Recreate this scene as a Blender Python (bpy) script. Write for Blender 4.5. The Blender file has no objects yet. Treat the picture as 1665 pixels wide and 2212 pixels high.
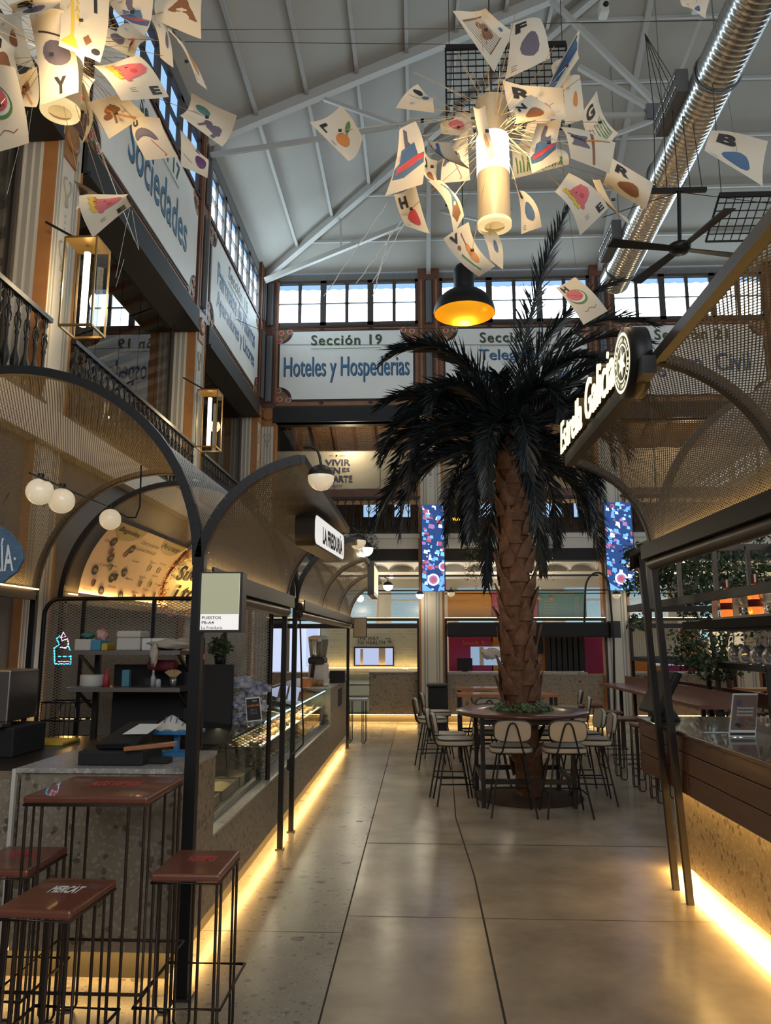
import bpy, math, random
from math import sin, cos, pi, radians, atan, tan, sqrt
from mathutils import Vector as V, Matrix
R = random.Random(7)
C = bpy.context.scene.collection
SC = bpy.context.scene
# ---------------------------------------------------------------- camera, world, exposure
F = 1650.0; EYE = 1.7
PIT = atan(280 / F); YAW = atan(72.5 * cos(PIT) / F)
cd = bpy.data.cameras.new('camera'); cam = bpy.data.objects.new('camera', cd); C.objects.link(cam)
cam.location = (0, 0, EYE); cam.rotation_euler = (pi / 2 + PIT, 0, YAW)
cd.sensor_fit = 'HORIZONTAL'; cd.sensor_width = 36; cd.lens = 36 * F / 1665; cd.clip_start = 0.05; cd.clip_end = 200
SC.camera = cam
SC.view_settings.view_transform = 'Standard'; SC.view_settings.look = 'None'
SC.view_settings.exposure = 2.02; SC.view_settings.gamma = 1
SC.cycles.max_bounces = 8; SC.cycles.diffuse_bounces = 4; SC.cycles.glossy_bounces = 4
SC.cycles.transparent_max_bounces = 24; SC.cycles.transmission_bounces = 6
SC.cycles.sample_clamp_indirect = 4; SC.cycles.caustics_reflective = False; SC.cycles.caustics_refractive = False
SC.cycles.use_denoising = True
SC.cycles.use_light_tree = True
w = bpy.data.worlds.new('world'); SC.world = w; w.use_nodes = True
bg = w.node_tree.nodes['Background']; bg.inputs[0].default_value = (0.55, 0.75, 1.0, 1); bg.inputs[1].default_value = 1.0
SKY = 2.6          # clerestory daylight
WARM = (1.0, 0.58, 0.17); WARMW = (1.0, 0.74, 0.42)

def ray(px, py):
    x = (px - 832.5) / F; y = -(py - 1106) / F
    fw = V((-sin(YAW) * cos(PIT), cos(YAW) * cos(PIT), sin(PIT)))
    rt = V((cos(YAW), sin(YAW), 0)); up = V((sin(YAW) * sin(PIT), -cos(YAW) * sin(PIT), cos(PIT)))
    return fw + rt * x + up * y
def at(px, py, X=None, Y=None, Z=None):
    d = ray(px, py)
    t = X / d.x if X is not None else (Y / d.y if Y is not None else (Z - EYE) / d.z)
    return V((t * d.x, t * d.y, EYE + t * d.z))

def light(name, kind, loc, energy, col, size=0.1, size_y=None, rot=(0, 0, 0)):
    l = bpy.data.lights.new(name, kind); l.energy = energy * .72; l.color = col
    if kind == 'AREA':
        l.size = size
        if size_y: l.shape = 'RECTANGLE'; l.size_y = size_y
    elif kind == 'POINT': l.shadow_soft_size = size
    o = bpy.data.objects.new(name, l); o.location = loc; o.rotation_euler = rot; C.objects.link(o); return o

# ---------------------------------------------------------------- materials
MATS = {}
def mat(name, col=(.5, .5, .5), rough=.5, metal=0, emit=None, es=0, noise=None, nscale=8, bump=0, bscale=60, coat=0, trans=0, stretch=None, alpha=1):
    if name in MATS: return MATS[name]
    m = bpy.data.materials.new(name); m.use_nodes = True; nt = m.node_tree; b = nt.nodes['Principled BSDF']
    b.inputs['Base Color'].default_value = (*col, 1); b.inputs['Roughness'].default_value = rough; b.inputs['Metallic'].default_value = metal
    b.inputs['Coat Weight'].default_value = coat
    if trans: b.inputs['Transmission Weight'].default_value = trans
    if emit: b.inputs['Emission Color'].default_value = (*emit, 1); b.inputs['Emission Strength'].default_value = es
    if noise or bump:
        tc = nt.nodes.new('ShaderNodeTexCoord'); mp = nt.nodes.new('ShaderNodeMapping')
        if stretch: mp.inputs['Scale'].default_value = stretch
        nt.links.new(tc.outputs['Object'], mp.inputs[0])
        nz = nt.nodes.new('ShaderNodeTexNoise'); nz.inputs['Scale'].default_value = nscale; nz.inputs['Detail'].default_value = 6
        nt.links.new(mp.outputs[0], nz.inputs['Vector'])
        if noise:
            r = nt.nodes.new('ShaderNodeValToRGB'); r.color_ramp.elements[0].position = .3; r.color_ramp.elements[1].position = .7
            r.color_ramp.elements[0].color = (*col, 1); r.color_ramp.elements[1].color = (*noise, 1)
            nt.links.new(nz.outputs['Fac'], r.inputs[0]); nt.links.new(r.outputs[0], b.inputs['Base Color'])
        if bump:
            n2 = nt.nodes.new('ShaderNodeTexNoise'); n2.inputs['Scale'].default_value = bscale; n2.inputs['Detail'].default_value = 4
            nt.links.new(mp.outputs[0], n2.inputs['Vector'])
            bp = nt.nodes.new('ShaderNodeBump'); bp.inputs['Strength'].default_value = bump; bp.inputs['Distance'].default_value = .01
            nt.links.new(n2.outputs['Fac'], bp.inputs['Height']); nt.links.new(bp.outputs[0], b.inputs['Normal'])
    MATS[name] = m; return m

def nn(nt, t, **kw):
    n = nt.nodes.new(t)
    for k, v in kw.items(): setattr(n, k, v)
    return n
def math_n(nt, op, a, b=None):
    n = nn(nt, 'ShaderNodeMath', operation=op)
    for i, s in enumerate((a, b)):
        if s is None: continue
        if isinstance(s, (int, float)): n.inputs[i].default_value = s
        else: nt.links.new(s, n.inputs[i])
    return n.outputs[0]

def terrazzo(name, base, light_c, dark_c, scale=22, rough=.45, mix=.62, darkcut=.80):
    m = bpy.data.materials.new(name); m.use_nodes = True; nt = m.node_tree; b = nt.nodes['Principled BSDF']; b.inputs['Roughness'].default_value = rough
    tc = nn(nt, 'ShaderNodeTexCoord'); L = nt.links.new
    nz = nn(nt, 'ShaderNodeTexNoise'); nz.inputs['Scale'].default_value = 9; nz.inputs['Detail'].default_value = 5; L(tc.outputs['Object'], nz.inputs['Vector'])
    mx = nn(nt, 'ShaderNodeMixRGB', blend_type='MIX'); mx.inputs[0].default_value = .075; L(tc.outputs['Object'], mx.inputs[1]); L(nz.outputs['Color'], mx.inputs[2])
    def vor(sc):
        v = nn(nt, 'ShaderNodeTexVoronoi'); v.inputs['Scale'].default_value = sc; L(mx.outputs[0], v.inputs['Vector']); return v
    cur = nn(nt, 'ShaderNodeValToRGB'); cur.color_ramp.elements[0].color = (*[c * .8 for c in base], 1); cur.color_ramp.elements[1].color = (*[c * 1.15 for c in base], 1)
    L(nz.outputs['Fac'], cur.inputs[0]); out = cur.outputs[0]
    for sc, cut, size, col in ((scale * 2.6, .35, .42, light_c), (scale, .55, .38, tuple(c * .75 for c in light_c)), (scale * 1.3, .72, .36, dark_c), (scale * .42, darkcut, .30, dark_c)):
        v = vor(sc); sep = nn(nt, 'ShaderNodeSeparateColor'); L(v.outputs['Color'], sep.inputs[0])
        a = math_n(nt, 'GREATER_THAN', sep.outputs[0], cut); s = math_n(nt, 'LESS_THAN', v.outputs['Distance'], size)
        f = math_n(nt, 'MULTIPLY', math_n(nt, 'MULTIPLY', a, s), mix)
        k = nn(nt, 'ShaderNodeMixRGB'); L(f, k.inputs[0]); L(out, k.inputs[1]); k.inputs[2].default_value = (*col, 1); out = k.outputs[0]
    L(out, b.inputs['Base Color']); MATS[name] = m; return m

def mesh_metal(name, col, pu=.020, pv=.010, wid=.30, rough=.45, metal=.6):
    """expanded metal: diamond openings cut out of the sheet by its own uv pattern"""
    m = bpy.data.materials.new(name); m.use_nodes = True; nt = m.node_tree; L = nt.links.new
    b = nt.nodes['Principled BSDF']; b.inputs['Base Color'].default_value = (*col, 1); b.inputs['Roughness'].default_value = rough; b.inputs['Metallic'].default_value = metal
    uv = nn(nt, 'ShaderNodeUVMap'); sp = nn(nt, 'ShaderNodeSeparateXYZ'); L(uv.outputs[0], sp.inputs[0])
    u = math_n(nt, 'DIVIDE', sp.outputs[0], pu); v = math_n(nt, 'DIVIDE', sp.outputs[1], pv)
    f1 = math_n(nt, 'FRACT', math_n(nt, 'ADD', u, v)); f2 = math_n(nt, 'FRACT', math_n(nt, 'SUBTRACT', u, v))
    s = math_n(nt, 'MAXIMUM', math_n(nt, 'LESS_THAN', f1, wid), math_n(nt, 'LESS_THAN', f2, wid))
    L(s, b.inputs['Alpha']); MATS[name] = m; return m

def glass(name, col=(.93, .97, 1), ior=1.45, rough=.01):
    m = bpy.data.materials.new(name); m.use_nodes = True; nt = m.node_tree; nt.nodes.clear(); L = nt.links.new
    o = nn(nt, 'ShaderNodeOutputMaterial'); t = nn(nt, 'ShaderNodeBsdfTransparent'); g = nn(nt, 'ShaderNodeBsdfGlossy'); f = nn(nt, 'ShaderNodeFresnel'); mx = nn(nt, 'ShaderNodeMixShader')
    t.inputs[0].default_value = (*col, 1); g.inputs['Roughness'].default_value = rough; f.inputs[0].default_value = ior
    L(f.outputs[0], mx.inputs[0]); L(t.outputs[0], mx.inputs[1]); L(g.outputs[0], mx.inputs[2]); L(mx.outputs[0], o.inputs[0]); MATS[name] = m; return m
def emis(name, col, s):
    s = s if 'daylight' in name else s * .66
    m = bpy.data.materials.new(name); m.use_nodes = True; nt = m.node_tree; nt.nodes.clear()
    o = nn(nt, 'ShaderNodeOutputMaterial'); e = nn(nt, 'ShaderNodeEmission'); e.inputs[0].default_value = (*col, 1); e.inputs[1].default_value = s
    nt.links.new(e.outputs[0], o.inputs[0]); MATS[name] = m; return m

def floor_mat(name, a, b_, rough, flecks):
    m = bpy.data.materials.new(name); m.use_nodes = True; nt = m.node_tree; L = nt.links.new; b = nt.nodes['Principled BSDF']
    tc = nn(nt, 'ShaderNodeTexCoord')
    def nz(sc, det, dist=0):
        n = nn(nt, 'ShaderNodeTexNoise'); n.inputs['Scale'].default_value = sc; n.inputs['Detail'].default_value = det; n.inputs['Distortion'].default_value = 0; L(tc.outputs['Object'], n.inputs['Vector']); return n.outputs['Fac']
    big = nz(1.6, 5, 0); fine = nz(14, 6)
    f = math_n(nt, 'ADD', math_n(nt, 'MULTIPLY', big, .88), math_n(nt, 'MULTIPLY', fine, .12))
    r = nn(nt, 'ShaderNodeValToRGB'); r.color_ramp.elements[0].position = .25; r.color_ramp.elements[1].position = .75
    r.color_ramp.elements[0].color = (*a, 1); r.color_ramp.elements[1].color = (*b_, 1); L(f, r.inputs[0]); out = r.outputs[0]
    if flecks:
        for sc, cut, col in ((7, .78, (.05, .055, .065)), (16, .72, (.09, .09, .10)), (30, .6, (.38, .35, .30)), (40, .7, (.11, .10, .09))):
            v = nn(nt, 'ShaderNodeTexVoronoi'); v.inputs['Scale'].default_value = sc; L(tc.outputs['Object'], v.inputs['Vector'])
            sep = nn(nt, 'ShaderNodeSeparateColor'); L(v.outputs['Color'], sep.inputs[0])
            g = math_n(nt, 'MULTIPLY', math_n(nt, 'MULTIPLY', math_n(nt, 'GREATER_THAN', sep.outputs[0], cut), math_n(nt, 'LESS_THAN', math_n(nt, 'ADD', v.outputs['Distance'], math_n(nt, 'MULTIPLY', fine, .3)), .42)), .6)
            k = nn(nt, 'ShaderNodeMixRGB'); L(g, k.inputs[0]); L(out, k.inputs[1]); k.inputs[2].default_value = (*col, 1); out = k.outputs[0]
    L(out, b.inputs['Base Color'])
    b.inputs['Roughness'].default_value = rough
    bp = nn(nt, 'ShaderNodeBump'); bp.inputs['Strength'].default_value = .05; bp.inputs['Distance'].default_value = .01; L(nz(9, 3), bp.inputs['Height']); L(bp.outputs[0], b.inputs['Normal'])
    MATS[name] = m; return m

M = dict(
 floor=floor_mat('polished_concrete', (.20, .165, .125), (.50, .43, .34), .22, False),
 strip=floor_mat('terrazzo_floor', (.19, .17, .145), (.36, .335, .29), .27, True),
 joint=mat('joint', (.025, .02, .015), .8),
 terr=terrazzo('terrazzo', (.25, .205, .145), (.36, .315, .25), (.06, .042, .025), scale=17, mix=.66),
 terrtop=terrazzo('terrazzo_top', (.36, .34, .31), (.6, .58, .55), (.2, .18, .16), rough=.3),
 kick=mat('kick_metal', (.16, .145, .11), .4, .7), wire=mat('dark_wire', (.05, .036, .03), .4, .6),
 black=mat('black_metal', (.018, .017, .018), .42, .5),
 dark=mat('dark_metal', (.035, .032, .030), .45, .6),
 steel=mat('steel', (.33, .31, .29), .3, .9),
 rail=mat('rail_metal', (.10, .09, .08), .35, .85),
 blackm=mat('black_matt', (.012, .012, .014), .7),
 mesh=mesh_metal('bronze_mesh', (.085, .080, .075), .05, .020, .62, .42, .5),
 mesh2=mesh_metal('grey_mesh', (.115, .105, .095), .036, .017, .40, .45, .5),
 meshw=mesh_metal('screen_mesh', (.30, .28, .24), .05, .024, .25, .45, .5),
 wood=mat('red_wood', (.115, .030, .018), .32, noise=(.19, .062, .034), nscale=5, stretch=(1, 12, 1), coat=.25),
 woodx=mat('brown_wood', (.085, .030, .017), .36, noise=(.135, .052, .028), nscale=4, stretch=(12, 1, 14), coat=.15),
 woodo=mat('orange_wood', (.35, .13, .05), .3, noise=(.48, .2, .08), nscale=5, stretch=(1, 12, 1), coat=.3),
 cream=mat('cream_paint', (.62, .58, .49), .55, bump=.05),
 white=mat('white_paint', (.62, .60, .55), .5),
 stripe=mat('grey_stripe', (.33, .315, .275), .55),
 orange=mat('ochre_paint', (.30, .125, .035), .5, noise=(.36, .16, .05), nscale=6),
 brown=mat('painted_brown', (.10, .034, .017), .5, noise=(.15, .056, .028), nscale=5),
 tan=mat('painted_tan', (.24, .105, .045), .5, noise=(.30, .14, .065), nscale=5),
 maroon=mat('maroon_line', (.035, .012, .012), .5),
 board=mat('sign_board', (.78, .80, .78), .55, noise=(.84, .85, .82), nscale=2),
 blue=mat('letter_blue', (.045, .17, .34), .5),
 blued=mat('letter_shadow', (.05, .035, .035), .5),
 green=mat('letter_green', (.05, .065, .05), .5),
 frame=mat('window_frame', (.055, .045, .040), .5),
 iron=mat('grey_iron', (.17, .18, .19), .45, .3),
 corr=mat('corrugated_grey', (.13, .125, .12), .6, noise=(.17, .16, .15), nscale=5, stretch=(14, 14, .3)),
 ceil=mat('ceiling_panel', (.37, .355, .315), .6, noise=(.40, .385, .34), nscale=1.5),
 purlin=mat('purlin_paint', (.42, .41, .38), .5),
 truss=mat('truss_paint', (.45, .44, .41), .45, .1),
 duct=mat('duct_metal', (.62, .61, .58), .24, 1, bump=.1, bscale=20),
 rug=mat('grey_wall', (.16, .15, .14), .7),
 ivory=mat('ivory_leather', (.46, .41, .31), .45, bump=.08, bscale=40),
 ivoryg=mat('grey_leather', (.36, .34, .29), .4, bump=.08, bscale=40),
 piping=mat('piping', (.02, .02, .02), .5),
 trunk=mat('palm_bark', (.085, .036, .018), .85, noise=(.20, .095, .045), nscale=14, bump=.6, bscale=50),
 scale=mat('palm_leaf_base', (.11, .048, .026), .8, noise=(.22, .11, .06), nscale=10, bump=.5, bscale=60),
 frond=mat('palm_frond', (.007, .011, .014), .38, noise=(.015, .022, .026), nscale=3),
 soil=mat('soil', (.035, .018, .010), .9, noise=(.07, .038, .02), nscale=60, bump=1, bscale=70),
 ivy=mat('ivy_leaf', (.035, .09, .025), .5, noise=(.07, .14, .04), nscale=20),
 ivye=mat('ivy_edge', (.33, .37, .22), .5),
 leaf=mat('tree_leaf', (.022, .050, .018), .45, noise=(.05, .085, .03), nscale=6),
 bark=mat('tree_bark', (.10, .065, .04), .8, bump=.4),
 glass=glass('clear_glass'),
 glassd=glass('mezzanine_glass', (.55, .62, .68), 1.6),
 glassb=glass('case_glass', (.88, .95, .95), 1.4),
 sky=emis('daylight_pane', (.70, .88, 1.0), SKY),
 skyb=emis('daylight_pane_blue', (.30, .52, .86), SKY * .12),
 blind=emis('awning_blind', (.36, .55, .62), .42),
 sky_fill=emis('added_front_daylight', (.92, .95, 1.0), .95),
 warm=emis('warm_led', (1, .60, .20), 2.2),
 warmw=emis('lantern_tube', (1, .83, .52), 2.2),
 lampw=emis('lamp_glow', (1, .80, .45), 2.5),
 globe=mat('opal_globe', (.62, .57, .48), .2, coat=.5, emit=(1, .8, .5), es=.10),
 globel=emis('lit_globe', (1, .93, .80), 2),
 bled=emis('blue_led', (.35, .80, 1.0), 1.2),
 gold=mat('gold_inside', (.75, .42, .03), .28, .75),
 paper=mat('paper', (.60, .53, .41), .65), ink=mat('ink_black', (.02, .018, .02), .6),
 yellow=mat('p_yellow', (.60, .42, .04), .6), pink=mat('p_pink', (.55, .12, .13), .6), pblue=mat('p_blue', (.06, .12, .22), .6), pgrn=mat('p_green', (.08, .20, .05), .6),
 pbrn=mat('p_brown', (.22, .09, .035), .6), pred=mat('p_red', (.50, .05, .05), .6), pgrey=mat('p_grey', (.12, .10, .13), .6), porg=mat('p_orange', (.55, .2, .04), .6), ppur=mat('p_purple', (.09, .03, .10), .6), pteal=mat('p_teal', (.06, .18, .17), .6),
)
BL = M['black']

# ---------------------------------------------------------------- mesh builder
class MB:
    def __init__(s): s.v = []; s.f = []; s.m = []; s.sm = []; s.uv = {}
    def add(s, vs, fs, m=0, smooth=False):
        o = len(s.v); s.v += [tuple(v) for v in vs]
        for f in fs: s.f.append(tuple(i + o for i in f)); s.m.append(m); s.sm.append(smooth)
        return s
    def box(s, a, b, m=0):
        x0, x1 = sorted((a[0], b[0])); y0, y1 = sorted((a[1], b[1])); z0, z1 = sorted((a[2], b[2]))
        return s.add([(x0, y0, z0), (x1, y0, z0), (x1, y1, z0), (x0, y1, z0), (x0, y0, z1), (x1, y0, z1), (x1, y1, z1), (x0, y1, z1)],
                     [(0, 3, 2, 1), (4, 5, 6, 7), (0, 1, 5, 4), (1, 2, 6, 5), (2, 3, 7, 6), (3, 0, 4, 7)], m)
    def obox(s, c, ax, ay, az, m=0):
        c, ax, ay, az = V(c), V(ax), V(ay), V(az)
        vs = [c + ax * i + ay * j + az * k for k in (-1, 1) for (i, j) in ((-1, -1), (1, -1), (1, 1), (-1, 1))]
        return s.add(vs, [(0, 3, 2, 1), (4, 5, 6, 7), (0, 1, 5, 4), (1, 2, 6, 5), (2, 3, 7, 6), (3, 0, 4, 7)], m)
    def bar(s, a, b, wd, hd=None, m=0, up=(0, 0, 1)):
        a, b = V(a), V(b); d = (b - a); L = d.length
        if L < 1e-6: return s
        d /= L; up = V(up)
        if abs(d.dot(up)) > .95: up = V((0, 1, 0))
        r = d.cross(up).normalized(); u = r.cross(d)
        return s.obox((a + b) / 2, r * wd / 2, d * L / 2, u * (hd or wd) / 2, m)
    def tube(s, pts, r, n=8, m=0, caps=True, closed=False, rad=None):
        pts = [V(p) for p in pts]; N = len(pts); rings = []; prev = None
        for i, p in enumerate(pts):
            if closed: d = pts[(i + 1) % N] - pts[i - 1]
            else: d = pts[min(i + 1, N - 1)] - pts[max(i - 1, 0)]
            if d.length < 1e-9: d = V((0, 0, 1))
            d.normalize()
            if prev is None:
                q = V((0, 0, 1)) if abs(d.z) < .9 else V((1, 0, 0)); a = d.cross(q).normalized()
            else: a = (prev - d * prev.dot(d)); a = a.normalized() if a.length > 1e-6 else d.cross(V((0, 0, 1))).normalized()
            prev = a; b = d.cross(a); rr = rad[i] if rad else r
            rings.append([p + a * cos(2 * pi * k / n) * rr + b * sin(2 * pi * k / n) * rr for k in range(n)])
        vs = [v for g in rings for v in g]; fs = []
        for i in range(N if closed else N - 1):
            j = (i + 1) % N
            for k in range(n): fs.append((i * n + k, i * n + (k + 1) % n, j * n + (k + 1) % n, j * n + k))
        s.add(vs, fs, m, n > 4)
        if caps and not closed: s.add([v for v in rings[0]], [tuple(range(n))[::-1]], m); s.add([v for v in rings[-1]], [tuple(range(n))], m)
        return s
    def cyl(s, a, b, r, n=16, m=0, caps=True): return s.tube([a, b], r, n, m, caps)
    def lathe(s, prof, c=(0, 0, 0), n=24, m=0, axis=None, smooth=True):
        c = V(c); Q = Matrix.Identity(3) if axis is None else V((0, 0, 1)).rotation_difference(V(axis)).to_matrix()
        vs = [c + Q @ V((r * cos(2 * pi * k / n), r * sin(2 * pi * k / n), z)) for r, z in prof for k in range(n)]
        fs = [(i * n + k, i * n + (k + 1) % n, (i + 1) * n + (k + 1) % n, (i + 1) * n + k) for i in range(len(prof) - 1) for k in range(n)]
        return s.add(vs, fs, m, smooth)
    def ball(s, c, r, n=16, m=0, sq=(1, 1, 1)):
        c = V(c); k = n // 2
        prof = [(max(1e-4, r * sin(pi * i / k)), -r * cos(pi * i / k)) for i in range(k + 1)]
        o = len(s.v); s.lathe(prof, (0, 0, 0), n, m)
        for i in range(o, len(s.v)): x, y, z = s.v[i]; s.v[i] = (c.x + x * sq[0], c.y + y * sq[1], c.z + z * sq[2])
        return s
    def grid(s, fn, nu, nv, m=0, smooth=True, uvfn=None, mfn=None):
        o = len(s.v); s.v += [tuple(fn(i / nu, j / nv)) for j in range(nv + 1) for i in range(nu + 1)]
        for j in range(nv):
            for i in range(nu):
                a = o + j * (nu + 1) + i; s.f.append((a, a + 1, a + nu + 2, a + nu + 1)); s.m.append(mfn(i / nu, j / nv) if mfn else m); s.sm.append(smooth)
                if uvfn: s.uv[len(s.f) - 1] = [uvfn(i / nu, j / nv), uvfn((i + 1) / nu, j / nv), uvfn((i + 1) / nu, (j + 1) / nv), uvfn(i / nu, (j + 1) / nv)]
        return s
    def poly(s, pts, m=0): return s.add(pts, [tuple(range(len(pts)))], m)
    def prism(s, pts, d, m=0):
        n = len(pts); d = V(d); a = [V(p) for p in pts]; b = [p + d for p in a]
        s.add(a + b, [tuple(range(n))[::-1], tuple(range(n, 2 * n))] + [(i, (i + 1) % n, n + (i + 1) % n, n + i) for i in range(n)], m); return s
    def build(s, name, mats, parent=None, bevel=0, solid=0, fix=True):
        if not isinstance(mats, (list, tuple)): mats = [mats]
        off = V(BASE.get(parent.name, (0, 0, 0))) if parent is not None else V((0, 0, 0))
        me = bpy.data.meshes.new(name); me.from_pydata([V(v) - off for v in s.v], [], s.f)
        for m in mats: me.materials.append(m)
        me.polygons.foreach_set('material_index', s.m); me.polygons.foreach_set('use_smooth', s.sm)
        if s.uv:
            ul = me.uv_layers.new(name='UVMap')
            for fi, uvs in s.uv.items():
                p = me.polygons[fi]
                for li, u in zip(p.loop_indices, uvs): ul.data[li].uv = u
        me.update()
        o = bpy.data.objects.new(name, me); C.objects.link(o)
        if parent is not None: o.parent = parent; BASE[o.name] = tuple(off)
        if bevel:
            b = o.modifiers.new('b', 'BEVEL'); b.width = bevel; b.segments = 2; b.limit_method = 'ANGLE'
        if solid: b = o.modifiers.new('s', 'SOLIDIFY'); b.thickness = solid; b.offset = 0
        return o
BASE = {}
def thing(name, label, cat, loc=(0, 0, 0), group=None):
    o = bpy.data.objects.new(name, None); C.objects.link(o); o.location = loc; o.empty_display_size = .1; BASE[o.name] = tuple(loc)
    o['label'] = label; o['category'] = cat
    if group: o['group'] = group
    return o
def tag(o, label, cat, group=None, kind=None):
    o['label'] = label; o['category'] = cat
    if group: o['group'] = group
    if kind: o['kind'] = kind
    return o
def struct(o): o['kind'] = 'structure'; return o
def kids(o): return [c for c in KID.get(o.name, [])]
def dup(o, loc, rz, label, group=None):
    def cp(a, par):
        c = a.copy(); C.objects.link(c)
        if par is not None: c.parent = par
        for ch in [x for x in ALL if x.parent == a]: cp(ch, c)
        return c
    ALL = list(o.children_recursive)
    r = cp(o, None); r.location = loc; r.rotation_euler = (0, 0, rz); r['label'] = label
    if group: r['group'] = group
    return r
TX = {}
def glyphs(s, bold=0, shear=0, ext=0, spacing=1.0):
    k = (s, bold, shear, ext, spacing)
    if k in TX: return TX[k]
    cu = bpy.data.curves.new('t', 'FONT'); cu.body = s; cu.size = 1; cu.offset = bold; cu.shear = shear; cu.extrude = ext; cu.resolution_u = 3; cu.space_character = spacing; cu.align_x = 'CENTER' if '\n' in s else 'LEFT'
    ob = bpy.data.objects.new('t', cu); C.objects.link(ob); dg = bpy.context.evaluated_depsgraph_get(); dg.update()
    me = bpy.data.meshes.new_from_object(ob.evaluated_get(dg))
    vs = [v.co.copy() for v in me.vertices]; fs = [tuple(p.vertices) for p in me.polygons]
    bpy.data.objects.remove(ob); bpy.data.curves.remove(cu); bpy.data.meshes.remove(me)
    xs = [v.x for v in vs]; ys = [v.y for v in vs]; x0, x1, y0, y1 = min(xs), max(xs), min(ys), max(ys)
    vs = [((v.x - x0) / (x1 - x0), (v.y - y0) / (y1 - y0), v.z / ext if ext else 0) for v in vs]
    TX[k] = (vs, fs, (x1 - x0) / (y1 - y0)); return TX[k]
def txtf(mb, s, fn, m=0, bold=0, shear=0, ext=0, spacing=1.0):
    vs, fs, a = glyphs(s, bold, shear, ext, spacing); mb.add([fn(*v) for v in vs], fs, m)
def txt(mb, s, O, U, W, m=0, bold=0, shear=0, depth=0, spacing=1.0):
    """text filling the box from O along U (width) and W (height); depth = half extrusion"""
    O, U, W = V(O), V(U), V(W); N = U.cross(W).normalized()
    txtf(mb, s, lambda x, y, z: O + U * x + W * y + N * z * depth, m, bold, shear, .05 if depth else 0, spacing)
def arcp(cx, cz, r, a0, a1, n, Y):
    return [(cx + r * cos(radians(a0 + (a1 - a0) * i / n)), Y, cz + r * sin(radians(a0 + (a1 - a0) * i / n))) for i in range(n + 1)]
# ================================================================ SETTING
CNT = {}
def sname(k): CNT[k] = CNT.get(k, 0) + 1; return '%s_%d' % (k, CNT[k])
XL = -3.6; YF = 16.8; XR = 14.6
struct(MB().box((-.46, -6, -.1), (XR + .4, 21, 0)).build('floor', M['floor']))
struct(MB().box((-8, -6, -.1), (-.47, 21, 0)).build('floor', M['strip']))
jn = MB()
jn.box((-.47, -6, -.1), (-.46, 21, -.001))
jn.add([(.30, -6, .0006), (.312, -6, .0006), (.40, 6.0, .0006), (.388, 6.0, .0006)], [(0, 1, 2, 3)])
jn.add([(.388, 6.0, .0006), (.40, 6.0, .0006), (.352, 7.9, .0006), (.340, 7.9, .0006)], [(0, 1, 2, 3)])
jn.add([(.340, 7.9, .0006), (.352, 7.9, .0006), (.46, 11.5, .0006), (.448, 11.5, .0006)], [(0, 1, 2, 3)])
jn.add([(-.46, 6.9, .0006), (7, 6.85, .0006), (7, 6.865, .0006), (-.46, 6.914, .0006)], [(0, 1, 2, 3)])
jn.add([(-.46, 5.14, .0006), (6, 5.1, .0006), (6, 5.106, .0006), (-.46, 5.146, .0006)], [(0, 1, 2, 3)])
jn.add([(-1.3, 4.86, .0006), (-.46, 4.86, .0006), (-.46, 4.866, .0006), (-1.3, 4.866, .0006)], [(0, 1, 2, 3)])
jn.add([(-1.3, 8.2, .0006), (-.46, 8.2, .0006), (-.46, 8.205, .0006), (-1.3, 8.205, .0006)], [(0, 1, 2, 3)])
struct(jn.build(sname('trim'), M['joint']))

class Wall:
    def __init__(s, O, U, N): s.O, s.U, s.N = V(O), V(U), V(N)
    def p(s, u, z, d=0): return s.O + s.U * u + s.N * d + V((0, 0, z))
    def box(s, mb, u0, u1, z0, z1, d0, d1, m=0): a, b = s.p(u0, z0, d0), s.p(u1, z1, d1); return mb.box(a, b, m)
    def disc(s, mb, u, z, d, r, m=0, n=10): mb.poly([s.p(u + r * cos(2 * pi * k / n), z + r * sin(2 * pi * k / n), d) for k in range(n)], m)
FAR = Wall((0, YF, 0), (1, 0, 0), (0, -1, 0)); LEFT = Wall((XL, 0, 0), (0, 1, 0), (1, 0, 0))

def clerestory(W, u0, u1, n=3, z0=8.97, z1=10.1, sky='sky'):
    f = MB(); d = .02
    W.box(f, u0, u1, z0, z0 + .09, -.06, .02); W.box(f, u0, u1, z1 - .07, z1, -.06, .02)
    w_ = (u1 - u0) / n
    for i in range(n):
        a, b = u0 + i * w_, u0 + (i + 1) * w_
        W.box(f, a, a + .07, z0, z1, -.04, .02); W.box(f, b - .07, b, z0, z1, -.04, .02)
        m_ = (a + b) / 2; W.box(f, m_ - .04, m_ + .04, z0, z1, -.04, .0)
        W.box(f, a, b, (z0 + z1) / 2 - .012, (z0 + z1) / 2 + .012, -.06, .0)
        
    o = struct(f.build(sname('window'), M['frame']))
    g = MB(); g.poly([W.p(u0, z0, -.06), W.p(u1, z0, -.06), W.p(u1, z1 - .16, -.06), W.p(u0, z1 - .16, -.06)])
    k = int((u1 - u0) / .12); top = [W.p(u0, z1, -.059), W.p(u1, z1, -.059)]
    sc = [W.p(u1 - (u1 - u0) * i / k, z1 - .19 - (.025 if i % 2 else 0), -.059) for i in range(k + 1)]
    g.poly(top + sc, 1)
    g.build('window_pane', [M[sky], M['skyb']], o)

def flower(W, mb, u, z, d, r, mr, mw, mg):
    for k in range(9):
        a = 2 * pi * k / 9; W.disc(mb, u + r * cos(a), z + r * sin(a) * .9, d, r * .3, mw, 6)
    W.disc(mb, u, z, d + .001, r * .85, mr, 12)
    for k in range(3): a = 1 + 2.1 * k; W.disc(mb, u + 1.6 * r * cos(a), z + 1.6 * r * sin(a), d - .001, r * .45, mg, 5)

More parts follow.
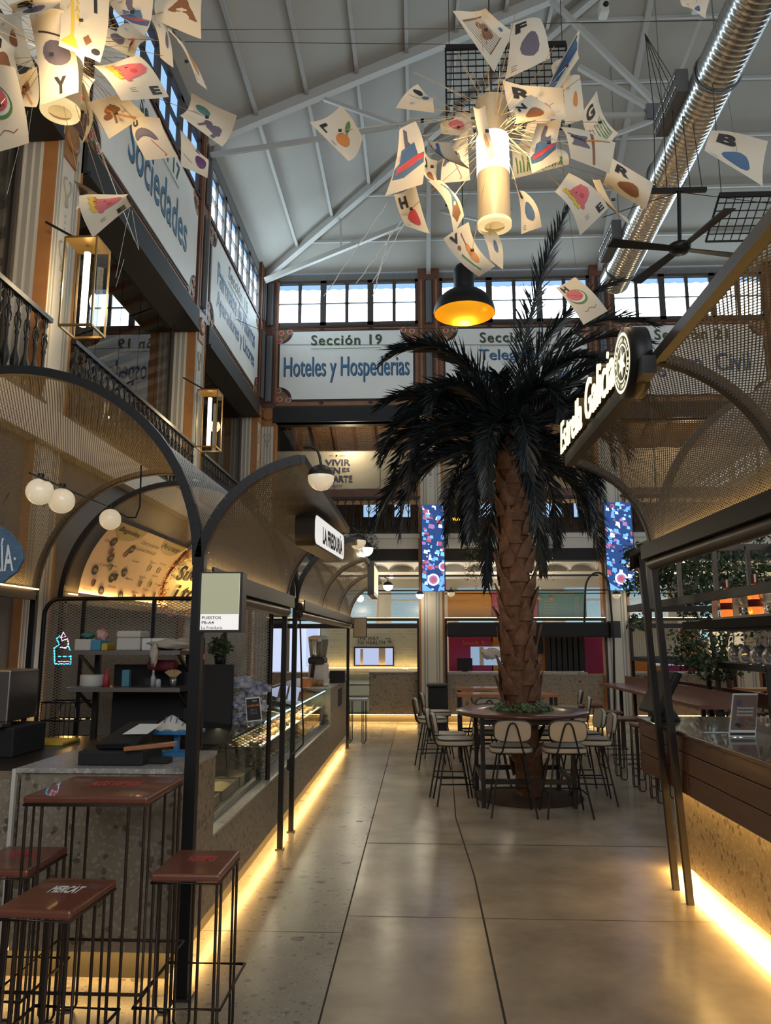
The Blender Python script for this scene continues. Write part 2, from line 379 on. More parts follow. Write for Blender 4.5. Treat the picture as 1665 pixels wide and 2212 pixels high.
def sign_bay(W, u0, u1, lines, label, head, zb=6.98, zt=8.97, hx=None):
    mats = [M['tan'], M['maroon'], M['pred'], M['white'], M['pgrn'], M['brown']]
    b = MB(); W.box(b, u0 - .02, u1 + .02, zb, zt, -.1, .02, 0)
    for (z0, z1) in ((zt - .05, zt), (zb, zb + .05)): W.box(b, u0 - .02, u1 + .02, z0, z1, .02, .045, 1)
    zb2, zt2 = zb + .2, zt - .15; a0, a1 = u0 + .12, u1 - .12; r = .30
    def outline(g, dd):
        pts = []
        for (cu, cz, s0) in ((a0 - g, zb2 - g, 90), (a1 + g, zb2 - g, 180), (a1 + g, zt2 + g, 270), (a0 - g, zt2 + g, 0)):
            sgu = 1 if cu < (a0 + a1) / 2 else -1; sgz = 1 if cz < (zb + zt) / 2 else -1
            q = [(cu + sgu * rr * cos(t), cz + sgz * rr * sin(t)) for t, rr in [(radians(x), r - g * .3) for x in (0, 15, 30, 45, 60, 75, 90)]]
            q = [(cu + sgu * (r + .08), cz)] + q + [(cu, cz + sgz * (r + .08))]
            pts += q if sgu * sgz < 0 else q[::-1]
        return [W.p(x, z, dd) for x, z in pts]
    b.prism(outline(.045, .02), W.N * .012, 1)
    for cu, su in ((a0, 1), (a1, -1)):
        for cz, sz in ((zb2, 1), (zt2, -1)):
            for (x, z) in ((.0, .0), (.20, -.03), (-.03, .20)): flower(W, b, cu + su * (x + .02), cz + sz * (z + .02), .035, .055, 2, 3, 4)
    for fr in (.33, .67):
        for z in (zb + .12, zt - .09):
            uu = u0 + (u1 - u0) * fr; b.prism([W.p(uu - .07, z, .02), W.p(uu, z - .05, .02), W.p(uu + .07, z, .02), W.p(uu, z + .05, .02)], W.N * .01, 1)
    struct(b.build(sname('trim'), mats))
    t = thing('sign_board', label, 'sign', W.p((u0 + u1) / 2, zb2, .03), 'painted section boards along the upper walls')
    s = MB(); s.prism(outline(0, .034), W.N * .02); s.build('board', M['board'], t)
    L = MB(); U, Z = W.U, V((0, 0, 1)); um = (u0 + u1) / 2 if hx is None else hx
    hw = .82
    for dx, mm, bo, dd in ((.014, 1, .015, .056), (0, 0, .012, .058)): txt(L, head, W.p(um - hw + dx, zt2 - .34 - dx, dd), U * 2 * hw, Z * .25, mm, bo, 0, 0, 1.15)
    for k in (0, 1): L.box(W.p(um - hw, zt2 - .43 - .035 * k, .056), W.p(um + hw, zt2 - .42 - .045 * k, .059), 1)
    for (s_, c, z, hw2, h) in lines:
        for dx, mm, bo, dd in ((.016, 3, .008, .056), (0, 2, .004, .060)): txt(L, s_, W.p(um + c - hw2 + dx, zb2 + z - dx * .8, dd), U * 2 * hw2, Z * h, mm, bo)
    L.build('lettering', [M['green'], M['pgrn'], M['blue'], M['blued']], t)
    return t

def pillar(W, u, top=True, wd=.23, zlow=0, iron=True):
    mats = [M['cream'], M['orange'], M['stripe'], M['brown'], M['iron'], M['maroon'], M['tan']]
    b = MB()
    dp = -.36 if W is LEFT else -.25
    W.box(b, u - wd, u + wd, zlow, 6.98, dp, .04, 0)
    if W is LEFT:
        for dd in (-.12, -.2): W.box(b, u - wd - .004, u - wd, zlow, 6.9, dd, dd - .05, 2)
    for s in (-1, 1):
        W.box(b, u + s * (wd + (.05 if W is not LEFT else .012)), u + s * wd, zlow, 6.98, -.2 if W is not LEFT else -.08, .06, 1)
        W.box(b, u + s * (wd - .09), u + s * (wd - .06), zlow, 6.7, .04, .045, 2)
        W.box(b, u + s * (wd - .14), u + s * (wd - .12), zlow, 6.7, .04, .045, 2)
    for z in (6.3, 5.6, 3.2):      # painted scrolls
        for s in (-1, 1):
            b.tube([W.p(u + s * (.03 + .05 * sin(t * 1.1)) , z + .16 * cos(t * .55) - .1, .045) for t in [k * .6 for k in range(9)]], .011, 4, 2)
        for k in range(3): W.disc(b, u, z - .34 - .07 * k, .047, .014, 2, 6)
    W.box(b, u - wd - .02, u + wd + .02, 6.98, 10.45, -.1, .06, 3)
    for s in (-1, 1): W.box(b, u + s * .15, u + s * .2, 7.1, 10.05, .06, .072, 6)
    for z0, z1 in ((8.95, 10.05), (7.1, 8.75)):
        W.box(b, u - .10, u + .10, z0, z1, .06, .075, 5); W.box(b, u - .065, u + .065, z0 + .03, z1 - .03, .075, .09, 4); W.box(b, u - .012, u + .012, z0 + .03, z1 - .03, .09, .13, 4)
    for k in range(16):
        a = 2 * pi * k / 16
    b.lathe([(.13, 0), (.15, .03), (.10, .05), (.05, .03), (.001, .05)], W.p(u, 6.82, .04), 16, 1, W.N)
    W.box(b, u - .13, u + .13, 6.55, 6.98, .035, .06, 1)
    struct(b.build(sname('trim'), mats))

def far_bay(u0, u1, banner=False):
    W = FAR
    b = MB(); W.box(b, u0, u1, 6.62, 6.98, -.3, .10, 0); W.box(b, u0, u1, 6.62, 6.66, -.1, .14, 0); struct(b.build(sname('trim'), M['blackm']))
    b = MB(); W.box(b, u0, u1, 4.88, 5.06, -.25, .02, 0); W.box(b, u0, u1, 4.86, 4.9, -.25, .05, 0); struct(b.build(sname('trim'), M['brown']))
    b = MB(); W.box(b, u0, u1, 3.72, 4.05, -4.2, .05, 0); W.box(b, u0, u1, 3.95, 4.05, .05, .09); struct(b.build(sname('trim'), M['white']))
    b = MB(); W.box(b, u0, u1, 3.46, 3.72, -.35, .0, 0); struct(b.build(sname('trim'), M['blackm']))
    o = struct(MB().add([W.p(u0, 10.0, -.02), W.p(u1, 10.0, -.02), W.p(u1, 10.8, -.02), W.p(u0, 10.8, -.02)], [(0, 1, 2, 3)]).build(sname('trim'), M['corr']))
    g = MB(); g.poly([W.p(u0, 5.05, -.2), W.p(u1, 5.05, -.2), W.p(u1, 6.63, -.2), W.p(u0, 6.63, -.2)])
    fr = MB(); W.box(fr, u0, u0 + .04, 5.05, 6.63, -.24, -.16); W.box(fr, u1 - .04, u1, 5.05, 6.63, -.24, -.16); wo = struct(fr.build(sname('window'), M['frame'])); g.build('window_pane', M['glassd'], wo)
    # brick and joist ceiling of the gallery
    c = MB(); c.poly([W.p(u0, 7.4, -.4), W.p(u1, 7.4, -.4), W.p(u1, 6.1, -4.2), W.p(u0, 6.1, -4.2)], 0)
    k = 0
    while u0 + .2 + k * .5 < u1:
        x = u0 + .2 + k * .5; c.bar(W.p(x, 7.34, -.4), W.p(x, 6.04, -4.2), .07, .1, 1); k += 1
    struct(c.build('ceiling', [M['brickc'], M['tan']]))

M['brickc'] = mat('ceiling_brick', (.26, .13, .06), .7, noise=(.36, .20, .10), nscale=12)
_b = M['brickc'].node_tree; _bt = _b.nodes.new('ShaderNodeTexBrick'); _bt.inputs['Color1'].default_value = (.42, .22, .10, 1); _bt.inputs['Color2'].default_value = (.30, .15, .07, 1); _bt.inputs['Mortar'].default_value = (.5, .42, .3, 1); _bt.inputs['Scale'].default_value = 3.2
_tc = _b.nodes.new('ShaderNodeTexCoord'); _b.links.new(_tc.outputs['Object'], _bt.inputs['Vector']); _b.links.new(_bt.outputs[0], _b.nodes['Principled BSDF'].inputs['Base Color'])

FP = [-3.62, .28, 4.25, 8.2, 12.15]; LP_ = [16.6, 11.75, 7.0, 2.3, -2.4]
for u in FP[1:]: pillar(FAR, u)
pillar(FAR, -3.42, wd=.14)
for u in LP_[1:]: pillar(LEFT, u, wd=.27)
pillar(LEFT, 16.45, wd=.2)
fb = [(-3.3, .03), (.53, 4.0), (4.5, 7.95), (8.45, 11.9), (12.4, 15)]
for i, (a, b) in enumerate(fb): clerestory(FAR, a, b); far_bay(a, b)
sign_bay(FAR, *fb[0], [('Hoteles y Hospederias', 0, .40, 1.45, .62)], 'white board with blue lettering for section nineteen, left end of the far wall', 'Sección 19')
sign_bay(FAR, *fb[1], [('Telegrafos', -.05, .80, .80, .34), ('Telefonos  y  Correos', 0, .28, 1.35, .45)], 'white board for section twenty behind the palm crown', 'Sección 20')
sign_bay(FAR, *fb[2], [('Registro  Civil', 0, .42, 1.25, .55)], 'white board for section twenty one seen through the bar mesh', 'Sección 21')
sign_bay(FAR, *fb[3], [('Mercado', 0, .42, 1.1, .55)], 'white board at the right end of the far wall', 'Sección 22') if False else None
lb = [(12.1, 16.2), (7.3, 11.45), (2.6, 6.7), (-2.1, 2.0)]
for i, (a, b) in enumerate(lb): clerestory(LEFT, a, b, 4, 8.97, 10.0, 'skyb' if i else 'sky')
sign_bay(LEFT, *lb[0], [('Patronatos de Ahorros', 0, .82, 1.55, .42), ('Aparadores y Licores', 0, .30, 1.55, .42)], 'white board for section eighteen on the left wall near the corner', 'Sección 18')
sign_bay(LEFT, *lb[1], [('Sociedades', .1, .42, 1.2, .62)], 'large white board for section seventeen on the left wall', 'Sección 17', hx=9.5)
for a, b in lb[2:]:
    q = MB(); LEFT.box(q, a, b, 6.98, 8.97, -.1, .02); struct(q.build(sname('trim'), M['board']))
# left wall lower: black box, gallery glass, slab, ground wall
for a, b in lb:
    W = LEFT
    q = MB(); W.box(q, a - .03, b + .03, 6.62, 6.98, -.36, .10); W.box(q, a, b, 6.60, 6.66, -.3, .13); struct(q.build(sname('trim'), M['blackm']))
    fr = MB()
    for u in (a, b - .05): W.box(fr, u, u + .05, 3.9, 6.62, -.36, -.28)
    W.box(fr, a, b, 3.9, 3.98, -.36, -.28); wo = struct(fr.build(sname('window'), M['frame']))
    g = MB(); g.poly([W.p(a, 3.95, -.31), W.p(b, 3.95, -.31), W.p(b, 6.62, -.31), W.p(a, 6.62, -.31)])
    for fr_ in (.33, .5, .66, .83): W.box(g, a + (b - a) * fr_ - .004, a + (b - a) * fr_ + .004, 3.95, 6.6, -.315, -.308)
    g.build('window_pane', M['glassd'], wo)
    q = MB(); W.box(q, a - .3, b + .3, 3.55, 3.9, -3.4, .12); struct(q.build(sname('trim'), M['white']))
    q = MB(); W.box(q, a - .3, b + .3, 10.0, 10.4, -.1, .0); struct(q.build(sname('trim'), M['corr']))
    c = MB(); c.poly([(-4.3, a - .3, 7.2), (-4.3, b + .3, 7.2), (-7, b + .3, 6.2), (-7, a - .3, 6.2)])
    k = 0
    while a + k * .5 < b: c.bar((-4.3, a + k * .5, 7.15), (-7, a + k * .5, 6.15), .07, .1, 1); k += 1
    struct(c.build('ceiling', [M['rug'], M['brown']]))
struct(MB().box((XL - .12, -6, 0), (XL - .02, YF, 3.6)).build('wall_left', M['rug']))
struct(MB().box((-7.2, -6, 3.5), (-7.1, 21, 7)).build('wall_left', M['rug']))
q = MB(); q.box((-8, YF + .4, 7.5), (XR, 21.1, 7.6)); q.box((-8, -6, 7.5), (XL - .3, 21.1, 7.6)); q.box((-8, -6, 0), (-7.9, 21, 7.6)); struct(q.build('ceiling', M['rug']))
# back walls of the far side, gallery and ground level
struct(MB().box((-8, 21, 0), (XR, 21.1, 7.5)).build('wall_back', M['rug']))
struct(MB().box((XR + .1, -6, 0), (XR + .2, 21, 11)).build('wall_right', M['rug']))
struct(MB().box((-8, -6.2, 0), (XR, -6.1, 15)).build('wall_near', M['cream']))
RW = Wall((XR, 0, 0), (0, 1, 0), (-1, 0, 0)); NW = Wall((0, -6, 0), (1, 0, 0), (0, 1, 0))
for a in (-5.5, -1.2, 3.1, 7.4, 11.7): clerestory(RW, a, a + 3.8)
for a in (-3.2, .8, 4.8, 8.8): clerestory(NW, a, a + 3.6, 3, 3.2, 9.8, 'sky_fill')  # unseen glowing glazing behind the camera, added to brighten the hall from the front
q = MB(); FAR.box(q, XL, XR, 10.05, 10.9, -.3, -.1); LEFT.box(q, -6, YF, 9.95, 10.45, -.3, -.1); struct(q.build(sname('trim'), M['corr']))
# roof: two slopes and a hipped end
HE = 10.3; SL = .43; SE = .63; XM = 5.5; ZR = HE + SL * (XM - XL); YH = YF - (ZR - HE) / SE
rf = MB(); rf.poly([(XL, -6, HE), (XL, YF, HE), (XM, YH, ZR), (XM, -6, ZR)]); rf.poly([(XL, YF, HE), (XR, YF, HE), (XM, YH, ZR)]); rf.poly([(XR, YF, HE), (XR, -6, HE), (XM, -6, ZR), (XM, YH, ZR)])
struct(rf.build('ceiling', M['ceil']))
pu = MB()
k = 0
while True:
    x = -2.72 + .86 * k; k += 1
    if x > XM: break
    z = HE + SL * (x - XL); y1 = YF - (z - HE) / SE
    pu.bar((x, -6, z - .04), (x, y1, z - .04), .06, .08)
    xr = 2 * XM - x; pu.bar((xr, -6, z - .04), (xr, y1, z - .04), .06, .08)
for y in (16.1, 15.2, 14.3, 13.4, 12.5, 11.6):
    z = HE + SE * (YF - y); xa = XL + (z - HE) / SL; pu.bar((xa, y, z - .03), (2 * XM - xa, y, z - .03), .05, .06)
for x in (.28, 4.25, 8.2):
    m_ = min(HE + SL * (x - XL), HE + SL * (XR - x)); y = YF - (m_ - HE) / SE; pu.bar((x, YF, HE - .08), (x, y, m_ - .08), .10, .12)
struct(pu.build(sname('trim'), M['purlin']))
hp = MB(); hp.bar((XL, YF, HE - .09), (XM, YH, ZR - .09), .13, .16); hp.bar((XR, YF, HE - .09), (XM, YH, ZR - .09), .13, .16)
hp.bar((XL, 11.75, HE - .08), (XM, 11.75, ZR - .08), .14, .2); hp.bar((XL, 7, HE - .08), (XM, 7, ZR - .08), .14, .2); hp.bar((XM, 11.75, ZR - .08), (XR, 11.75, HE - .08), .14, .2)
struct(hp.build(sname('trim'), M['truss']))
# ================================================================ LIGHT SOURCES OF THE HALL (daylight coming in is from the panes, those of the near wall being added)
def led(a, b, name='led', e=20, col=WARM, up=False, wd=.03, rx=None):
    a, b = V(a), V(b); L = (b - a).length; c = (a + b) / 2
    o = light(name, 'AREA', c, e, col, wd, L, (0, 0, 0))
    d = (b - a).normalized(); z = V((0, 0, 1)) if not up else V((0, 0, -1))      # light shines along -z
    if rx is not None: z = -V(rx)
    x = d.cross(z).normalized(); o.matrix_world = Matrix.Translation(c) @ Matrix((x, d, x.cross(d))).transposed().to_4x4()
    return o
# gallery and ground floor lamps behind the far wall
for x in (-1.6, 2.3, 6.2, 10): light('gallery_lamp', 'POINT', (x, 17.2, 6.3), 26, WARMW, .15)
for x in (-1.6, 2.3, 6.2, 10): light('ground_lamp', 'POINT', (x, 18.2, 3.1), 16, (1, .86, .62), .15)
for y in (14, 9.5, 5): light('gallery_lamp', 'POINT', (-5.6, y, 5.6), 9, WARMW, .15)
# ================================================================ LEFT STALL
XC = -1.24
t = thing('stall_counter', 'long terrazzo faced stall counter along the left of the aisle with lit base', 'counter', (XC, 4.12, 0))
MB().box((-2.1, 4.12, .15), (XC, 4.78, 1.02)).build('end_panel', M['terr'], t)
MB().box((-2.12, 4.10, 1.02), (XC + .005, 4.79, 1.045)).build('countertop', M['terrtop'], t)
MB().box((-3.5, 4.14, .15), (-2.12, 4.4, .98)).build('side_panel', M['terr'], t)
MB().box((-1.5, 4.78, .15), (XC, 10.9, .55)).build('front_panel', M['terr'], t)
MB().box((-1.5, 4.78, .55), (XC + .005, 10.9, .565)).build('ledge', M['terrtop'], t)
MB().box((-2.1, 10.9, .15), (XC, 13.4, 1.05)).build('end_panel', M['terr'], t)
MB().box((-2.12, 10.9, 1.05), (XC + .005, 13.42, 1.075)).build('countertop', M['terrtop'], t)
MB().box((XC, 11.9, .72), (XC + .006, 12.45, .98)).build('vent_grille', M['blackm'], t)
MB().box((-3.4, 4.2, 0), (XC - .07, 13.32, .15)).build('kick_plate', M['kick'], t)
MB().box((XC - .05, 4.2, .135), (XC - .035, 13.3, .15)).build('led_strip', M['warm'], t)
MB().box((-3.3, 4.16, .135), (XC - .05, 4.175, .15)).build('led_strip', M['warm'], t)
MB().box((-2.14, 4.095, .15), (-2.12, 4.12, 1.04)).build('corner_trim', M['white'], t)
led((XC - .03, 4.15, .13), (XC - .03, 13.3, .13), e=8.5); led((-3.2, 4.15, .13), (XC, 4.15, .13), e=1.6)
t = thing('work_counter', 'dark low worktop with a yellow cutting board inside the near stall', 'counter', (-3, 4.6, 0))
MB().box((-3.5, 4.45, .1), (-2.15, 6.3, .86)).build('cabinet', M['blackm'], t)
MB().add([(-3.5, 4.42, .90), (-2.3, 4.42, .90), (-1.95, 6.35, .90), (-3.5, 6.35, .90), (-3.5, 4.42, .94), (-2.3, 4.42, .94), (-1.95, 6.35, .94), (-3.5, 6.35, .94)], [(0, 3, 2, 1), (4, 5, 6, 7), (0, 1, 5, 4), (1, 2, 6, 5), (2, 3, 7, 6), (3, 0, 4, 7)]).build('worktop', M['rail'], t)
q = at(50, 1607, Z=.95); q2 = at(150, 1600, Z=.95)
tag(MB().box((q.x, q.y - .02, .941), (q2.x + .05, q.y + .28, .962)).build('cutting_board', M['yellow'], bevel=.004), 'yellow cutting board lying on the dark worktop', 'board')

# display case
t = thing('display_case', 'glass fronted pastry display case let into the terrazzo counter', 'display case', (-1.3, 6, .565))
g = MB()
for a, b in ((4.80, 5.6), (5.6, 6.58), (6.66, 8.1), (8.1, 9.5), (9.5, 10.88)): g.poly([(-1.31, a + .006, .57), (-1.31, b - .006, .57), (-1.31, b - .006, 1.02), (-1.31, a + .006, 1.02)])
g.build('front_glass', M['glassb'], t)
MB().add([(-1.31, 4.8, 1.03), (-1.31, 10.88, 1.03), (-1.95, 10.88, 1.10), (-1.95, 4.8, 1.10)], [(0, 1, 2, 3)]).build('top_glass', M['glassb'], t)
e = MB(); e.bar((-1.31, 4.8, 1.03), (-1.31, 6.6, 1.03), .008, .012); e.bar((-1.95, 4.8, 1.1), (-1.95, 10.9, 1.1), .02); e.build('edge_rail', M['dark'], t)
MB().bar((-1.318, 6.66, 1.022), (-1.318, 10.88, 1.022), .010, .012).build('led_strip', M['bled'], t)
MB().box((-1.95, 4.82, .57), (-1.33, 6.56, .60)).build('tray_floor', M['steel'], t)
for z in (.60, .80): MB().box((-1.92, 6.72, z), (-1.36, 10.85, z + .012)).build('shelf', M['white'], t)
for a in (6.64, 8.1, 9.5, 10.87): MB().box((-1.93, a - .006, .57), (-1.32, a + .006, 1.02)).build('divider', M['glassb'], t)
MB().box((-1.98, 4.8, .57), (-1.96, 10.9, 1.08)).build('back_panel', M['steel'], t)
led((-1.45, 6.8, 1.0), (-1.45, 10.8, 1.0), e=7, col=(1, .80, .50), wd=.04); led((-1.6, 4.9, 1.02), (-1.6, 6.5, 1.02), e=1.1, col=(1, .85, .5), wd=.04)

# pastries: three kinds, one of each built then copied
def pastry(kind):
    b = MB()
    if kind == 0:
        b.tube([(.045 * cos(a), .045 * sin(a), .02) for a in [pi * k / 8 for k in range(9)]], .02, 8, 0, rad=[.006, .014, .020, .025, .027, .025, .020, .014, .006]); m = mat('pastry_golden', (.42, .19, .05), .5, noise=(.58, .33, .11), nscale=60); nm = 'croissant'
    elif kind == 1:
        b.tube([(.032 * cos(2 * pi * k / 14), .032 * sin(2 * pi * k / 14), .018) for k in range(14)], .018, 8, 0, closed=True); m = mat('doughnut_glaze', (.52, .20, .16), .3, noise=(.62, .34, .22), nscale=30); nm = 'doughnut'
    elif kind == 2: b.lathe([(.001, 0), (.034, 0), (.042, .012), (.038, .03), (.02, .042), (.001, .045)], n=12); m = mat('bun_crust', (.50, .28, .09), .45, noise=(.65, .42, .18), nscale=30); nm = 'bun'
    else: b.lathe([(.001, 0), (.036, 0), (.044, .02), (.040, .024), (.001, .022)], n=12); b.ball((0, 0, .026), .028, 8, 0, (1, 1, .5)); m = mat('chocolate', (.07, .028, .014), .35, noise=(.15, .07, .04), nscale=30); nm = 'tart'
    return nm, b.build(nm, m)
protos = [pastry(k) for k in range(4)]; first = [True] * 4
desc = ['golden croissant', 'pink glazed doughnut', 'round sugared bun', 'dark chocolate tart']
secs = ['near', 'middle', 'far']
for lvl, z in enumerate((.614, .814)):
    for i in range(20):
        for j in range(2):
            y = 6.80 + .2 * i + R.uniform(-.02, .02)
            if any(abs(y - q) < .06 for q in (8.1, 9.5)): continue
            x = -1.43 - .15 * j + R.uniform(-.015, .015); k = (i // 3 + lvl + j) % 4
            nm, o = protos[k]
            if first[k]: first[k] = False; c = o
            else: c = o.copy(); C.objects.link(c)
            c.location = (x, y, z); c.rotation_euler = (0, 0, R.uniform(0, 6))
            s = secs[0 if y < 8.1 else (1 if y < 9.5 else 2)]; l = ['lower', 'upper'][lvl]
            tag(c, '%s on the %s tray of the %s section of the display case' % (desc[k], l, s), 'pastry', '%ss on the %s tray, %s section' % (desc[k], l, s))
for i, (y, nm) in enumerate(((5.0, 'near'), (5.55, 'middle'), (6.1, 'far'))):
    tr = thing('deli_tray', 'steel tray of pale food, %s of three in the near case' % nm, 'tray', (-1.62, y + .2, .601), 'deli trays in the near case')
    b = MB(); x0, x1, y0, y1, z0, z1 = -1.88, -1.38, y - .02, y + .46, .602, .67
    b.box((x0, y0, z0), (x1, y1, z0 + .006)); b.box((x0, y0, z0), (x0 + .006, y1, z1)); b.box((x1 - .006, y0, z0), (x1, y1, z1)); b.box((x0, y0, z0), (x1, y0 + .006, z1)); b.box((x0, y1 - .006, z0), (x1, y1, z1)); b.build('pan', M['steel'], tr)
    b = MB(); b.grid(lambda u, v: (x0 + .01 + u * .48, y0 + .01 + v * .46, z0 + .035 + .02 * sin(9 * u + i) * sin(8 * v)), 12, 12); b.build('food', [mat('pale_food', (.42, .34, .20), .5, noise=(.55, .42, .2), nscale=30)][0:1], tr)

# posts, arches, canopies
def arch_strip(b, pts, wd=.05, hd=.045, m=0):
    for p, q in zip(pts[:-1], pts[1:]): b.bar(p, q, wd, hd, m, up=(0, 1, 0))
XP = -1.17
def canopy(name, label, sx, X0, ys, y0, y1, rise=.65, a1=80, zc=2.03, mm='mesh', led_e=16):
    """quarter round mesh canopy leaning over the aisle; sx = +1 leans to +x"""
    t = thing(name, label, 'canopy', (X0, y0, zc)); cx = X0 + sx * rise
    def arc(Y, n=14): return [(cx - sx * rise * cos(radians(a1 * i / n)), Y, zc + rise * sin(radians(a1 * i / n))) for i in range(n + 1)]
    for Y in ys: b = MB(); arch_strip(b, arc(Y)); b.build('arch', M['black'], t)
    b = MB(); r2 = rise - .02
    b.grid(lambda u, v: (cx - sx * r2 * cos(radians(a1 * v)), y0 + (y1 - y0) * u, zc + r2 * sin(radians(a1 * v))), 4, 20, 0, True, lambda u, v: (u * (y1 - y0), v * rise * 1.4))
    b.build('mesh_sheet', M[mm], t)
    top = arc(y0)[-1]
    MB().bar((top[0], y0, top[2]), (top[0], y1, top[2]), .05, .05).build('top_rail', M['dark'], t)
    MB().bar((X0, y0, zc + .02), (X0, y1, zc + .02), .04, .07).build('bottom_rail', M['rail'], t)
    b = MB(); b.cyl((X0 + sx * .02, y0 + .06, zc - .07), (X0 + sx * .02, y1 - .04, zc - .07), .045, 14); b.build('shutter_roll', M['rail'], t)
    MB().box((X0 + sx * .075, y0, zc - .03), (X0 + sx * .088, y1, zc + .06)).box((X0, y0, zc - .04), (X0 + sx * .088, y1, zc - .03)).build('gutter_lip', M['dark'], t); MB().bar((X0 + sx * .05, y0 + .1, zc + .04), (X0 + sx * .05, y1 - .1, zc + .04), .012, .008).build('led_strip', M['warm'], t)
    led((X0 + sx * .055, y0 + .1, zc + .06), (X0 + sx * .055, y1 - .1, zc + .06), e=led_e, up=True, wd=.03)
    return t
canopy('aisle_canopy', 'near quarter round bronze mesh canopy over the left counter', 1, XP, (4.0, 6.67), 4.0, 6.67, led_e=1.6)
canopy('aisle_canopy', 'far ribbed bronze mesh canopy over the pastry counter', 1, XP, (7.27, 9.1, 10.95, 12.75), 7.27, 12.8, led_e=2.6)
def vault(label, X1, Xc, r, ys, y0, y1, zc=2.1, zl=2.1, mm='mesh2', led_e=6, a0=0, a1=180):
    t = thing('vault_canopy', label, 'canopy', (Xc, y0, zc))
    for Y in ys: b = MB(); arch_strip(b, arcp(Xc, zc, r, a0, a1, 32, Y)); b.build('arch', M['black'], t)
    b = MB(); r2 = r - .02
    b.grid(lambda u, v: (Xc + r2 * cos(radians(a0 + (a1 - a0) * v)), y0 + (y1 - y0) * u, zc + r2 * sin(radians(a0 + (a1 - a0) * v))), 4, 40, 0, True, lambda u, v: (u * (y1 - y0), v * r * radians(a1 - a0)))
    b.build('mesh_sheet', M[mm], t)
    MB().bar((Xc - r, y0, zc), (Xc - r, y1, zc), .05, .08).build('side_rail', M['rail'], t)
    MB().bar((Xc - r + .05, y0 + .05, zc + .05), (Xc - r + .05, y1 - .05, zc + .05), .02, .01).build('led_strip', M['warm'], t)
    led((Xc - r + .08, y0 + .1, zc + .07), (Xc - r + .08, y1 - .1, zc + .07), e=led_e, up=True)
    return t
vault('near barrel vault of grey mesh over the left stalls', XP, -2.27, 1.1, (4.0, 6.6), 3.98, 6.6, led_e=3)
vault('far barrel vault of grey mesh holding the drinks menu', XP, -2.27, 1.1, (7.1, 9.7, 12.7), 7.1, 12.75, led_e=9)
vault('barrel vault of mesh at the left edge beside the blue sign', XP, -2.27, 1.1, (1.4,), 1.4, 3.9, led_e=2) if False else None
def post(x, y, h, label, s=.05, foot=True, grp=None):
    t = thing('steel_post', label, 'post', (x, y, 0), grp)
    MB().bar((x, y, 0), (x, y, h), s, s).build('shaft', BL, t)
    if foot: MB().box((x - s * .8, y - s * .8, 0), (x + s * .8, y + s * .8, .012)).build('foot_plate', M['rail'], t)
    return t
p1 = at(393, 2157, Z=0); post(p1.x, 3.99, 2.14, 'thick black post carrying the green lightbox at the near counter corner', .058)
pa = at(604, 1835, Z=0); post(pa.x, pa.y, 2.1, 'black post at the end of the near canopy', .042)
pb = at(628, 1797, Z=0); post(pb.x, pb.y, 2.5, 'black post at the start of the ribbed canopy', .042)
pc = at(752, 1600, Z=0); post(-1.17, 12.75, 2.1, 'black post at the far end of the pastry counter', .045)
for y, s in ((4.2, 'near'), (6.6, 'middle'), (7.15, 'far')): post(-3.37, y, 2.1, 'black post at the back of the stall by the left wall, %s one' % s, .05)

# partition of mesh between the two stalls
t = thing('mesh_partition', 'black framed expanded mesh partition with rounded corners behind the shelves', 'screen', (-2.3, 6.6, .9))
xl, xr, z0, z1, rr = -3.27, -1.27, .56, 2.07, .14
fr = [(xl, 6.6, z0)] + [(xl + rr - rr * cos(a), 6.6, z1 - rr + rr * sin(a)) for a in [radians(15 * k) for k in range(7)]] + [(xr - rr + rr * sin(a), 6.6, z1 - rr + rr * cos(a)) for a in [radians(15 * k) for k in range(7)]] + [(xr, 6.6, z0)]
MB().tube(fr, .02, 6).build('frame', BL, t)
for x in (-2.92, -2.30, -1.67): MB().bar((x, 6.6, z0), (x, 6.6, z1), .03).build('upright', BL, t)
b = MB(); b.grid(lambda u, v: (xl + (xr - xl) * u, 6.6, z0 + (z1 - .02 - z0) * v), 1, 1, 0, False, lambda u, v: (u * 2, v * 1.5)); b.build('mesh_sheet', M['meshw'], t)

# drinks menu on the vault, second panel and round sign
t = thing('menu_board', 'curved cream drinks menu with round price tags under the vault', 'menu', (-3.3, 7.3, 2.1))
def vm(u, v, r=1.03, ya=7.3, yb=9.6, aa=178, ab=131): a = radians(aa + (ab - aa) * v); return V((-2.27 + r * cos(a), ya + (yb - ya) * u, 2.1 + r * sin(a)))
MB().grid(lambda u, v: vm(u, v), 6, 14).build('panel', mat('menu_cream', (.62, .47, .36), .5), t)
b = MB()
def vt(s, u0, u1, v0, v1, m, bold=.01, sh=.2): txtf(b, s, lambda x, y, z: vm(u0 + (u1 - u0) * x, v0 + (v1 - v0) * y, 1.022), m, bold, sh)
def vd(u, v, ru, m, r=1.024): b.poly([vm(u + ru * cos(k * pi / 8), v + ru * 1.9 * sin(k * pi / 8), r) for k in range(16)], m)
for uc in (.2, .80):
    n = 12; b.poly([vm(uc + .17 * cos(pi + k * pi / n), .995 + .22 * sin(pi + k * pi / n), 1.025) for k in range(n + 1)], 2)
vt('Begudes', .08, .32, .86, .95, 0); vt('Per a sucar', .66, .93, .86, .95, 0); vt("Dona't un capritxet", .40, .64, .80, .87, 0, 0); vt('a qualsevol hora del dia!', .38, .66, .70, .77, 0, 0)
for (u, v) in ((.13, .72), (.36, .70), (.2, .52), (.10, .33), (.42, .38), (.30, .28), (.22, .10), (.45, .08)): vd(u, v, .032, 0); vt('3,50', u - .018, u + .018, v - .02, v + .02, 3, 0, 0)
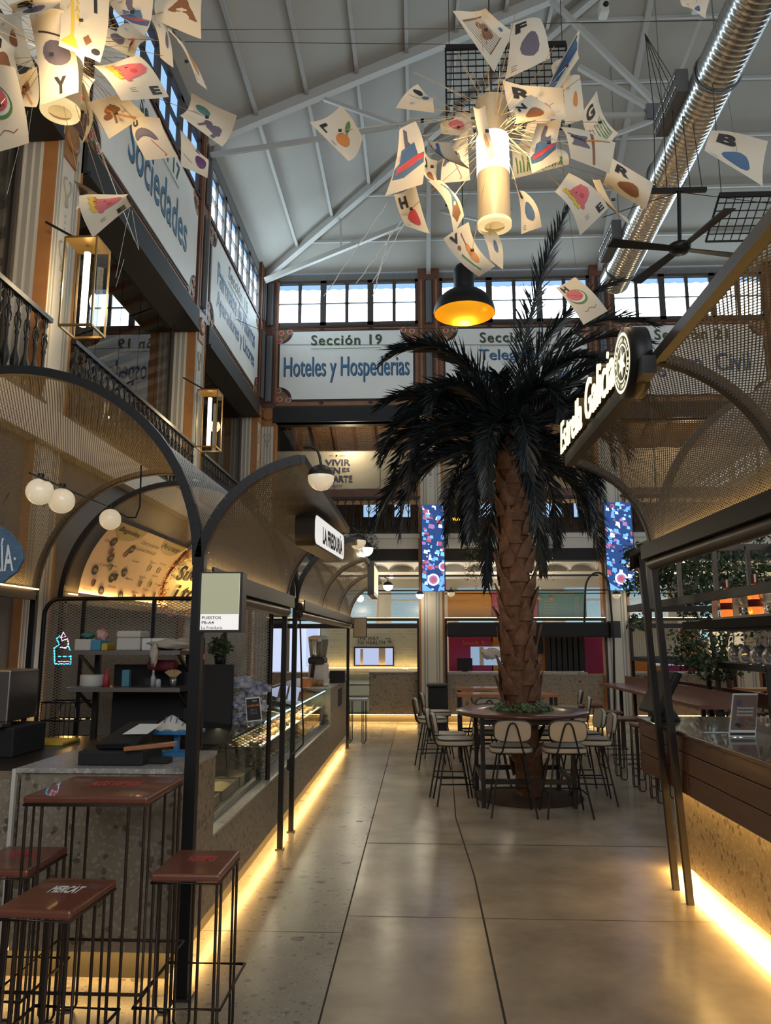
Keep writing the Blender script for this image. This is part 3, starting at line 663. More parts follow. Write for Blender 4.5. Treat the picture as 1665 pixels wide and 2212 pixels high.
for (u, v, s) in ((.04, .70, 'Orxata'), (.22, .42, 'Granissat'), (.44, .55, 'Sucs naturals'), (.12, .40, 'Cafe'), (.46, .30, 'Batuts'), (.28, .16, 'Llimonada'), (.03, .08, 'Infusions'), (.66, .60, 'Porra'), (.8, .62, 'Fartons'), (.62, .36, 'Bunyol'), (.78, .42, 'Xurros'), (.72, .2, 'Tronc'), (.58, .14, 'Bamba'), (.87, .3, 'Creps')): vt(s, u, u + .09, v, v + .035, 0, 0)
for (u, v, m) in ((.16, .60, 4), (.33, .62, 4), (.24, .40, 5), (.12, .18, 4), (.34, .30, 0), (.70, .52, 5), (.84, .52, 5), (.66, .28, 4), (.80, .30, 5), (.75, .10, 4), (.62, .08, 5), (.90, .16, 5)):
    b.poly([vm(u + .022 * cos(k * pi / 5), v + .05 * sin(k * pi / 5), 1.023) for k in range(10)], m); b.poly([vm(u + .01 + dx, v + dv, 1.021) for dx, dv in ((-.006, -.03), (.006, -.03), (.012, .04), (0, .045))], 0)
b.build('menu_print', [M['ink'], M['pbrn'], mat('menu_olive', (.33, .28, .15), .5), M['white'], mat('menu_brown', (.20, .09, .06), .5), mat('menu_khaki', (.30, .27, .12), .5)], t)
t2 = tag(MB().grid(lambda u, v: vm(u, v, 1.04, 9.75, 12.3), 4, 12).build('backing_board', mat('menu_cream', (.62, .47, .36), .5)), 'plain warm lit curved board behind the tinsel ring', 'panel')
t = thing('round_sign', 'round glowing script sign ringed with gold tinsel below the vault', 'sign', (-3.12, 10.1, 2.3))
rc = V((-3.0, 9.9, 2.45)); ru = V((.62, .78, 0)).normalized(); rz = V((.35, -.1, .93)).normalized()
MB().poly([rc + ru * .36 * cos(k * pi / 16) + rz * .38 * sin(k * pi / 16) for k in range(32)]).build('disc', mat('sign_cream', (.6, .46, .2), .4, emit=(1, .72, .25), es=.07), t)
b = MB(); nrm = ru.cross(rz)
for s_, o_, w_, h_ in (('Sucar', .04, .50, .20), ('i toi', -.24, .40, .22)): txt(b, s_, rc + nrm * .03 + rz * o_ - ru * w_ / 2, ru * w_, rz * h_, 0, .015, .3, .008)
b.build('lettering', M['ink'], t)
b = MB()
for k in range(1500):
    a = R.uniform(0, 2 * pi); r = R.gauss(.41, .045); p = rc + (ru * cos(a) + rz * sin(a)) * r + nrm * R.uniform(-.04, .06); d = V((R.uniform(-1, 1), R.uniform(-1, 1), R.uniform(-1, 1))).normalized() * .028; s_ = d.cross(V((R.random(), R.random(), R.random()))).normalized() * .005
    b.add([p - d, p + s_, p + d, p - s_], [(0, 1, 2, 3)], R.choice((0, 0, 1)))
b.build('tinsel_ring', [mat('tinsel_gold', (.8, .42, .08), .25, .8), mat('tinsel_red', (.5, .13, .05), .3, .7)], t)
light('sign_glow', 'POINT', rc + nrm * .2, 2.2, WARM, .08)
# neon cupcake on the left wall
t = thing('neon_sign', 'small cyan and pink neon cupcake sign behind the mesh', 'sign', (-3.4, 7.0, 1.4))
nc = lambda x, y: at(x, y, Y=7.0)
MB().tube([nc(118, 1432), nc(117, 1400), nc(128, 1392), nc(122, 1380), nc(130, 1372)], .006, 5).tube([nc(118, 1434), nc(153, 1434), nc(153, 1408), nc(146, 1392)], .006, 5).tube([nc(126, 1418), nc(152, 1418)], .004, 5).build('cyan_tube', emis('neon_cyan', (.05, .6, 1), 2), t)
MB().tube([nc(130, 1398), nc(142, 1400), nc(148, 1392), nc(146, 1380), nc(134, 1384), nc(132, 1378), nc(142, 1374), nc(137, 1366), nc(131, 1378)], .005, 5).tube([nc(126, 1429), nc(150, 1429)], .004, 5).build('pink_tube', emis('neon_pink', (1, .45, .75), 2), t)

# shelf unit with its things
YS = 6.0
t = thing('shelf_unit', 'steel shelving with black backboard standing in the stall', 'shelf', (-2.3, YS, .5))
def pl(x0, x1, y, Yc=YS): a, b = at(x0, y, Y=Yc), at(x1, y, Y=Yc); return a, b
sh = {}
for nm, y, x0, x1 in (('top', 1408, 160, 402), ('low', 1486, 158, 402)):
    a, b = pl(x0, x1, y); sh[nm] = a.z + .012; MB().box((a.x, YS - .16, a.z - .02), (b.x, YS + .2, a.z + .012)).build('shelf', M['steel'], t)
a, b = pl(215, 478, 1600); c, _ = pl(215, 478, 1437); MB().box((a.x, YS + .21, .9), (b.x + .02, YS + .25, c.z)).build('backboard', M['blackm'], t)
for x in (190, 392): p = at(x, 1450, Y=YS); MB().box((p.x - .02, YS + .16, .9), (p.x + .02, YS + .2, sh['top'])).build('upright', M['dark'], t)
for x in (182, 392):
    p = at(x, 1450, Y=YS)
    for nm in ('top', 'low'): MB().bar((p.x, YS - .1, sh[nm] - .03), (p.x, YS + .18, sh[nm] - .17), .02).build('bracket', M['rail'], t)
a = at(215, 1500, Y=YS); b = at(478, 1500, Y=YS); tag(MB().box((a.x, YS + .26, .5), (b.x, YS + .3, 1.25)).build('divider_board', M['blackm']), 'black divider board behind the steel shelving', 'panel')
def px_box(name, x0, x1, y, hpx, Yc, dp, m, label, cat, base=None, bev=.006):
    a, b = at(x0, y, Y=Yc), at(x1, y, Y=Yc); h = at(x0, y - hpx, Y=Yc).z - a.z; z = base if base is not None else a.z
    return tag(MB().box((a.x, Yc - dp / 2, z), (b.x, Yc + dp / 2, z + h)).build(name, m, bevel=bev), label, cat)
zt = sh['top']; zl = sh['low']
px_box('food_box', 172, 206, 1404, 24, YS, .2, M['white'], 'low white plastic box at the left of the top shelf', 'box', zt)
px_box('carton', 205, 226, 1404, 22, YS, .18, mat('carton_blue', (.06, .30, .50), .5), 'blue carton between the white box and the yellow one', 'box', zt)
px_box('carton', 227, 240, 1404, 15, YS, .16, M['yellow'], 'small yellow carton on the top shelf', 'box', zt)
t = thing('takeaway_box', 'large white lidded foam box on the top shelf', 'box', at(286, 1404, Y=YS))
a, b = at(261, 1404, Y=YS), at(311, 1404, Y=YS); MB().box((a.x, YS - .1, zt), (b.x, YS + .1, zt + .095)).build('tub', M['white'], t, bevel=.01); MB().box((a.x - .004, YS - .105, zt + .095), (b.x + .004, YS + .105, zt + .15)).build('lid', M['white'], t, bevel=.015)
px_box('carton', 312, 332, 1404, 26, YS, .14, M['board'], 'grey white carton right of the foam box', 'box', zt)
px_box('carton', 333, 364, 1404, 26, YS, .14, M['board'], 'wider grey white carton at the right of the shelf', 'box', zt)
def blob(b, c, rx, ry, rz, n=18, seed=1, amp=.25, m=0):
    rr = random.Random(seed); ph = [rr.uniform(0, 6) for _ in range(6)]
    def f(u, v):
        a = 2 * pi * u; t_ = pi * v; k = 1 + amp * (sin(3 * a + ph[0]) * sin(4 * t_ + ph[1]) + .6 * sin(7 * a + ph[2] + 3 * t_))
        return (c[0] + rx * k * sin(t_) * cos(a), c[1] + ry * k * sin(t_) * sin(a), c[2] + rz * k * cos(t_))
    return b.grid(f, n, n // 2, m)
p = at(190, 1377, Y=YS); b = MB(); blob(b, (p.x, YS, zt + .115), .05, .05, .025, seed=2); tag(b.build('plastic_bag', M['pteal']), 'crumpled green bag on the low white box', 'bag')
p = at(218, 1372, Y=YS); b = MB(); blob(b, (p.x, YS + .02, zt + .115), .045, .03, .05, seed=5); tag(b.build('plastic_bag', mat('bag_white_red', (.6, .5, .45), .4, noise=(.5, .08, .06), nscale=14)), 'crumpled white and red bag on the blue carton', 'bag')
p = at(372, 1400, Y=YS - .1); b = MB(); blob(b, (p.x, YS - .08, zt + .045), .16, .07, .04, seed=8); blob(b, (p.x - .12, YS - .16, zt - .03), .03, .02, .08, seed=9); tag(b.build('plastic_wrap', mat('wrap', (.50, .45, .38), .25, noise=(.6, .56, .5), nscale=4)), 'roll of crumpled clear wrap hanging over the top shelf', 'wrap')
b = MB(); p = at(350, 1432, Y=YS); b.box((p.x - .12, YS - .02, zl + .12), (p.x + .10, YS + .12, zl + .20)); tag(b.build('fabric_bundle', mat('dark_red', (.16, .02, .03), .7), bevel=.03), 'dark red bundle under the top shelf', 'cloth')
# lower shelf things
p = at(198, 1484, Y=YS); b = MB(); b.lathe([(.001, 0), (.085, 0), (.09, .01), (.09, .085), (.085, .09), (.001, .09)], (p.x, YS, zl), 24); tag(b.build('plate_stack', M['white']), 'stack of round white plates on the lower shelf', 'plates')
def bottle(x, m, mc, label, r=.024, h=.11, cat='bottle', nm='bottle'):
    p = at(x, 1484, Y=YS); t = thing(nm, label, cat, (p.x, YS, zl)); b = MB(); b.lathe([(.001, 0), (r, 0), (r, h * .65), (r * .5, h * .82), (r * .45, h)], (p.x, YS, zl), 14); b.build('body', m, t)
    b = MB(); b.lathe([(r * .5, h * .98), (r * .5, h * 1.1), (r * .2, h * 1.3), (.001, h * 1.3)], (p.x, YS, zl), 10); b.build('cap', mc, t); return t
bottle(229, M['pred'], M['pred'], 'red squeeze bottle on the lower shelf')
bottle(330, mat('plastic_clear', (.5, .52, .52), .2), M['white'], 'clear squeeze bottle beside the wooden sticks', .02, .11)
px_box('paper_cup_sleeve', 264, 280, 1484, 36, YS, .05, mat('blue_pack', (.10, .28, .36), .5), 'tall blue patterned packet on the lower shelf', 'packet', zl)
px_box('price_card', 311, 333, 1484, 18, YS, .02, M['ink'], 'small black card on the lower shelf', 'card', zl)
p = at(343, 1484, Y=YS); b = MB(); b.lathe([(.001, 0), (.026, 0), (.02, .05), (.012, .06), (.001, .06)], (p.x, YS - .02, zl), 14); tag(b.build('glass_cup', mat('plastic_clear', (.5, .52, .52), .2)), 'upturned clear cup beside the black card', 'cup')
p = at(373, 1484, Y=YS); t = thing('stick_pot', 'metal pot of wooden spatulas on the lower shelf', 'pot', (p.x, YS, zl)); b = MB(); b.lathe([(.001, 0), (.028, 0), (.03, .075), (.027, .075), (.026, .01)], (p.x, YS, zl), 16); b.build('pot', M['steel'], t)
for k in range(9): a = -.9 + .22 * k; MB().obox((p.x + .035 * sin(a), YS + R.uniform(-.012, .012), zl + .085), (.007 * cos(a), 0, -.007 * sin(a)), (0, .0015, 0), (.045 * sin(a), 0, .045 * cos(a))).build('wooden_stick', mat('stick_wood', (.52, .36, .18), .6), t)
# espresso tap and rack at the back left
t = thing('dish_rack', 'black wire dish rack with glasses by the sink', 'rack', at(140, 1580, Y=6.3)); 
a, b_ = at(104, 1592, Y=6.3), at(190, 1515, Y=6.3); b = MB()
for z in (a.z, (a.z + b_.z) / 2, b_.z):
    b.tube([(a.x, 6.15, z), (b_.x, 6.15, z), (b_.x, 6.4, z), (a.x, 6.4, z)], .006, 5, closed=True)
for k in range(9): x = a.x + (b_.x - a.x) * k / 8; b.tube([(x, 6.15, a.z), (x, 6.15, b_.z)], .003, 4)
b.build('wire_frame', BL, t)
c = at(148, 1560, Y=6.3); MB().tube([(c.x - .08, 6.3, c.z - .08)] + [(c.x - .02 + .07 * cos(a_), 6.3, c.z + .09 + .07 * sin(a_)) for a_ in [pi - pi * k / 8 for k in range(9)]] + [(c.x + .05, 6.3, c.z + .03)], .008, 8).build('tap', M['steel'], t)
b = MB().box((-3.42, 7.3, .98), (-3.05, 7.32, .992)); tag(b.build('led_strip', M['warm']), 'warm strip light low on the wall behind the mesh', 'light'); light('sink_glow', 'POINT', (-3.1, 6.9, 1.05), 1.6, WARM, .08)
# cash terminal, receipts, bag on stand
zc = 1.046
t = thing('cash_terminal', 'black till terminal with a printed sheet on the near counter', 'till', (-1.75, 4.5, zc))
a = at(155, 1655, Z=zc); b0 = at(330, 1650, Z=zc)
MB().box((a.x + .02, a.y + .02, zc), (b0.x - .03, a.y + .34, zc + .075)).build('cash_drawer', M['blackm'], t, bevel=.008)
b = MB(); b.add([(a.x + .10, a.y + .06, zc + .08), (b0.x - .10, a.y + .06, zc + .08), (b0.x - .10, a.y + .32, zc + .09), (a.x + .10, a.y + .32, zc + .09), (a.x + .10, a.y + .04, zc + .11), (b0.x - .12, a.y + .04, zc + .12), (b0.x - .05, a.y + .33, zc + .21), (a.x + .18, a.y + .33, zc + .20)], [(0, 3, 2, 1), (4, 5, 6, 7), (0, 1, 5, 4), (1, 2, 6, 5), (2, 3, 7, 6), (3, 0, 4, 7)]); b.build('screen', M['blackm'], t, bevel=.008)
b = MB(); p, q_, r_, s_ = (at(x, y, Y=4.5) for x, y in ((235, 1578), (285, 1590), (322, 1576), (272, 1562)))
b.add([(a.x + .22, a.y + .12, zc + .152), (a.x + .36, a.y + .11, zc + .155), (a.x + .40, a.y + .22, zc + .196), (a.x + .27, a.y + .24, zc + .195)], [(0, 1, 2, 3)]); tag(b.build('printed_sheet', M['board'], solid=.002), 'printed paper sheet in plastic lying on the till', 'paper')
b = MB(); b.bar((a.x + .28, a.y + .0, zc + .09), (a.x + .55, a.y + .03, zc + .115), .05, .022); tag(b.build('wooden_block', M['woodo'], bevel=.004), 'slim wooden block leaning under the till screen', 'block')
p = at(330, 1600, Z=1.17); t = thing('display_stand', 'bright blue stand on the near counter beside the till', 'stand', (p.x, 4.6, zc))
MB().box((p.x - .13, 4.52, zc + .12), (p.x + .16, 4.70, zc + .14)).build('tray', mat('blue_plastic', (.03, .20, .45), .4), t, bevel=.004); MB().box((p.x + .0, 4.6, zc + .02), (p.x + .03, 4.63, zc + .12)).build('stem', MATS['blue_plastic'], t); MB().box((p.x - .05, 4.54, zc), (p.x + .09, 4.68, zc + .02)).build('base', MATS['blue_plastic'], t)
b = MB(); b.grid(lambda u, v: (p.x - .12 + .26 * u, 4.54 + .14 * v, zc + .145 + .075 * sin(pi * min(1, u * 1.3)) * sin(pi * v) + .005 * sin(20 * u)), 20, 12); b.box((p.x - .1, 4.55, zc + .141), (p.x + .12, 4.67, zc + .15))
for k in range(6): x = p.x - .05 + .035 * k; b.tube([(x + .006 * sin(3 * j), 4.565 + .012 * j, zc + .145 + .075 * sin(pi * min(1, (x - p.x + .12) / .26 * 1.3)) * sin(pi * (.18 + .085 * j)) + .006) for j in range(5)], .003, 4, 1)
tag(b.build('paper_bag', [M['white'], M['pblue']]), 'white paper bag with dark blue squiggles on the blue stand', 'bag')
b = MB(); p = at(395, 1590, Z=1.05); b.box((-1.50, 4.25, zc), (-1.36, 4.33, zc + .03)); tag(b.build('card_reader', M['blackm'], bevel=.008), 'small black card reader by the till', 'card reader')
# plant, foil bouquet, card
p = at(475, 1432, Y=6.3); t = thing('potted_plant', 'small potted leafy plant on the black divider', 'plant', (p.x, 6.3, p.z))
b = MB(); b.lathe([(.001, 0), (.035, 0), (.045, .07), (.04, .07), (.001, .06)], (p.x, 6.28, p.z - .01), 14); b.build('pot', BL, t)
def leaves(b, c, rx, ry, rz, n, s, rr, m=0, droop=.3, m2=None):
    for _ in range(n):
        while True:
            q = V((rr.uniform(-1, 1), rr.uniform(-1, 1), rr.uniform(-1, 1)))
            if q.length < 1: break
        q = V((c[0] + q.x * rx, c[1] + q.y * ry, c[2] + q.z * rz)); d = V((rr.gauss(0, 1), rr.gauss(0, 1), rr.gauss(-droop, .7))).normalized(); e = d.cross(V((rr.gauss(0, 1), rr.gauss(0, 1), rr.gauss(0, 1)))).normalized(); L = s * rr.uniform(.6, 1.2)
        b.add([q, q + d * L * .45 + e * L * .20, q + d * L, q + d * L * .45 - e * L * .20], [(0, 1, 2, 3)], m if m2 is None or rr.random() < .75 else m2)
    return b
leaves(MB(), (p.x, 6.28, p.z + .13), .09, .09, .075, 350, .045, R).build('foliage', M['leaf'], t)
p = at(540, 1575, Y=6.2); t = thing('foil_bouquet', 'crinkled white and blue paper bouquet on the case top', 'bouquet', (-1.55, 6.2, 1.09)); b = MB()
for k in range(26):
    q = at(R.uniform(512, 575), R.uniform(1470, 1572), Y=6.25 + R.uniform(-.06, .06)); n_ = V((R.gauss(0, 1), R.gauss(-1, .6), R.gauss(0, 1))).normalized(); a = n_.cross(V((0, 0, 1))).normalized(); c = n_.cross(a); s_ = .07
    ph = R.uniform(0, 6); b.grid(lambda u, v: q + a * (u - .5) * s_ * 1.6 + c * (v - .5) * s_ * 1.3 + n_ * .022 * sin(9 * u + ph) * cos(7 * v + ph), 5, 5, 0, False)
b.build('paper_leaves', mat('foil_paper', (.50, .50, .52), .35, noise=(.24, .27, .40), nscale=12), t)
MB().cyl((-1.6, 6.25, 1.09), (-1.6, 6.25, 1.35), .02, 8).build('stem', M['pgrn'], t)
t = thing('card_sign', 'small dark menu card in a clear stand on the display case', 'card', (-1.45, 5.6, 1.06))
a, b0, c, d = (at(x, y, Y=5.7) for x, y in ((533, 1560), (566, 1556), (561, 1505), (530, 1508)))
b = MB(); b.prism([a, b0, c, d], (0, .004, 0)); b.build('frame', M['board'], t)
b = MB(); sh_ = lambda p_, k: p_.lerp((a + b0 + c + d) / 4, .1) + V((0, -.003, 0)); b.poly([sh_(x, 0) for x in (a, b0, c, d)]); b.build('card', M['ink'], t)
b = MB(); o_ = a.lerp(d, .62) + V((.012, -.006, 0)); txt(b, 'LA FREIDURÍA', o_, (b0 - a) * .8, (d - a) * .11, 0, .03); txt(b, 'menu', a.lerp(d, .84) + V((.05, -.006, 0)), (b0 - a) * .3, (d - a) * .07, 1)
for k in range(4): txt(b, 'croquetes i mes', a.lerp(d, .5 - .06 * k) + V((.03, -.006, 0)), (b0 - a) * .45, (d - a) * .03, 1)
b.build('lettering', [M['porg'], M['white']], t)
MB().bar(a.lerp(b0, .1), (a.x + .015, 5.72, 1.05), .006).build('stand', M['glassb'], t)
# back shelves of small metal things between board and partition
b = MB()
t = thing('coffee_station', 'cluttered dark steel coffee station beside the black board', 'machine', (-1.9, 6.45, .9))
for z in (1.12, 1.28, 1.42): a = at(462, 1500, Y=6.4); MB().box((a.x, 6.3, z), (a.x + .16, 6.5, z + .015)).build('shelf', M['rail'], t)
a = at(462, 1570, Y=6.4); MB().box((a.x, 6.32, .9), (a.x + .15, 6.5, 1.1)).build('grinder', M['dark'], t, bevel=.01)
for k in range(5): MB().lathe([(.001, 0), (.02, 0), (.026, .05), (.001, .05)], (a.x + .03 + .028 * k, 6.38, 1.135 + (.16 if k % 2 else 0)), 10).build('cup', M['white'], t)
# counter things at the far end
t = thing('drink_dispenser', 'white cold drink dispenser with a clear tank on the far counter', 'machine', (-1.75, 11.2, 1.075))
cx = at(686, 1480, Y=11.3); s = 11.3 / 1650 * 1.02; D = lambda x: (x - 687) * s
MB().box((cx.x - 17 * s, 11.15, 1.075), (cx.x + 19 * s, 11.55, 1.075 + 46 * s)).build('body', M['white'], t, bevel=.03)
MB().box((cx.x - 17 * s, 11.08, 1.075 + 44 * s), (cx.x + 17 * s, 11.5, 1.075 + 58 * s)).build('tap_housing', M['dark'], t, bevel=.03)
b = MB(); b.lathe([(.001, 0), (16 * s, 0), (18 * s, 10 * s), (21 * s, 34 * s), (21 * s, 38 * s)], (cx.x, 11.32, 1.075 + 56 * s), 24); b.build('tank', mat('tank_plastic', (.55, .52, .46), .15, trans=.75), t)
b = MB(); b.lathe([(21.5 * s, 0), (22 * s, 5 * s), (12 * s, 8 * s), (.001, 8 * s)], (cx.x, 11.32, 1.075 + 94 * s), 24); b.build('lid', M['white'], t)
MB().cyl((cx.x, 11.32, 1.075 + 58 * s), (cx.x, 11.32, 1.075 + 90 * s), .02, 10).build('paddle', M['porg'], t)
MB().bar((cx.x - .06, 11.1, 1.2), (cx.x - .03, 11.05, 1.4), .05).build('handle', M['blackm'], t)
for k, (x, y, h, r, mm, lb) in enumerate(((662, 1476, 14, 11, 'wood_tub', 'wooden tub of sauces on the far counter'), (676, 1476, 15, 9, 'wood_tub', 'second wooden tub beside the dispenser'), (690, 1477, 13, 10, 'clay', 'heart marked clay pot on the far counter'))):
    p = at(x, y, Y=11.05); sc = 11.05 / 1650; b = MB(); b.lathe([(.001, 0), (r * sc * .8, 0), (r * sc, h * sc), (r * sc * .85, h * sc), (.001, h * sc * .6)], (p.x, 11.05, 1.076), 16); tag(b.build('wooden_tub' if k < 2 else 'clay_pot', mat(mm, (.36, .19, .08) if k < 2 else (.30, .18, .10), .6)), lb, 'pot')
p = at(703, 1478, Y=11.0); b = MB(); b.lathe([(.001, 0), (.035, 0), (.055, .045), (.05, .045), (.001, .015)], (p.x, 11.0, 1.076), 16); tag(b.build('bowl', M['white']), 'small white bowl near the end of the counter', 'bowl')
px_box('till_screen', 713, 745, 1472, 26, 12.0, .2, M['blackm'], 'black till at the far end of the pastry counter', 'till', 1.076)
px_box('food_basket', 650, 672, 1500, 20, 10.6, .2, M['woodo'], 'wooden snack crate on top of the case', 'crate', 1.09)
# crank rods
b = MB(); f_ = lambda x, y, Y: at(x, y, Y=Y)
t = thing('crank_rod', 'thin black awning crank hanging from the ribbed canopy', 'crank', f_(650, 1500, 6.95))
MB().tube([f_(x, y, 6.95) for x, y in ((648, 1330), (651, 1450), (655, 1590), (654, 1608), (640, 1622), (628, 1632), (624, 1645), (623, 1664))], .008, 6).build('rod', BL, t)
MB().cyl(f_(623, 1640, 6.95), f_(622, 1662, 6.95), .013, 8).build('handle', M['blackm'], t); MB().ball(f_(645, 1312, 6.95), .045, 12).build('gear_housing', M['dark'], t)
t = thing('crank_rod', 'black awning crank with pink tape beside the thick post', 'crank', f_(436, 1500, 4.05))
MB().tube([f_(x, y, 4.05) for x, y in ((440, 1378), (437, 1460), (435, 1560), (434, 1610), (424, 1632), (417, 1650), (416, 1690))], .008, 6).build('rod', BL, t)
MB().cyl(f_(436, 1480, 4.05), f_(435, 1570, 4.05), .011, 8).build('grip', M['blackm'], t); MB().cyl(f_(438, 1412, 4.05), f_(438, 1424, 4.05), .011, 8).build('tape', M['pink'], t); MB().cyl(f_(416, 1692, 4.05), f_(416, 1716, 4.05), .012, 8).build('handle', M['pbrn'], t)
# lightbox on the post
t = thing('lightbox_sign', 'square lightbox with olive panel on the thick post', 'sign', (-1.05, 3.97, 2.0))
TL, TR_, BR_, BL_ = (at(x, y, Y=3.97) for x, y in ((434, 1236), (524, 1236), (520, 1366), (430, 1366)))
MB().box((BL_.x - .008, 3.96, BL_.z), (TR_.x + .004, 4.06, TL.z)).build('case', M['dark'], t)
MB().box((BL_.x + .008, 3.952, BL_.z + .012), (TR_.x - .010, 3.962, TL.z - .008)).build('white_panel', mat('lit_white', (.6, .6, .6), .5, emit=(1, .97, .92), es=.16), t)
zm = BL_.z + .30 * (TL.z - BL_.z); MB().box((BL_.x + .008, 3.949, zm), (TR_.x - .010, 3.953, TL.z - .008)).build('olive_panel', mat('olive', (.33, .34, .22), .5, emit=(.9, .9, .6), es=.06), t)
b = MB(); w0 = TR_.x - BL_.x; h0 = TL.z - BL_.z
for s_, z_, ww, hh, bo in (('PUESTOS', .215, .46, .048, .012), ('PB-A4', .135, .29, .048, .012), ('La Freiduría', .052, .50, .05, 0)): txt(b, s_, (BL_.x + .018, 3.946, BL_.z + z_ * h0), (w0 * ww, 0, 0), (0, 0, h0 * hh), 0, bo)
b.build('lettering', M['ink'], t); MB().box((p1.x, 3.98, at(420, 1320, Y=3.97).z), (BL_.x, 4.02, at(420, 1306, Y=3.97).z)).build('bracket', M['dark'], t)
t = thing('lightbox_sign', 'small tan lightbox on the last post of the pastry counter', 'sign', (-1.1, 12.5, 2.0))
a, c = at(763, 1377, Y=12.5), at(792, 1334, Y=12.5); MB().box((a.x, 12.5, a.z), (c.x, 12.58, c.z)).build('case', M['dark'], t); MB().box((a.x + .012, 12.49, a.z + .012), (c.x - .012, 12.5, c.z - .012)).build('panel', mat('tan_panel', (.36, .27, .18), .5), t)
# "la freiduria" box sign
t = thing('box_sign', 'long rounded box sign for the fried food stall under the canopy', 'sign', (-.8, 5.6, 2.4))
p0 = at(679, 1170, Y=5.2); p2 = at(742, 1219, Y=6.35); p3 = at(748, 1158, Y=6.35); p1_ = at(684, 1102, Y=5.2)
U_ = V((p2.x - p0.x, p2.y - p0.y, 0)); Ln = U_.length; U_.normalize(); N_ = V((U_.y, -U_.x, 0)); zb = (p0.z + p2.z) / 2; zt_ = (p1_.z + p3.z) / 2; O_ = V((p0.x, p0.y, zb)); hh = zt_ - zb
def rrect(g, d): 
    r = .07; out = []
    for (cx_, cz_, s0) in ((r, r, 180), (Ln - r, r, 270), (Ln - r, hh - r, 0), (r, hh - r, 90)):
        for k in range(6): a_ = radians(s0 + 18 * k); out.append(O_ + U_ * (cx_ + (r - g) * cos(a_)) + V((0, 0, cz_ + (r - g) * sin(a_))) + N_ * d)
    return out
MB().prism(rrect(0, -.14), N_ * .14).build('case', M['dark'], t)
MB().prism(rrect(.014, 0), N_ * .004).build('face', mat('lit_white', (.6, .6, .6), .5), t)
b = MB(); txt(b, 'LA FREIDURÍA', O_ + U_ * .25 + N_ * .007 + V((0, 0, hh * .17)), U_ * (Ln - .35), (0, 0, hh * .66), 0, .05); b.build('lettering', M['ink'], t)
t = thing('box_sign', 'small dark box sign hanging at the far end of the ribbed canopy', 'sign', (-.7, 10, 2.3))
a, c = at(797, 1285, Y=9.6), at(815, 1236, Y=10.6); MB().box((a.x - .02, 9.6, a.z), (a.x + .06, 10.6, c.z + .05)).build('case', BL, t); MB().box((a.x + .06, 9.66, a.z + .05), (a.x + .065, 10.54, c.z)).build('face', mat('lit_tan', (.5, .42, .2), .4, emit=(1, .8, .4), es=.3), t)
# globe lamps
def globe(x, y, r, Y, half, lit, label, arm=None, mount=None):
    c = at(x, y, Y=Y); rad = r / F * (c - cam.location).length * .985; t = thing('globe_lamp', label, 'lamp', c)
    b = MB(); n = 24
    if half: b.lathe([(rad * sin(a), -rad * cos(a)) for a in [max(.001, pi * .54 * k / 12) for k in range(13)]], c, n); b.build('glass_bowl', M['globel' if lit else 'globe'], t); MB().lathe([(rad * 1.02 * sin(a), -rad * 1.02 * cos(a)) for a in [pi * .54 + (pi * .459) * k / 10 for k in range(11)]], c, n).build('metal_cap', M['dark'], t)
    else: b.ball(c, rad, n); b.build('glass_globe', M['globel' if lit else 'globe'], t); MB().cyl(c + V((0, 0, rad * .93)), c + V((0, 0, rad * 1.15)), rad * .3, 10).build('fitting', M['dark'], t)
    if arm == 'rail': MB().tube([c + V((0, 0, rad)), c + V((0, .02, rad + .04)), V((c.x, 16.6, max(2.76, c.z + .05)))], .008, 6).build('arm', BL, t)
    elif arm: MB().tube([c + V((0, 0, rad))] + [at(px_, py_, Y=Y) for px_, py_ in arm], .008, 6).build('arm', BL, t)
    if lit: light('globe_light', 'POINT', c - V((0, 0, rad * 1.3)), 3.0, (1, .85, .6), rad)
    return t
globe(693, 1032, 29, 4.05, True, False, 'half black half white globe lamp at the tip of the near canopy', [(690, 985), (684, 970), (672, 966), (655, 966)])
globe(773, 1170, 17.5, 7.6, True, False, 'unlit half black globe lamp beyond the box sign', [(771, 1145), (760, 1140)])
globe(790, 1186, 16, 8.6, True, True, 'lit half black globe lamp just behind the unlit one', [(790, 1165), (780, 1160)])
globe(838, 1266, 10.5, 12.0, True, True, 'lit half black globe lamp near the pillar above the pastry counter', [(838, 1250), (830, 1247)])
globe(778, 1293, 7.5, 16.4, False, True, 'small lit globe lamp framed by the last canopy arch', 'rail')
globe(907, 1285, 8.5, 16.35, True, True, 'small lit globe lamp left of the video column', 'rail')
globe(974, 1281, 8.5, 16.35, True, False, 'small dark capped globe lamp right of the video column', 'rail')
globe(1331, 1285, 8.5, 16.35, True, False, 'small black capped globe lamp beside the right video column', 'rail')
globe(1400, 1284, 9, 16.35, True, True, 'lit globe lamp in the leaves of the right tree', 'rail')
globe(845, 1245, 5, 18.0, False, True, 'tiny lit ceiling lamp beyond the far screens')
t = thing('globe_pendant_rail', 'thin black rail holding three opal globes under the near vault', 'lamp rail', at(160, 1080, Y=5)); 
gl = []
for i, (x, y, r, Y, d) in enumerate(((86, 1062, 27, 4.55, 'nearest'), (133, 1082, 26, 4.8, 'middle'), (238, 1122, 22, 5.6, 'farthest'))):
    c = at(x, y, Y=Y); rad = r / F * (c - cam.location).length * .98; MB().ball(c, rad, 24).build('glass_globe', M['globe'], t); MB().cyl(c + V((0, 0, rad * .92)), c + V((0, 0, rad + .03)), .02, 10).build('fitting', M['dark'], t); gl.append((c, rad))
a = at(64, 1022, Y=4.3); bq = at(236, 1096, Y=5.6); MB().tube([a, bq, at(275, 1118, Y=5.9), at(293, 1118, Y=5.95), at(302, 1095, Y=5.95), at(305, 1005, Y=5.95)], .007, 6).build('rail', BL, t)
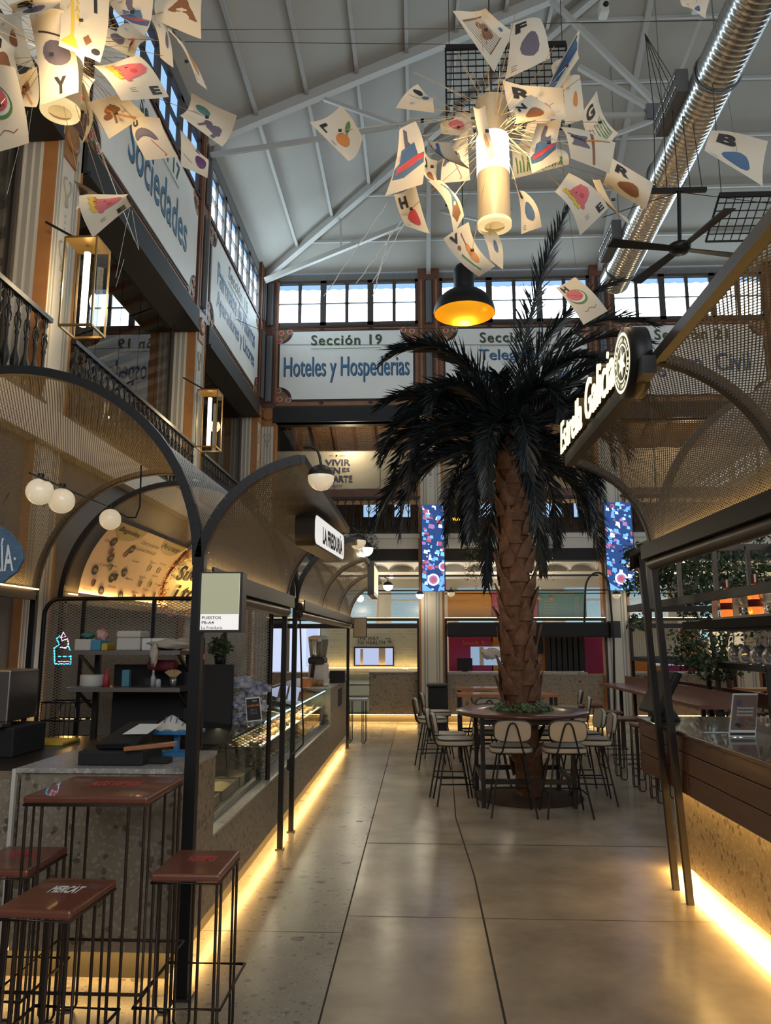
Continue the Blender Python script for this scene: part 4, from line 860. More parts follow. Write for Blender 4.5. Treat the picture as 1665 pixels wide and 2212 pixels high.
# blue fish sign at the left edge
t = thing('wooden_sign', 'blue wooden oval sign with white letters hanging at the left edge', 'sign', at(0, 1200, Y=4.6))
f2 = lambda x, y: at(x, y, Y=4.6)
b = MB(); pts = [f2(-110, 1142), f2(-60, 1128), f2(-10, 1130), f2(22, 1150), f2(48, 1185), f2(50, 1208), f2(36, 1235), f2(5, 1258), f2(-60, 1268), f2(-110, 1262), f2(-150, 1205)]; b.prism(pts, (0, .025, 0)); b.build('board', mat('blue_wood', (.06, .12, .20), .6, noise=(.10, .19, .30), nscale=6, stretch=(1, 1, 8)), t, bevel=.004)
b = MB(); O_ = f2(-108, 1240) - V((0, .006, 0)); txt(b, 'FREIDURÍA', O_, f2(30, 1234) - f2(-108, 1240), f2(-108, 1168) - f2(-108, 1240), 0, .02); b.poly([f2(30, 1207), f2(33, 1203), f2(36, 1207), f2(33, 1211)][::-1]); 
for i in range(len(b.v)): b.v[i] = (b.v[i][0], 4.594, b.v[i][2])
b.build('lettering', M['board'], t); MB().tube([f2(12, 1148), f2(9, 1120), f2(12, 1100), f2(8, 1085), f2(20, 1065)], .004, 5).build('hook', M['rail'], t)
# ================================================================ WIRE LEGGED STOOLS AND HIGH TABLE
def hairpin(a, b, zt, r=.0065):
    a, b = V(a), V(b); return [a + V((0, 0, zt)), a + V((0, 0, .03)), a.lerp(b, .2) + V((0, 0, .006)), a.lerp(b, .8) + V((0, 0, .006)), b + V((0, 0, .03)), b + V((0, 0, zt))]
def wire_stool(loc, rz, label, sx=.29, sy=.38, z=.75, nm='wire_stool', top='wood', cat='stool', mark=0, grp=None, frest=.26, ext=0.0):
    t = thing(nm, label, cat, (0, 0, 0), grp)
    MB().box((-sx / 2, -sy / 2, z - .032), (sx / 2, sy / 2, z)).build('seat' if cat == 'stool' else 'tabletop', M[top], t, bevel=.01)
    b = MB(); b.tube([(-sx / 2 + .005, -sy / 2 + .005, z - .037), (sx / 2 - .005, -sy / 2 + .005, z - .037), (sx / 2 - .005, sy / 2 - .005, z - .037), (-sx / 2 + .005, sy / 2 - .005, z - .037)], .0065, 6, closed=True); b.build('seat_frame' if cat == 'stool' else 'top_frame', M['wire'], t)
    g = .07
    for sxx in (-1, 1):
        for syy in (-1, 1):
            x, y = sxx * (sx / 2 - .012), syy * (sy / 2 - .012)
            b = MB(); b.tube(hairpin((x, y, 0), (x - sxx * g, y, 0), z - .037), .0065, 6); b.tube([(x, y - syy * g, z - .037), (x, y - syy * g * .9, .03), (x, y - syy * .01, .006)], .0055, 6)
            b.build('leg', M['wire'], t)
    e = .03 + ext; b = MB(); b.tube([(-sx / 2 - e, -sy / 2 - e * 1.5, frest), (sx / 2 + e, -sy / 2 - e * 1.5, frest), (sx / 2 + e, sy / 2 + e * .5, frest), (-sx / 2 - e, sy / 2 + e * .5, frest)], .007, 6, closed=True); b.build('footrest', M['wire'], t)
    if mark:
        b = MB()
        txt(b, ['', 'NOS VEMOS', 'MERCAT'][mark if mark < 3 else 1], (-sx * .18, sy * .0, z + .0008), (sx * .42, 0, 0), (0, sy * .22, 0), 0, .04)
        if mark != 2: 
            for k in range(3): txt(b, 'gastronomia i cultura', (-sx * .18, -sy * (.10 + .07 * k), z + .0008), (sx * .42, 0, 0), (0, sy * .03, 0), 1)
        b.build('printed_mark', [M['pred'] if mark != 2 else M['board'], M['ink']], t)
    t.location = loc; t.rotation_euler = (0, 0, rz); return t
def ctr(*ps): return [sum(c) / len(ps) for c in zip(*ps)]
q = [at(x, y, Z=1.05) for x, y in ((62, 1722), (328, 1722), (395, 1678), (165, 1672))]
wire_stool((-1.425, 3.60, 0), 0, 'square wooden high table on wire legs in front of the terrazzo counter', .54, .50, 1.05, 'high_table', cat='table', mark=1, frest=.30)
wire_stool((-.975, 3.52, 0), 0, 'wooden wire stool right of the high table, half lit by the aisle', mark=1)
wire_stool((-1.385, 3.075, 0), -.05, 'wooden wire stool nearest the camera, left of centre', mark=2)
wire_stool((-1.80, 3.55, 0), 0, 'wooden wire stool cut by the left edge of the photo', mark=1)

# ================================================================ ROUND TABLE, PALM
TC = V((1.14, 8.85, 0)); 
t = thing('round_table', 'large round dark wood high table built around the palm trunk', 'table', TC)
b = MB(); n = 64; ro, ri, zt0, z1 = .735, .27, .905, .95
b.lathe([(ri, zt0), (ro - .015, zt0), (ro, zt0 + .012), (ro, z1 - .012), (ro - .012, z1), (ri, z1), (ri, zt0)], TC, n); b.build('tabletop', mat('table_wood', (.075, .024, .017), .28, noise=(.125, .045, .028), nscale=4, stretch=(1, 8, 1), coat=.3), t)
for x in (.66, 1.60):
    for y in (8.37, 9.32): MB().bar((x, y, 0), (x, y, .905), .045).build('leg', BL, t)
for x in (.66, 1.60): MB().bar((x, 8.37, .26), (x, 9.32, .26), .035, .05).build('stretcher', BL, t)
for y in (8.37, 9.32): MB().bar((.66, y, .26), (1.60, y, .26), .035, .05).build('stretcher', BL, t); MB().bar((.66, y, .86), (1.60, y, .86), .035, .05).build('rail', BL, t)
b = MB(); b.lathe([(.001, .001), (.60, .001), (.60, .012), (.001, .03)], (1.20, 8.95, 0), 40); tag(b.build('soil_bed', M['soil']), 'round bed of dark bark chips around the foot of the palm', 'soil', kind='stuff')
b = MB(); rr = random.Random(3); leafs = []
for k in range(520):
    a = rr.uniform(0, 2 * pi); r = rr.uniform(.17, .34); c = V((TC.x + r * cos(a), TC.y + r * sin(a), .955 + .10 * (1 - abs(r - .22) / .13) * rr.random())); n_ = V((rr.gauss(0, .5) + cos(a) * .4, rr.gauss(0, .5) + sin(a) * .4, 1)).normalized(); x = n_.cross(V((rr.random(), rr.random(), .1))).normalized(); y = n_.cross(x); s = rr.uniform(.018, .034)
    star = [(1, 0), (.45, .35), (.3, .85), (-.1, .4), (-.6, .55), (-.4, 0), (-.6, -.55), (-.1, -.4), (.3, -.85), (.45, -.35)]
    b.add([c - n_ * .001 + (x * p_ + y * q_) * s * 1.22 for p_, q_ in star], [tuple(range(10))], 1); b.add([c + n_ * .001 + (x * p_ + y * q_) * s for p_, q_ in star], [tuple(range(10))], 0)
tag(b.build('ivy_ring', [M['ivy'], M['ivye']]), 'ring of variegated ivy on the round table around the trunk', 'ivy', kind='stuff')

t = thing('palm_tree', 'tall date palm growing through the round table with a wide dark crown', 'palm', (1.2, 8.95, 0))
def trunk_c(z): return V((1.22 - .165 * (z / 4.3) - .02 * sin(z * 1.2), 8.95, z))
def trunk_r(z):
    for (a, ra), (c_, rc_) in zip(((0, .17), (.5, .15), (.95, .19), (1.15, .235), (1.5, .20), (2.1, .19), (3.2, .165), (3.9, .15), (4.35, .10))[:-1], ((.5, .15), (.95, .19), (1.15, .235), (1.5, .20), (2.1, .19), (3.2, .165), (3.9, .15), (4.35, .10), (9, .1))):
        if a <= z <= c_: return ra + (rc_ - ra) * (z - a) / (c_ - a)
    return .1
b = MB(); b.grid(lambda u, v: trunk_c(v * 4.3) + V((cos(2 * pi * u), sin(2 * pi * u), 0)) * (trunk_r(v * 4.3) * (.93 + .05 * sin(6 * pi * u + 30 * v) + .03 * sin(14 * pi * u - 50 * v))), 28, 90)
b.build('trunk', M['trunk'], t)
b = MB(); rr = random.Random(11); k = 0; z = .15
while z < 4.1:
    a = k * 2.3999 + rr.uniform(-.2, .2); z += .034 if z > .9 else .055; k += 1
    r = trunk_r(z) * .93; c = trunk_c(z) + V((cos(a), sin(a), 0)) * r; o = V((cos(a), sin(a), 0)); tg = V((-sin(a), cos(a), 0)); ln = rr.uniform(.18, .32); wd = rr.uniform(.065, .12); tip = rr.uniform(-.08, .08); out = rr.uniform(.02, .075)
    up = V((0, 0, 1))
    def sc(u, v, c=c, o=o, tg=tg, ln=ln, wd=wd, tip=tip, out=out): w_ = wd * (1 - v ** 1.6) * (1 - .1 * sin(9 * v)); x = (u - .5) * 2; return c + tg * (x * w_ + tip * v) + up * (v * ln - .04) + o * (out * v * 1.2 + .018 - .03 * x * x * (1 - v * .4))
    b.grid(sc, 4, 5, 0, False)
b.build('leaf_bases', M['scale'], t, solid=.006)
# fronds
CR = trunk_c(4.12)
FM = M['frond']
def frond(az, el, L, droop, seed, twist=0):
    rr = random.Random(seed); b = MB(); N = 26; p = CR + V((cos(az), sin(az), 0)) * .07 + V((0, 0, rr.uniform(-.15, .12))); e = el; pts = [p.copy()]; dirs = []
    for i in range(N):
        d = V((cos(az) * cos(e), sin(az) * cos(e), sin(e))); dirs.append(d); p = p + d * L / N; pts.append(p.copy()); e -= droop / N * (.35 + 1.5 * i / N); e = max(e, -1.52); az += twist / N
    dirs.append(dirs[-1])
    b.tube(pts, .012, 5, 0, rad=[.022 * (1 - .85 * i / N) + .002 for i in range(N + 1)])
    nl = 78
    for k in range(nl):
        s = .10 + .89 * k / nl; i = min(N - 1, int(s * N)); f = s * N - i; c = pts[i].lerp(pts[i + 1], f); d = dirs[i]; side = d.cross(V((0, 0, 1)));
        side = side.normalized() if side.length > .05 else V((-sin(az), cos(az), 0)); up = side.cross(d).normalized()
        ll = (.30 * (sin(pi * min(1, s * .85 + .12)) ** .6) + .06) * rr.uniform(.8, 1.1) * min(1, L / 1.7)
        for sg in (-1, 1):
            ld = (side * sg * (.62 - .25 * s) + d * (.75 + .3 * s) + up * rr.uniform(-.15, .6)).normalized(); tipd = (ld + V((0, 0, -.22)) ).normalized(); wv = ld.cross(up).normalized() * .011
            m_ = c + ld * ll * .5; tip = c + ld * ll * .5 + tipd * ll * .5
            b.add([c - wv * .6, c + wv * .6, m_ + wv + up * .002, tip, m_ - wv], [(0, 1, 2, 3, 4)], 0)
    return b.build('frond', FM, t)
FR = []
def fr_(az, el, L, dr, tw=0): FR.append((az, el, L, dr, tw))
# hand placed ones that make the outline (azimuth 0 = +x, away = +y)
fr_(-1.0, 1.34, 2.6, .55); fr_(-1.2, 1.2, 2.3, 1.0, .9); fr_(-.3, 1.28, 2.35, 1.9); fr_(-.9, 1.15, 2.2, 1.7, .8); fr_(-2.2, 1.2, 2.1, 1.9, -.8); fr_(2.6, 1.1, 2.0, 2.2); fr_(3.6, 1.15, 2.1, 2.1); fr_(.4, 1.0, 2.2, 1.7); fr_(-.1, .85, 2.1, 1.9); fr_(.1, 1.05, 2.1, 1.25); fr_(-.5, .8, 1.75, 1.1); fr_(0.2, .62, 1.75, 1.9)
fr_(2.9, 1.2, 1.6, 2.4); fr_(3.3, .85, 1.75, 1.6); fr_(3.0, .62, 1.75, 1.9); fr_(3.5, .35, 1.9, 1.8); fr_(2.7, .15, 1.95, 1.5); fr_(3.2, 1.0, 1.6, 2.9); fr_(3.2, -.1, 2.0, 1.3); fr_(3.7, .25, 1.9, 2.2); fr_(2.6, .5, 2.0, 2.1)
rg = random.Random(5)
for k in range(13): a = k * 2.39996 + .3; fr_(a, rg.uniform(.75, 1.25), rg.uniform(1.2, 1.7), rg.uniform(1.4, 2.6))
for k in range(17):
    a = k * 2.39996 + 1.1; fr_(a, rg.uniform(-.15, .65), rg.uniform(1.45, 1.95), rg.uniform(1.7, 2.6))
for k in range(9): a = k * 2.39996; fr_(a, rg.uniform(-.8, -.2), rg.uniform(1.3, 1.9), rg.uniform(1.0, 1.6))
for i, (az, el, L, dr, tw) in enumerate(FR): frond(az, el, L, dr, i, tw)

# ================================================================ UPHOLSTERED BAR CHAIRS
def bar_chair():
    t = thing('bar_chair', '', 'bar stool')
    def pad(x0, x1, y0, y1, z0, z1, rx, nm, m):
        b = MB(); n = 28
        def f(u, v):
            a = 2 * pi * u; w_ = sqrt(max(0, 1 - (2 * v - 1) ** 4)) if 0 < v < 1 else 0
            cx, cy = (x0 + x1) / 2, (y0 + y1) / 2; hx, hy = (x1 - x0) / 2, (y1 - y0) / 2
            se = lambda c_: (abs(c_) ** .55) * (1 if c_ > 0 else -1)
            return (cx + hx * se(cos(a)) * (.86 * (w_ > 0) + .14 * w_), cy + hy * se(sin(a)) * (.86 * (w_ > 0) + .14 * w_), z0 + (z1 - z0) * v)
        b.grid(f, n, 8); b.poly([f(k / n, .02) for k in range(n)][::-1]); b.poly([f(k / n, .98) for k in range(n)])
        return b, f
    b, f = pad(-.21, .21, -.20, .20, .60, .672, 0, 'seat', 0); s = b.build('seat', M['ivory'], t)
    n = 28; se = lambda c_: (abs(c_) ** .55) * (1 if c_ > 0 else -1)
    for z in (.664, .612): MB().tube([(.208 * se(cos(2 * pi * k / n)), .198 * se(sin(2 * pi * k / n)), z) for k in range(n)], .006, 5, closed=True).build('piping', M['piping'], s)
    MB().grid(lambda u, v: (.19 * se(cos(2 * pi * u)) * v, .18 * se(sin(2 * pi * u)) * v, .6735 + .006 * (1 - v * v)), 28, 5).build('seat_top', M['ivoryg'], s)
    # backrest leaning back, at -y
    bc = lambda x, z, d: (x, -.205 - (z - .72) * .16 + d, z)
    b = MB(); zc, hz, hx = .83, .105, .185
    for d0 in (-.022, .022):
        b.add([bc(hx * se(cos(2 * pi * k / n)) * .97, zc + hz * se(sin(2 * pi * k / n)) * .96, d0) for k in range(n)], [tuple(range(n)) if d0 < 0 else tuple(range(n))[::-1]])
    b.grid(lambda u, v: bc(hx * se(cos(2 * pi * u)) * (1 - .03 * abs(2 * v - 1) ** 3), zc + hz * se(sin(2 * pi * u)) * (1 - .04 * abs(2 * v - 1) ** 3), -.022 + .044 * v), n, 4)
    bk = b.build('backrest', M['ivory'], t)
    for d0 in (-.022, .022): MB().tube([bc(hx * se(cos(2 * pi * k / n)), zc + hz * se(sin(2 * pi * k / n)), d0) for k in range(n)], .005, 5, closed=True).build('piping', M['piping'], bk)
    b = MB(); b.tube([(-.12, -.19, .595), (-.10, -.215, .64), bc(-.045, .86, -.034), bc(-.025, .90, -.034), bc(0, .91, -.034), bc(.025, .90, -.034), bc(.045, .86, -.034), (.10, -.215, .64), (.12, -.19, .595)], .0085, 8); b.build('back_support', BL, t)
    for sx in (-1, 1):
        for sy in (-1, 1): MB().tube([(sx * .12, sy * .11, .60), (sx * .225, sy * .215, .004)], .0095, 8).build('leg', BL, t)
    zf = .22; g = lambda sx, sy, z: (sx * (.12 + .105 * (1 - z / .6)), sy * (.11 + .105 * (1 - z / .6)), z)
    MB().tube([g(-1, -1, zf), g(-1, 1, zf), g(1, 1, zf), g(1, -1, zf)], .008, 6).build('footrest', BL, t)
    MB().tube([g(-1, -1, .595), g(-1, 1, .595), g(1, 1, .595), g(1, -1, .595)], .008, 6, closed=True).build('seat_frame', BL, t)
    return t
ch0 = bar_chair()
def g2(x, y): p = at(x, y, Z=0); return (p.x, p.y)
GR = 'ivory upholstered bar chairs around the tall tables'
chs = [(.915, 8.07, 0.0, 'left of two ivory chairs with backs to the camera at the round table'),
       (1.45, 8.07, .03, 'right of two ivory chairs with backs to the camera at the round table'),
       (.375, 8.60, -1.50, 'ivory bar chair on the left of the round table, nearer of the two overlapping ones'),
       (.33, 9.05, -1.62, 'ivory bar chair on the left of the round table, overlapped by the nearer one'),
       (1.86, 8.68, 1.50, 'grey green ivory bar chair on the right of the round table, nearer one'),
       (1.86, 9.22, 1.62, 'ivory bar chair on the right of the round table, farther one'),
       (.85, 9.60, 3.10, 'bar chair behind the round table on the left, facing the camera'),
       (1.5, 9.62, 3.2, 'bar chair behind the round table on the right, facing the camera'),
       (.17, 10.9, -1.45, 'bar chair alone at the left end of the first rectangular table'),
       (.27, 11.9, -1.5, 'bar chair standing beside the black bin'),
       (.93, 11.05, .1, 'bar chair on the near side of the first rectangular table, left'),
       (.98, 12.6, .1, 'bar chair between the two rectangular tables'),
       (2.15, 11.2, 1.4, 'bar chair at the right end of the first rectangular table'),
       (2.35, 12.7, 1.3, 'bar chair at the right end of the second rectangular table'),
       (3.15, 8.2, .4, 'ivory bar chair seen over the bar counter on the right')]
for i, (x, y, rz, lb) in enumerate(chs):
    if i == 0: ch0.location = (x, y, 0); ch0.rotation_euler = (0, 0, rz); ch0['label'] = lb; ch0['group'] = GR
    else: dup(ch0, (x, y, 0), rz, lb, GR)
for i, (y, x0, x1, lb) in enumerate(((11.6, .55, 2.0, 'rectangular tall table with orange wood top, nearer one behind the palm'), (13.1, .62, 1.95, 'rectangular tall table with orange wood top, farther one behind the palm'))):
    t = thing('tall_table', lb, 'table', ((x0 + x1) / 2, y, 0)); MB().box((x0, y - .25, .91), (x1, y + .25, .95)).build('tabletop', M['woodo'], t, bevel=.004)
    for x in (x0 + .04, x1 - .04):
        for yy in (y - .2, y + .2): MB().bar((x, yy, 0), (x, yy, .91), .045).build('leg', BL, t)
    for yy in (y - .2, y + .2): MB().bar((x0 + .04, yy, .26), (x1 - .04, yy, .26), .03).build('stretcher', BL, t)
p = at(1035, 1490, Y=13.0)
for i, (x, lb) in enumerate(((1072, 'dark stone jar half hidden by the palm trunk'), (1093, 'second dark jar right behind the palm trunk'))): q = at(x, 1486, Z=.96); b = MB(); b.lathe([(.001, 0), (.07, 0), (.09, .08), (.08, .2), (.05, .24), (.001, .25)], (q.x, 11.6, .951), 16); tag(b.build('stone_jar', M['dark']), lb, 'jar')
# bin
t = thing('waste_bin', 'black wheeled bin against the pillar by the tile stall', 'bin', (.3, 14.0, 0)); a, c = at(922, 1560, Y=14.6), at(967, 1478, Y=14.6); MB().box((a.x + .03, 14.6, 0), (c.x - .03, 15.0, c.z - .05)).build('body', M['blackm'], t, bevel=.02); MB().box((a.x, 14.55, c.z - .05), (c.x, 15.05, c.z)).build('lid', M['dark'], t, bevel=.015)
# row of wooden wire stools and the long shelf on the right
WS = wire_stool((0, 0, 0), 0, '', grp='wire stools in a row at the long shelf', sx=.31, sy=.31)
rows = [((1318, 1530), 12.2), ((1338, 1522), 0), ((1352, 1531), 0), ((1372, 1537), 0), ((1390, 1546), 0)]
ys = [12.2, 11.1, 10.2, 9.45, 8.8]
nm_ = ['farthest', 'fourth nearest', 'third nearest', 'second nearest', 'nearest']
for i, y in enumerate(ys):
    x = 2.62 + (.12 * (12.2 - y) / 3.4) * .5; lb = 'red wood wire stool in the row at the long shelf, %s of the five' % nm_[i]
    if i == 0: WS.location = (x, y, 0); WS['label'] = lb
    else: dup(WS, (x, y, 0), 0, lb)
t = thing('long_shelf', 'long red wood drinking shelf with raised back above the row of stools', 'shelf', (3.2, 10.5, 0))
MB().box((3.0, 8.6, .98), (3.45, 13.2, 1.02)).build('shelf_board', M['wood'], t); MB().box((3.43, 8.6, 1.02), (3.46, 13.2, 1.14)).build('back_board', M['wood'], t)
for y in (8.8, 11, 13): MB().bar((3.3, y, 0), (3.3, y, .98), .05).build('leg', BL, t)
t = thing('ramp_railing', 'dark steel railing with glass infill behind the long shelf', 'railing', (3.6, 11, 0))
MB().bar((3.6, 8.2, 1.42), (3.6, 13.3, 1.42), .05, .07).build('handrail', BL, t)
for y in (8.2, 9.9, 11.6, 13.3): MB().bar((3.6, y, 0), (3.6, y, 1.42), .05).build('upright', BL, t)
MB().poly([(3.6, 8.2, .5), (3.6, 13.3, .5), (3.6, 13.3, 1.38), (3.6, 8.2, 1.38)]).build('infill_glass', M['glass'], t)
MB().bar((3.6, 13.3, 1.42), (9, 13.6, 1.42), .05, .07).build('handrail', BL, t); MB().box((3.6, 13.3, .9), (9, 13.35, 1.1)).build('kick_panel', M['blackm'], t)

# ================================================================ RIGHT BAR
t = thing('bar_counter', 'long bar counter with brown plank front over lit terrazzo base', 'counter', (1.76, 6.4, 0))
b = MB(); xw = 1.76
for i, (z0, z1) in enumerate(((.70, .835), (.84, .965), (.97, 1.075))):
    for (y0, y1) in ((.2, 5.32), (5.34, 6.40)): b.box((xw, y0, z0), (xw + .03, y1, z1))
b.build('plank_front', M['woodx'], t, bevel=.004)
b = MB()
for i, (z0, z1) in enumerate(((.70, .835), (.84, .965), (.97, 1.075))): b.box((xw, 6.40, z0), (3.2, 6.43, z1))
b.build('end_planks', M['woodx'], t, bevel=.004)
MB().box((xw - .02, .2, 1.075), (2.75, 6.45, 1.105)).build('countertop', mat('bar_top', (.050, .020, .014), .25, noise=(.09, .038, .024), nscale=4, stretch=(14, 1, 1), coat=.5), t, bevel=.008)
MB().box((xw + .19, .2, .08), (3.1, 6.25, .70)).build('terrazzo_base', M['terr'], t)
MB().box((xw + .26, .2, 0), (3.1, 6.0, .08)).build('kick_plate', M['kick'], t)
MB().box((2.75, .2, .1), (3.15, 5.6, .86)).build('back_worktop', M['blackm'], t)
MB().bar((xw + .10, .2, .695), (xw + .10, 6.3, .695), .015, .008).build('led_strip', M['warm'], t); MB().bar((xw + .21, .2, .075), (xw + .21, 6.2, .075), .015, .008).build('led_strip', M['warm'], t)
led((xw + .08, .2, .685), (xw + .08, 6.3, .685), e=5); led((xw + .17, .2, .075), (xw + .17, 6.2, .075), e=34); led((xw + .2, 6.2, .068), (xw + .8, 6.2, .068), e=5)
r1 = at(1460, 1922, Z=0); r2 = at(1491, 1954, Z=0); XB = 1.70
t = thing('post_pair', 'pair of slim dark posts in front of the bar carrying the bottle rack', 'post', (r1.x, r1.y, 0))
for r_, top_ in ((r1, at(1414, 1193, Y=r1.y)), (r2, at(1439, 1161, Y=r2.y))): MB().bar((r_.x, r_.y, 0), (r_.x - .12, r_.y, 2.42), .042).build('post', M['dark'], t)
# canopy over the bar (mirror), barrel above it
XR0 = 1.63
canopy('aisle_canopy', 'quarter round grey mesh canopy over the bar carrying the beer sign', -1, XR0, (5.35, 3.35, 1.4), 0.4, 5.35, .68, 78, 2.30, 'mesh2', 3)
def vault_r():
    t = thing('vault_canopy', 'barrel vault of grey mesh above the bar on the right', 'canopy', (2.73, 3, 2.3))
    for Y in (5.2, 3.35): b = MB(); arch_strip(b, arcp(2.73, 2.36, 1.1, 0, 180, 32, Y)); b.build('arch', M['dark'], t)
    b = MB(); b.grid(lambda u, v: (2.73 + 1.08 * cos(pi * v), .4 + 4.8 * u, 2.36 + 1.08 * sin(pi * v)), 4, 40, 0, True, lambda u, v: (u * 4.8, v * 3.4)); b.build('mesh_sheet', M['mesh2'], t)
vault_r()
led((XR0 + .1, .6, 2.42), (XR0 + .1, 5.2, 2.42), e=4, up=True)
# beer sign
t = thing('beer_sign', 'lit channel letter beer sign with round star badge on the bar canopy beam', 'sign', (.97, 4.4, 2.9))
xs = .955; zbl = 2.905
W1 = lambda px_, py_: at(px_, py_, X=xs)
a1 = W1(1212, 976); a2 = W1(1257, 900); g1 = W1(1262, 908); g2_ = W1(1326, 826)
def lsign(s_, p_lo, p_hi, h, bold, sh_):
    for dep, m_, off in ((.05, 1, .05), (.004, 0, -.004)):
        b = lb_[m_]; O_ = V((xs + off, p_lo.y, zbl + .02)); txt(b, s_, O_, (0, p_hi.y - p_lo.y, 0), (0, 0, h), 0, bold * .8 if m_ else 0, sh_, dep * (20 if False else 1) / .05 * .05 * 1.0)
lb_ = {0: MB(), 1: MB()}
lsign('Estrella', W1(1211, 940), W1(1257, 900), .20, .02, .28); lsign('Galicia', W1(1266, 900), W1(1328, 830), .22, .02, .28)
lb_[0].build('lit_letters', emis('sign_letters', (1, .90, .58), .6), t); lb_[1].build('letter_returns', mat('bronze', (.16, .11, .05), .4, .6), t)
b = MB(); b.box((xs + .02, W1(1211, 940).y, zbl - .06), (xs + .08, W1(1378, 800).y, zbl + .02)); b.build('mounting_rail', BL, t)
bc_ = W1(1344, 785); rb_ = .135
b = MB(); b.lathe([(.001, -.09), (rb_ + .03, -.09), (rb_ + .03, 0), (.001, 0)], bc_, 40, 0, (-1, 0, 0)); b.build('badge_body', BL, t)
b = MB(); ax = V((-1, 0, 0)); ey, ez = V((0, -1, 0)), V((0, 0, 1))
def ring(r0, r1_, m=0, d=.004, n=48):
    for k in range(n):
        a_, c_ = 2 * pi * k / n, 2 * pi * (k + 1) / n; b.poly([bc_ + ax * d + (ey * cos(x) + ez * sin(x)) * r for x, r in ((a_, r0), (c_, r0), (c_, r1_), (a_, r1_))], m)
ring(rb_ - .008, rb_ + .006); ring(rb_ * .60, rb_ * .66)
for k in range(30):
    a_ = 2 * pi * k / 30
    if k % 5: b.poly([bc_ + ax * .004 + (ey * cos(x) + ez * sin(x)) * r for x, r in ((a_, rb_ * .73), (a_ + .11, rb_ * .73), (a_ + .11, rb_ * .87), (a_, rb_ * .87))], 0)
st = [bc_ + ax * .004 + (ey * cos(pi / 2 + pi * k / 6) + ez * sin(pi / 2 + pi * k / 6)) * rb_ * (.52 if k % 2 == 0 else .24) for k in range(12)]; b.poly(st, 0)
b.build('badge_face', MATS['sign_letters'], t)
# rack above the bar
t = thing('bottle_rack', 'dark steel hanging rack with lit glass shelf above the bar', 'rack', (2.1, 4.5, 1.8))
RX0, RX1, RY0, RY1 = 1.72, 2.75, 1.2, 6.0
for x in (RX0, RX1): MB().bar((x, RY0, 2.42), (x, RY1, 2.42), .05).build('top_rail', M['rail'], t)
MB().bar((RX0, RY1, 2.42), (RX1 + .4, RY1, 2.42), .05).build('top_rail', M['rail'], t)
for x, y in ((1.75, 5.9), (1.98, 5.9), (2.25, 5.9), (2.5, 5.9), (2.2, 4.6), (2.6, 4.7), (2.75, 5.3), (2.0, 3.4)): MB().bar((x, y, 1.97), (x, y, 2.42), .03).build('hanger', M['rail'], t)
MB().bar((1.86, 1.2, 1.985), (1.86, 6.9, 1.985), .035, .055).build('front_bar', M['dark'], t); MB().bar((1.86, 6.9, 1.985), (2.6, 6.9, 1.985), .035, .05).build('end_bar', M['dark'], t)
MB().box((2.0, 1.2, 1.845), (2.55, 5.35, 1.86)).build('lit_shelf', mat('shelf_white', (.62, .58, .5), .3), t)
for y in (5.35, 5.0): MB().bar((2.02, y, 1.86), (2.02, y, 1.98), .035, .01).build('shelf_bracket', MATS['shelf_white'], t)
MB().box((1.98, 1.2, 1.79), (2.6, 5.9, 1.845)).build('under_tray', M['blackm'], t)
for x in (2.05, 2.2, 2.35): MB().bar((x, 1.2, 1.775), (x, 5.6, 1.775), .03, .015).build('glass_rail', M['dark'], t)
MB().bar((2.54, 1.2, 1.96), (2.54, 5.3, 1.96), .012).build('led_strip', M['warm'], t); led((2.5, 1.4, 1.985), (2.5, 5.3, 1.985), e=5)
def spirit(x, y, label):
    t = thing('spirit_bottle', label, 'bottle', (x, y, 1.861), 'amber bottles on the lit shelf')
    b = MB(); b.lathe([(.001, 0), (.040, 0), (.043, .01), (.043, .14), (.036, .165), (.018, .185), (.015, .19), (.015, .20)], (x, y, 1.861), 20); b.build('glass_body', mat('amber', (.85, .30, .05), .08, emit=(1, .3, .05), es=.12, trans=.6), t)
    b = MB(); b.lathe([(.0435, .05), (.0438, .05), (.0438, .095), (.0435, .095)], (x, y, 1.861), 20); b.build('label', mat('bottle_red', (.22, .02, .03), .5), t)
    b = MB(); b.lathe([(.016, .19), (.017, .25), (.001, .25)], (x, y, 1.861), 16); b.build('seal', MATS['bottle_red'], t)
    MB().box((x - .004, y - .018, 1.861 + .2), (x + .006, y - .0165, 1.861 + .25)).build('stamp', M['board'], t)
s1 = at(1571, 1318, X=2.07); s2 = at(1632, 1310, X=2.07); spirit(2.07, s1.y, 'amber liqueur bottle with red seal, left of the two on the rack'); spirit(2.07, s2.y, 'amber liqueur bottle with red seal, right of the two on the rack')
gm = mat('glassware', (.9, .92, .92), .03, trans=.85)
def tumbler(): b = MB(); b.lathe([(.001, .0), (.022, .0), (.024, .004), (.006, .01), (.005, .05), (.03, .075), (.040, .11), (.036, .155), (.0345, .155), (.038, .11), (.028, .078), (.001, .055)], (0, 0, 0), 18); return b.build('stemmed_glass', gm)
g0 = tumbler(); k = 0
for x, y, d in [(2.08, s1.y + .17, 'left of the amber bottles'), (2.10, (s1.y + s2.y) / 2 + .05, 'between the amber bottles, left'), (2.08, (s1.y + s2.y) / 2 - .08, 'between the amber bottles, right'), (2.22, (s1.y + s2.y) / 2, 'between the amber bottles, at the back'), (2.08, s2.y - .13, 'right of the amber bottles'), (2.2, s2.y - .2, 'at the right edge of the lit shelf')]:
    o = g0 if k == 0 else g0.copy()
    if k: C.objects.link(o)
    o.location = (x, y, 1.861); tag(o, 'clear stemmed glass upright on the lit shelf, ' + d, 'glass', 'clear glasses standing on the lit shelf'); k += 1
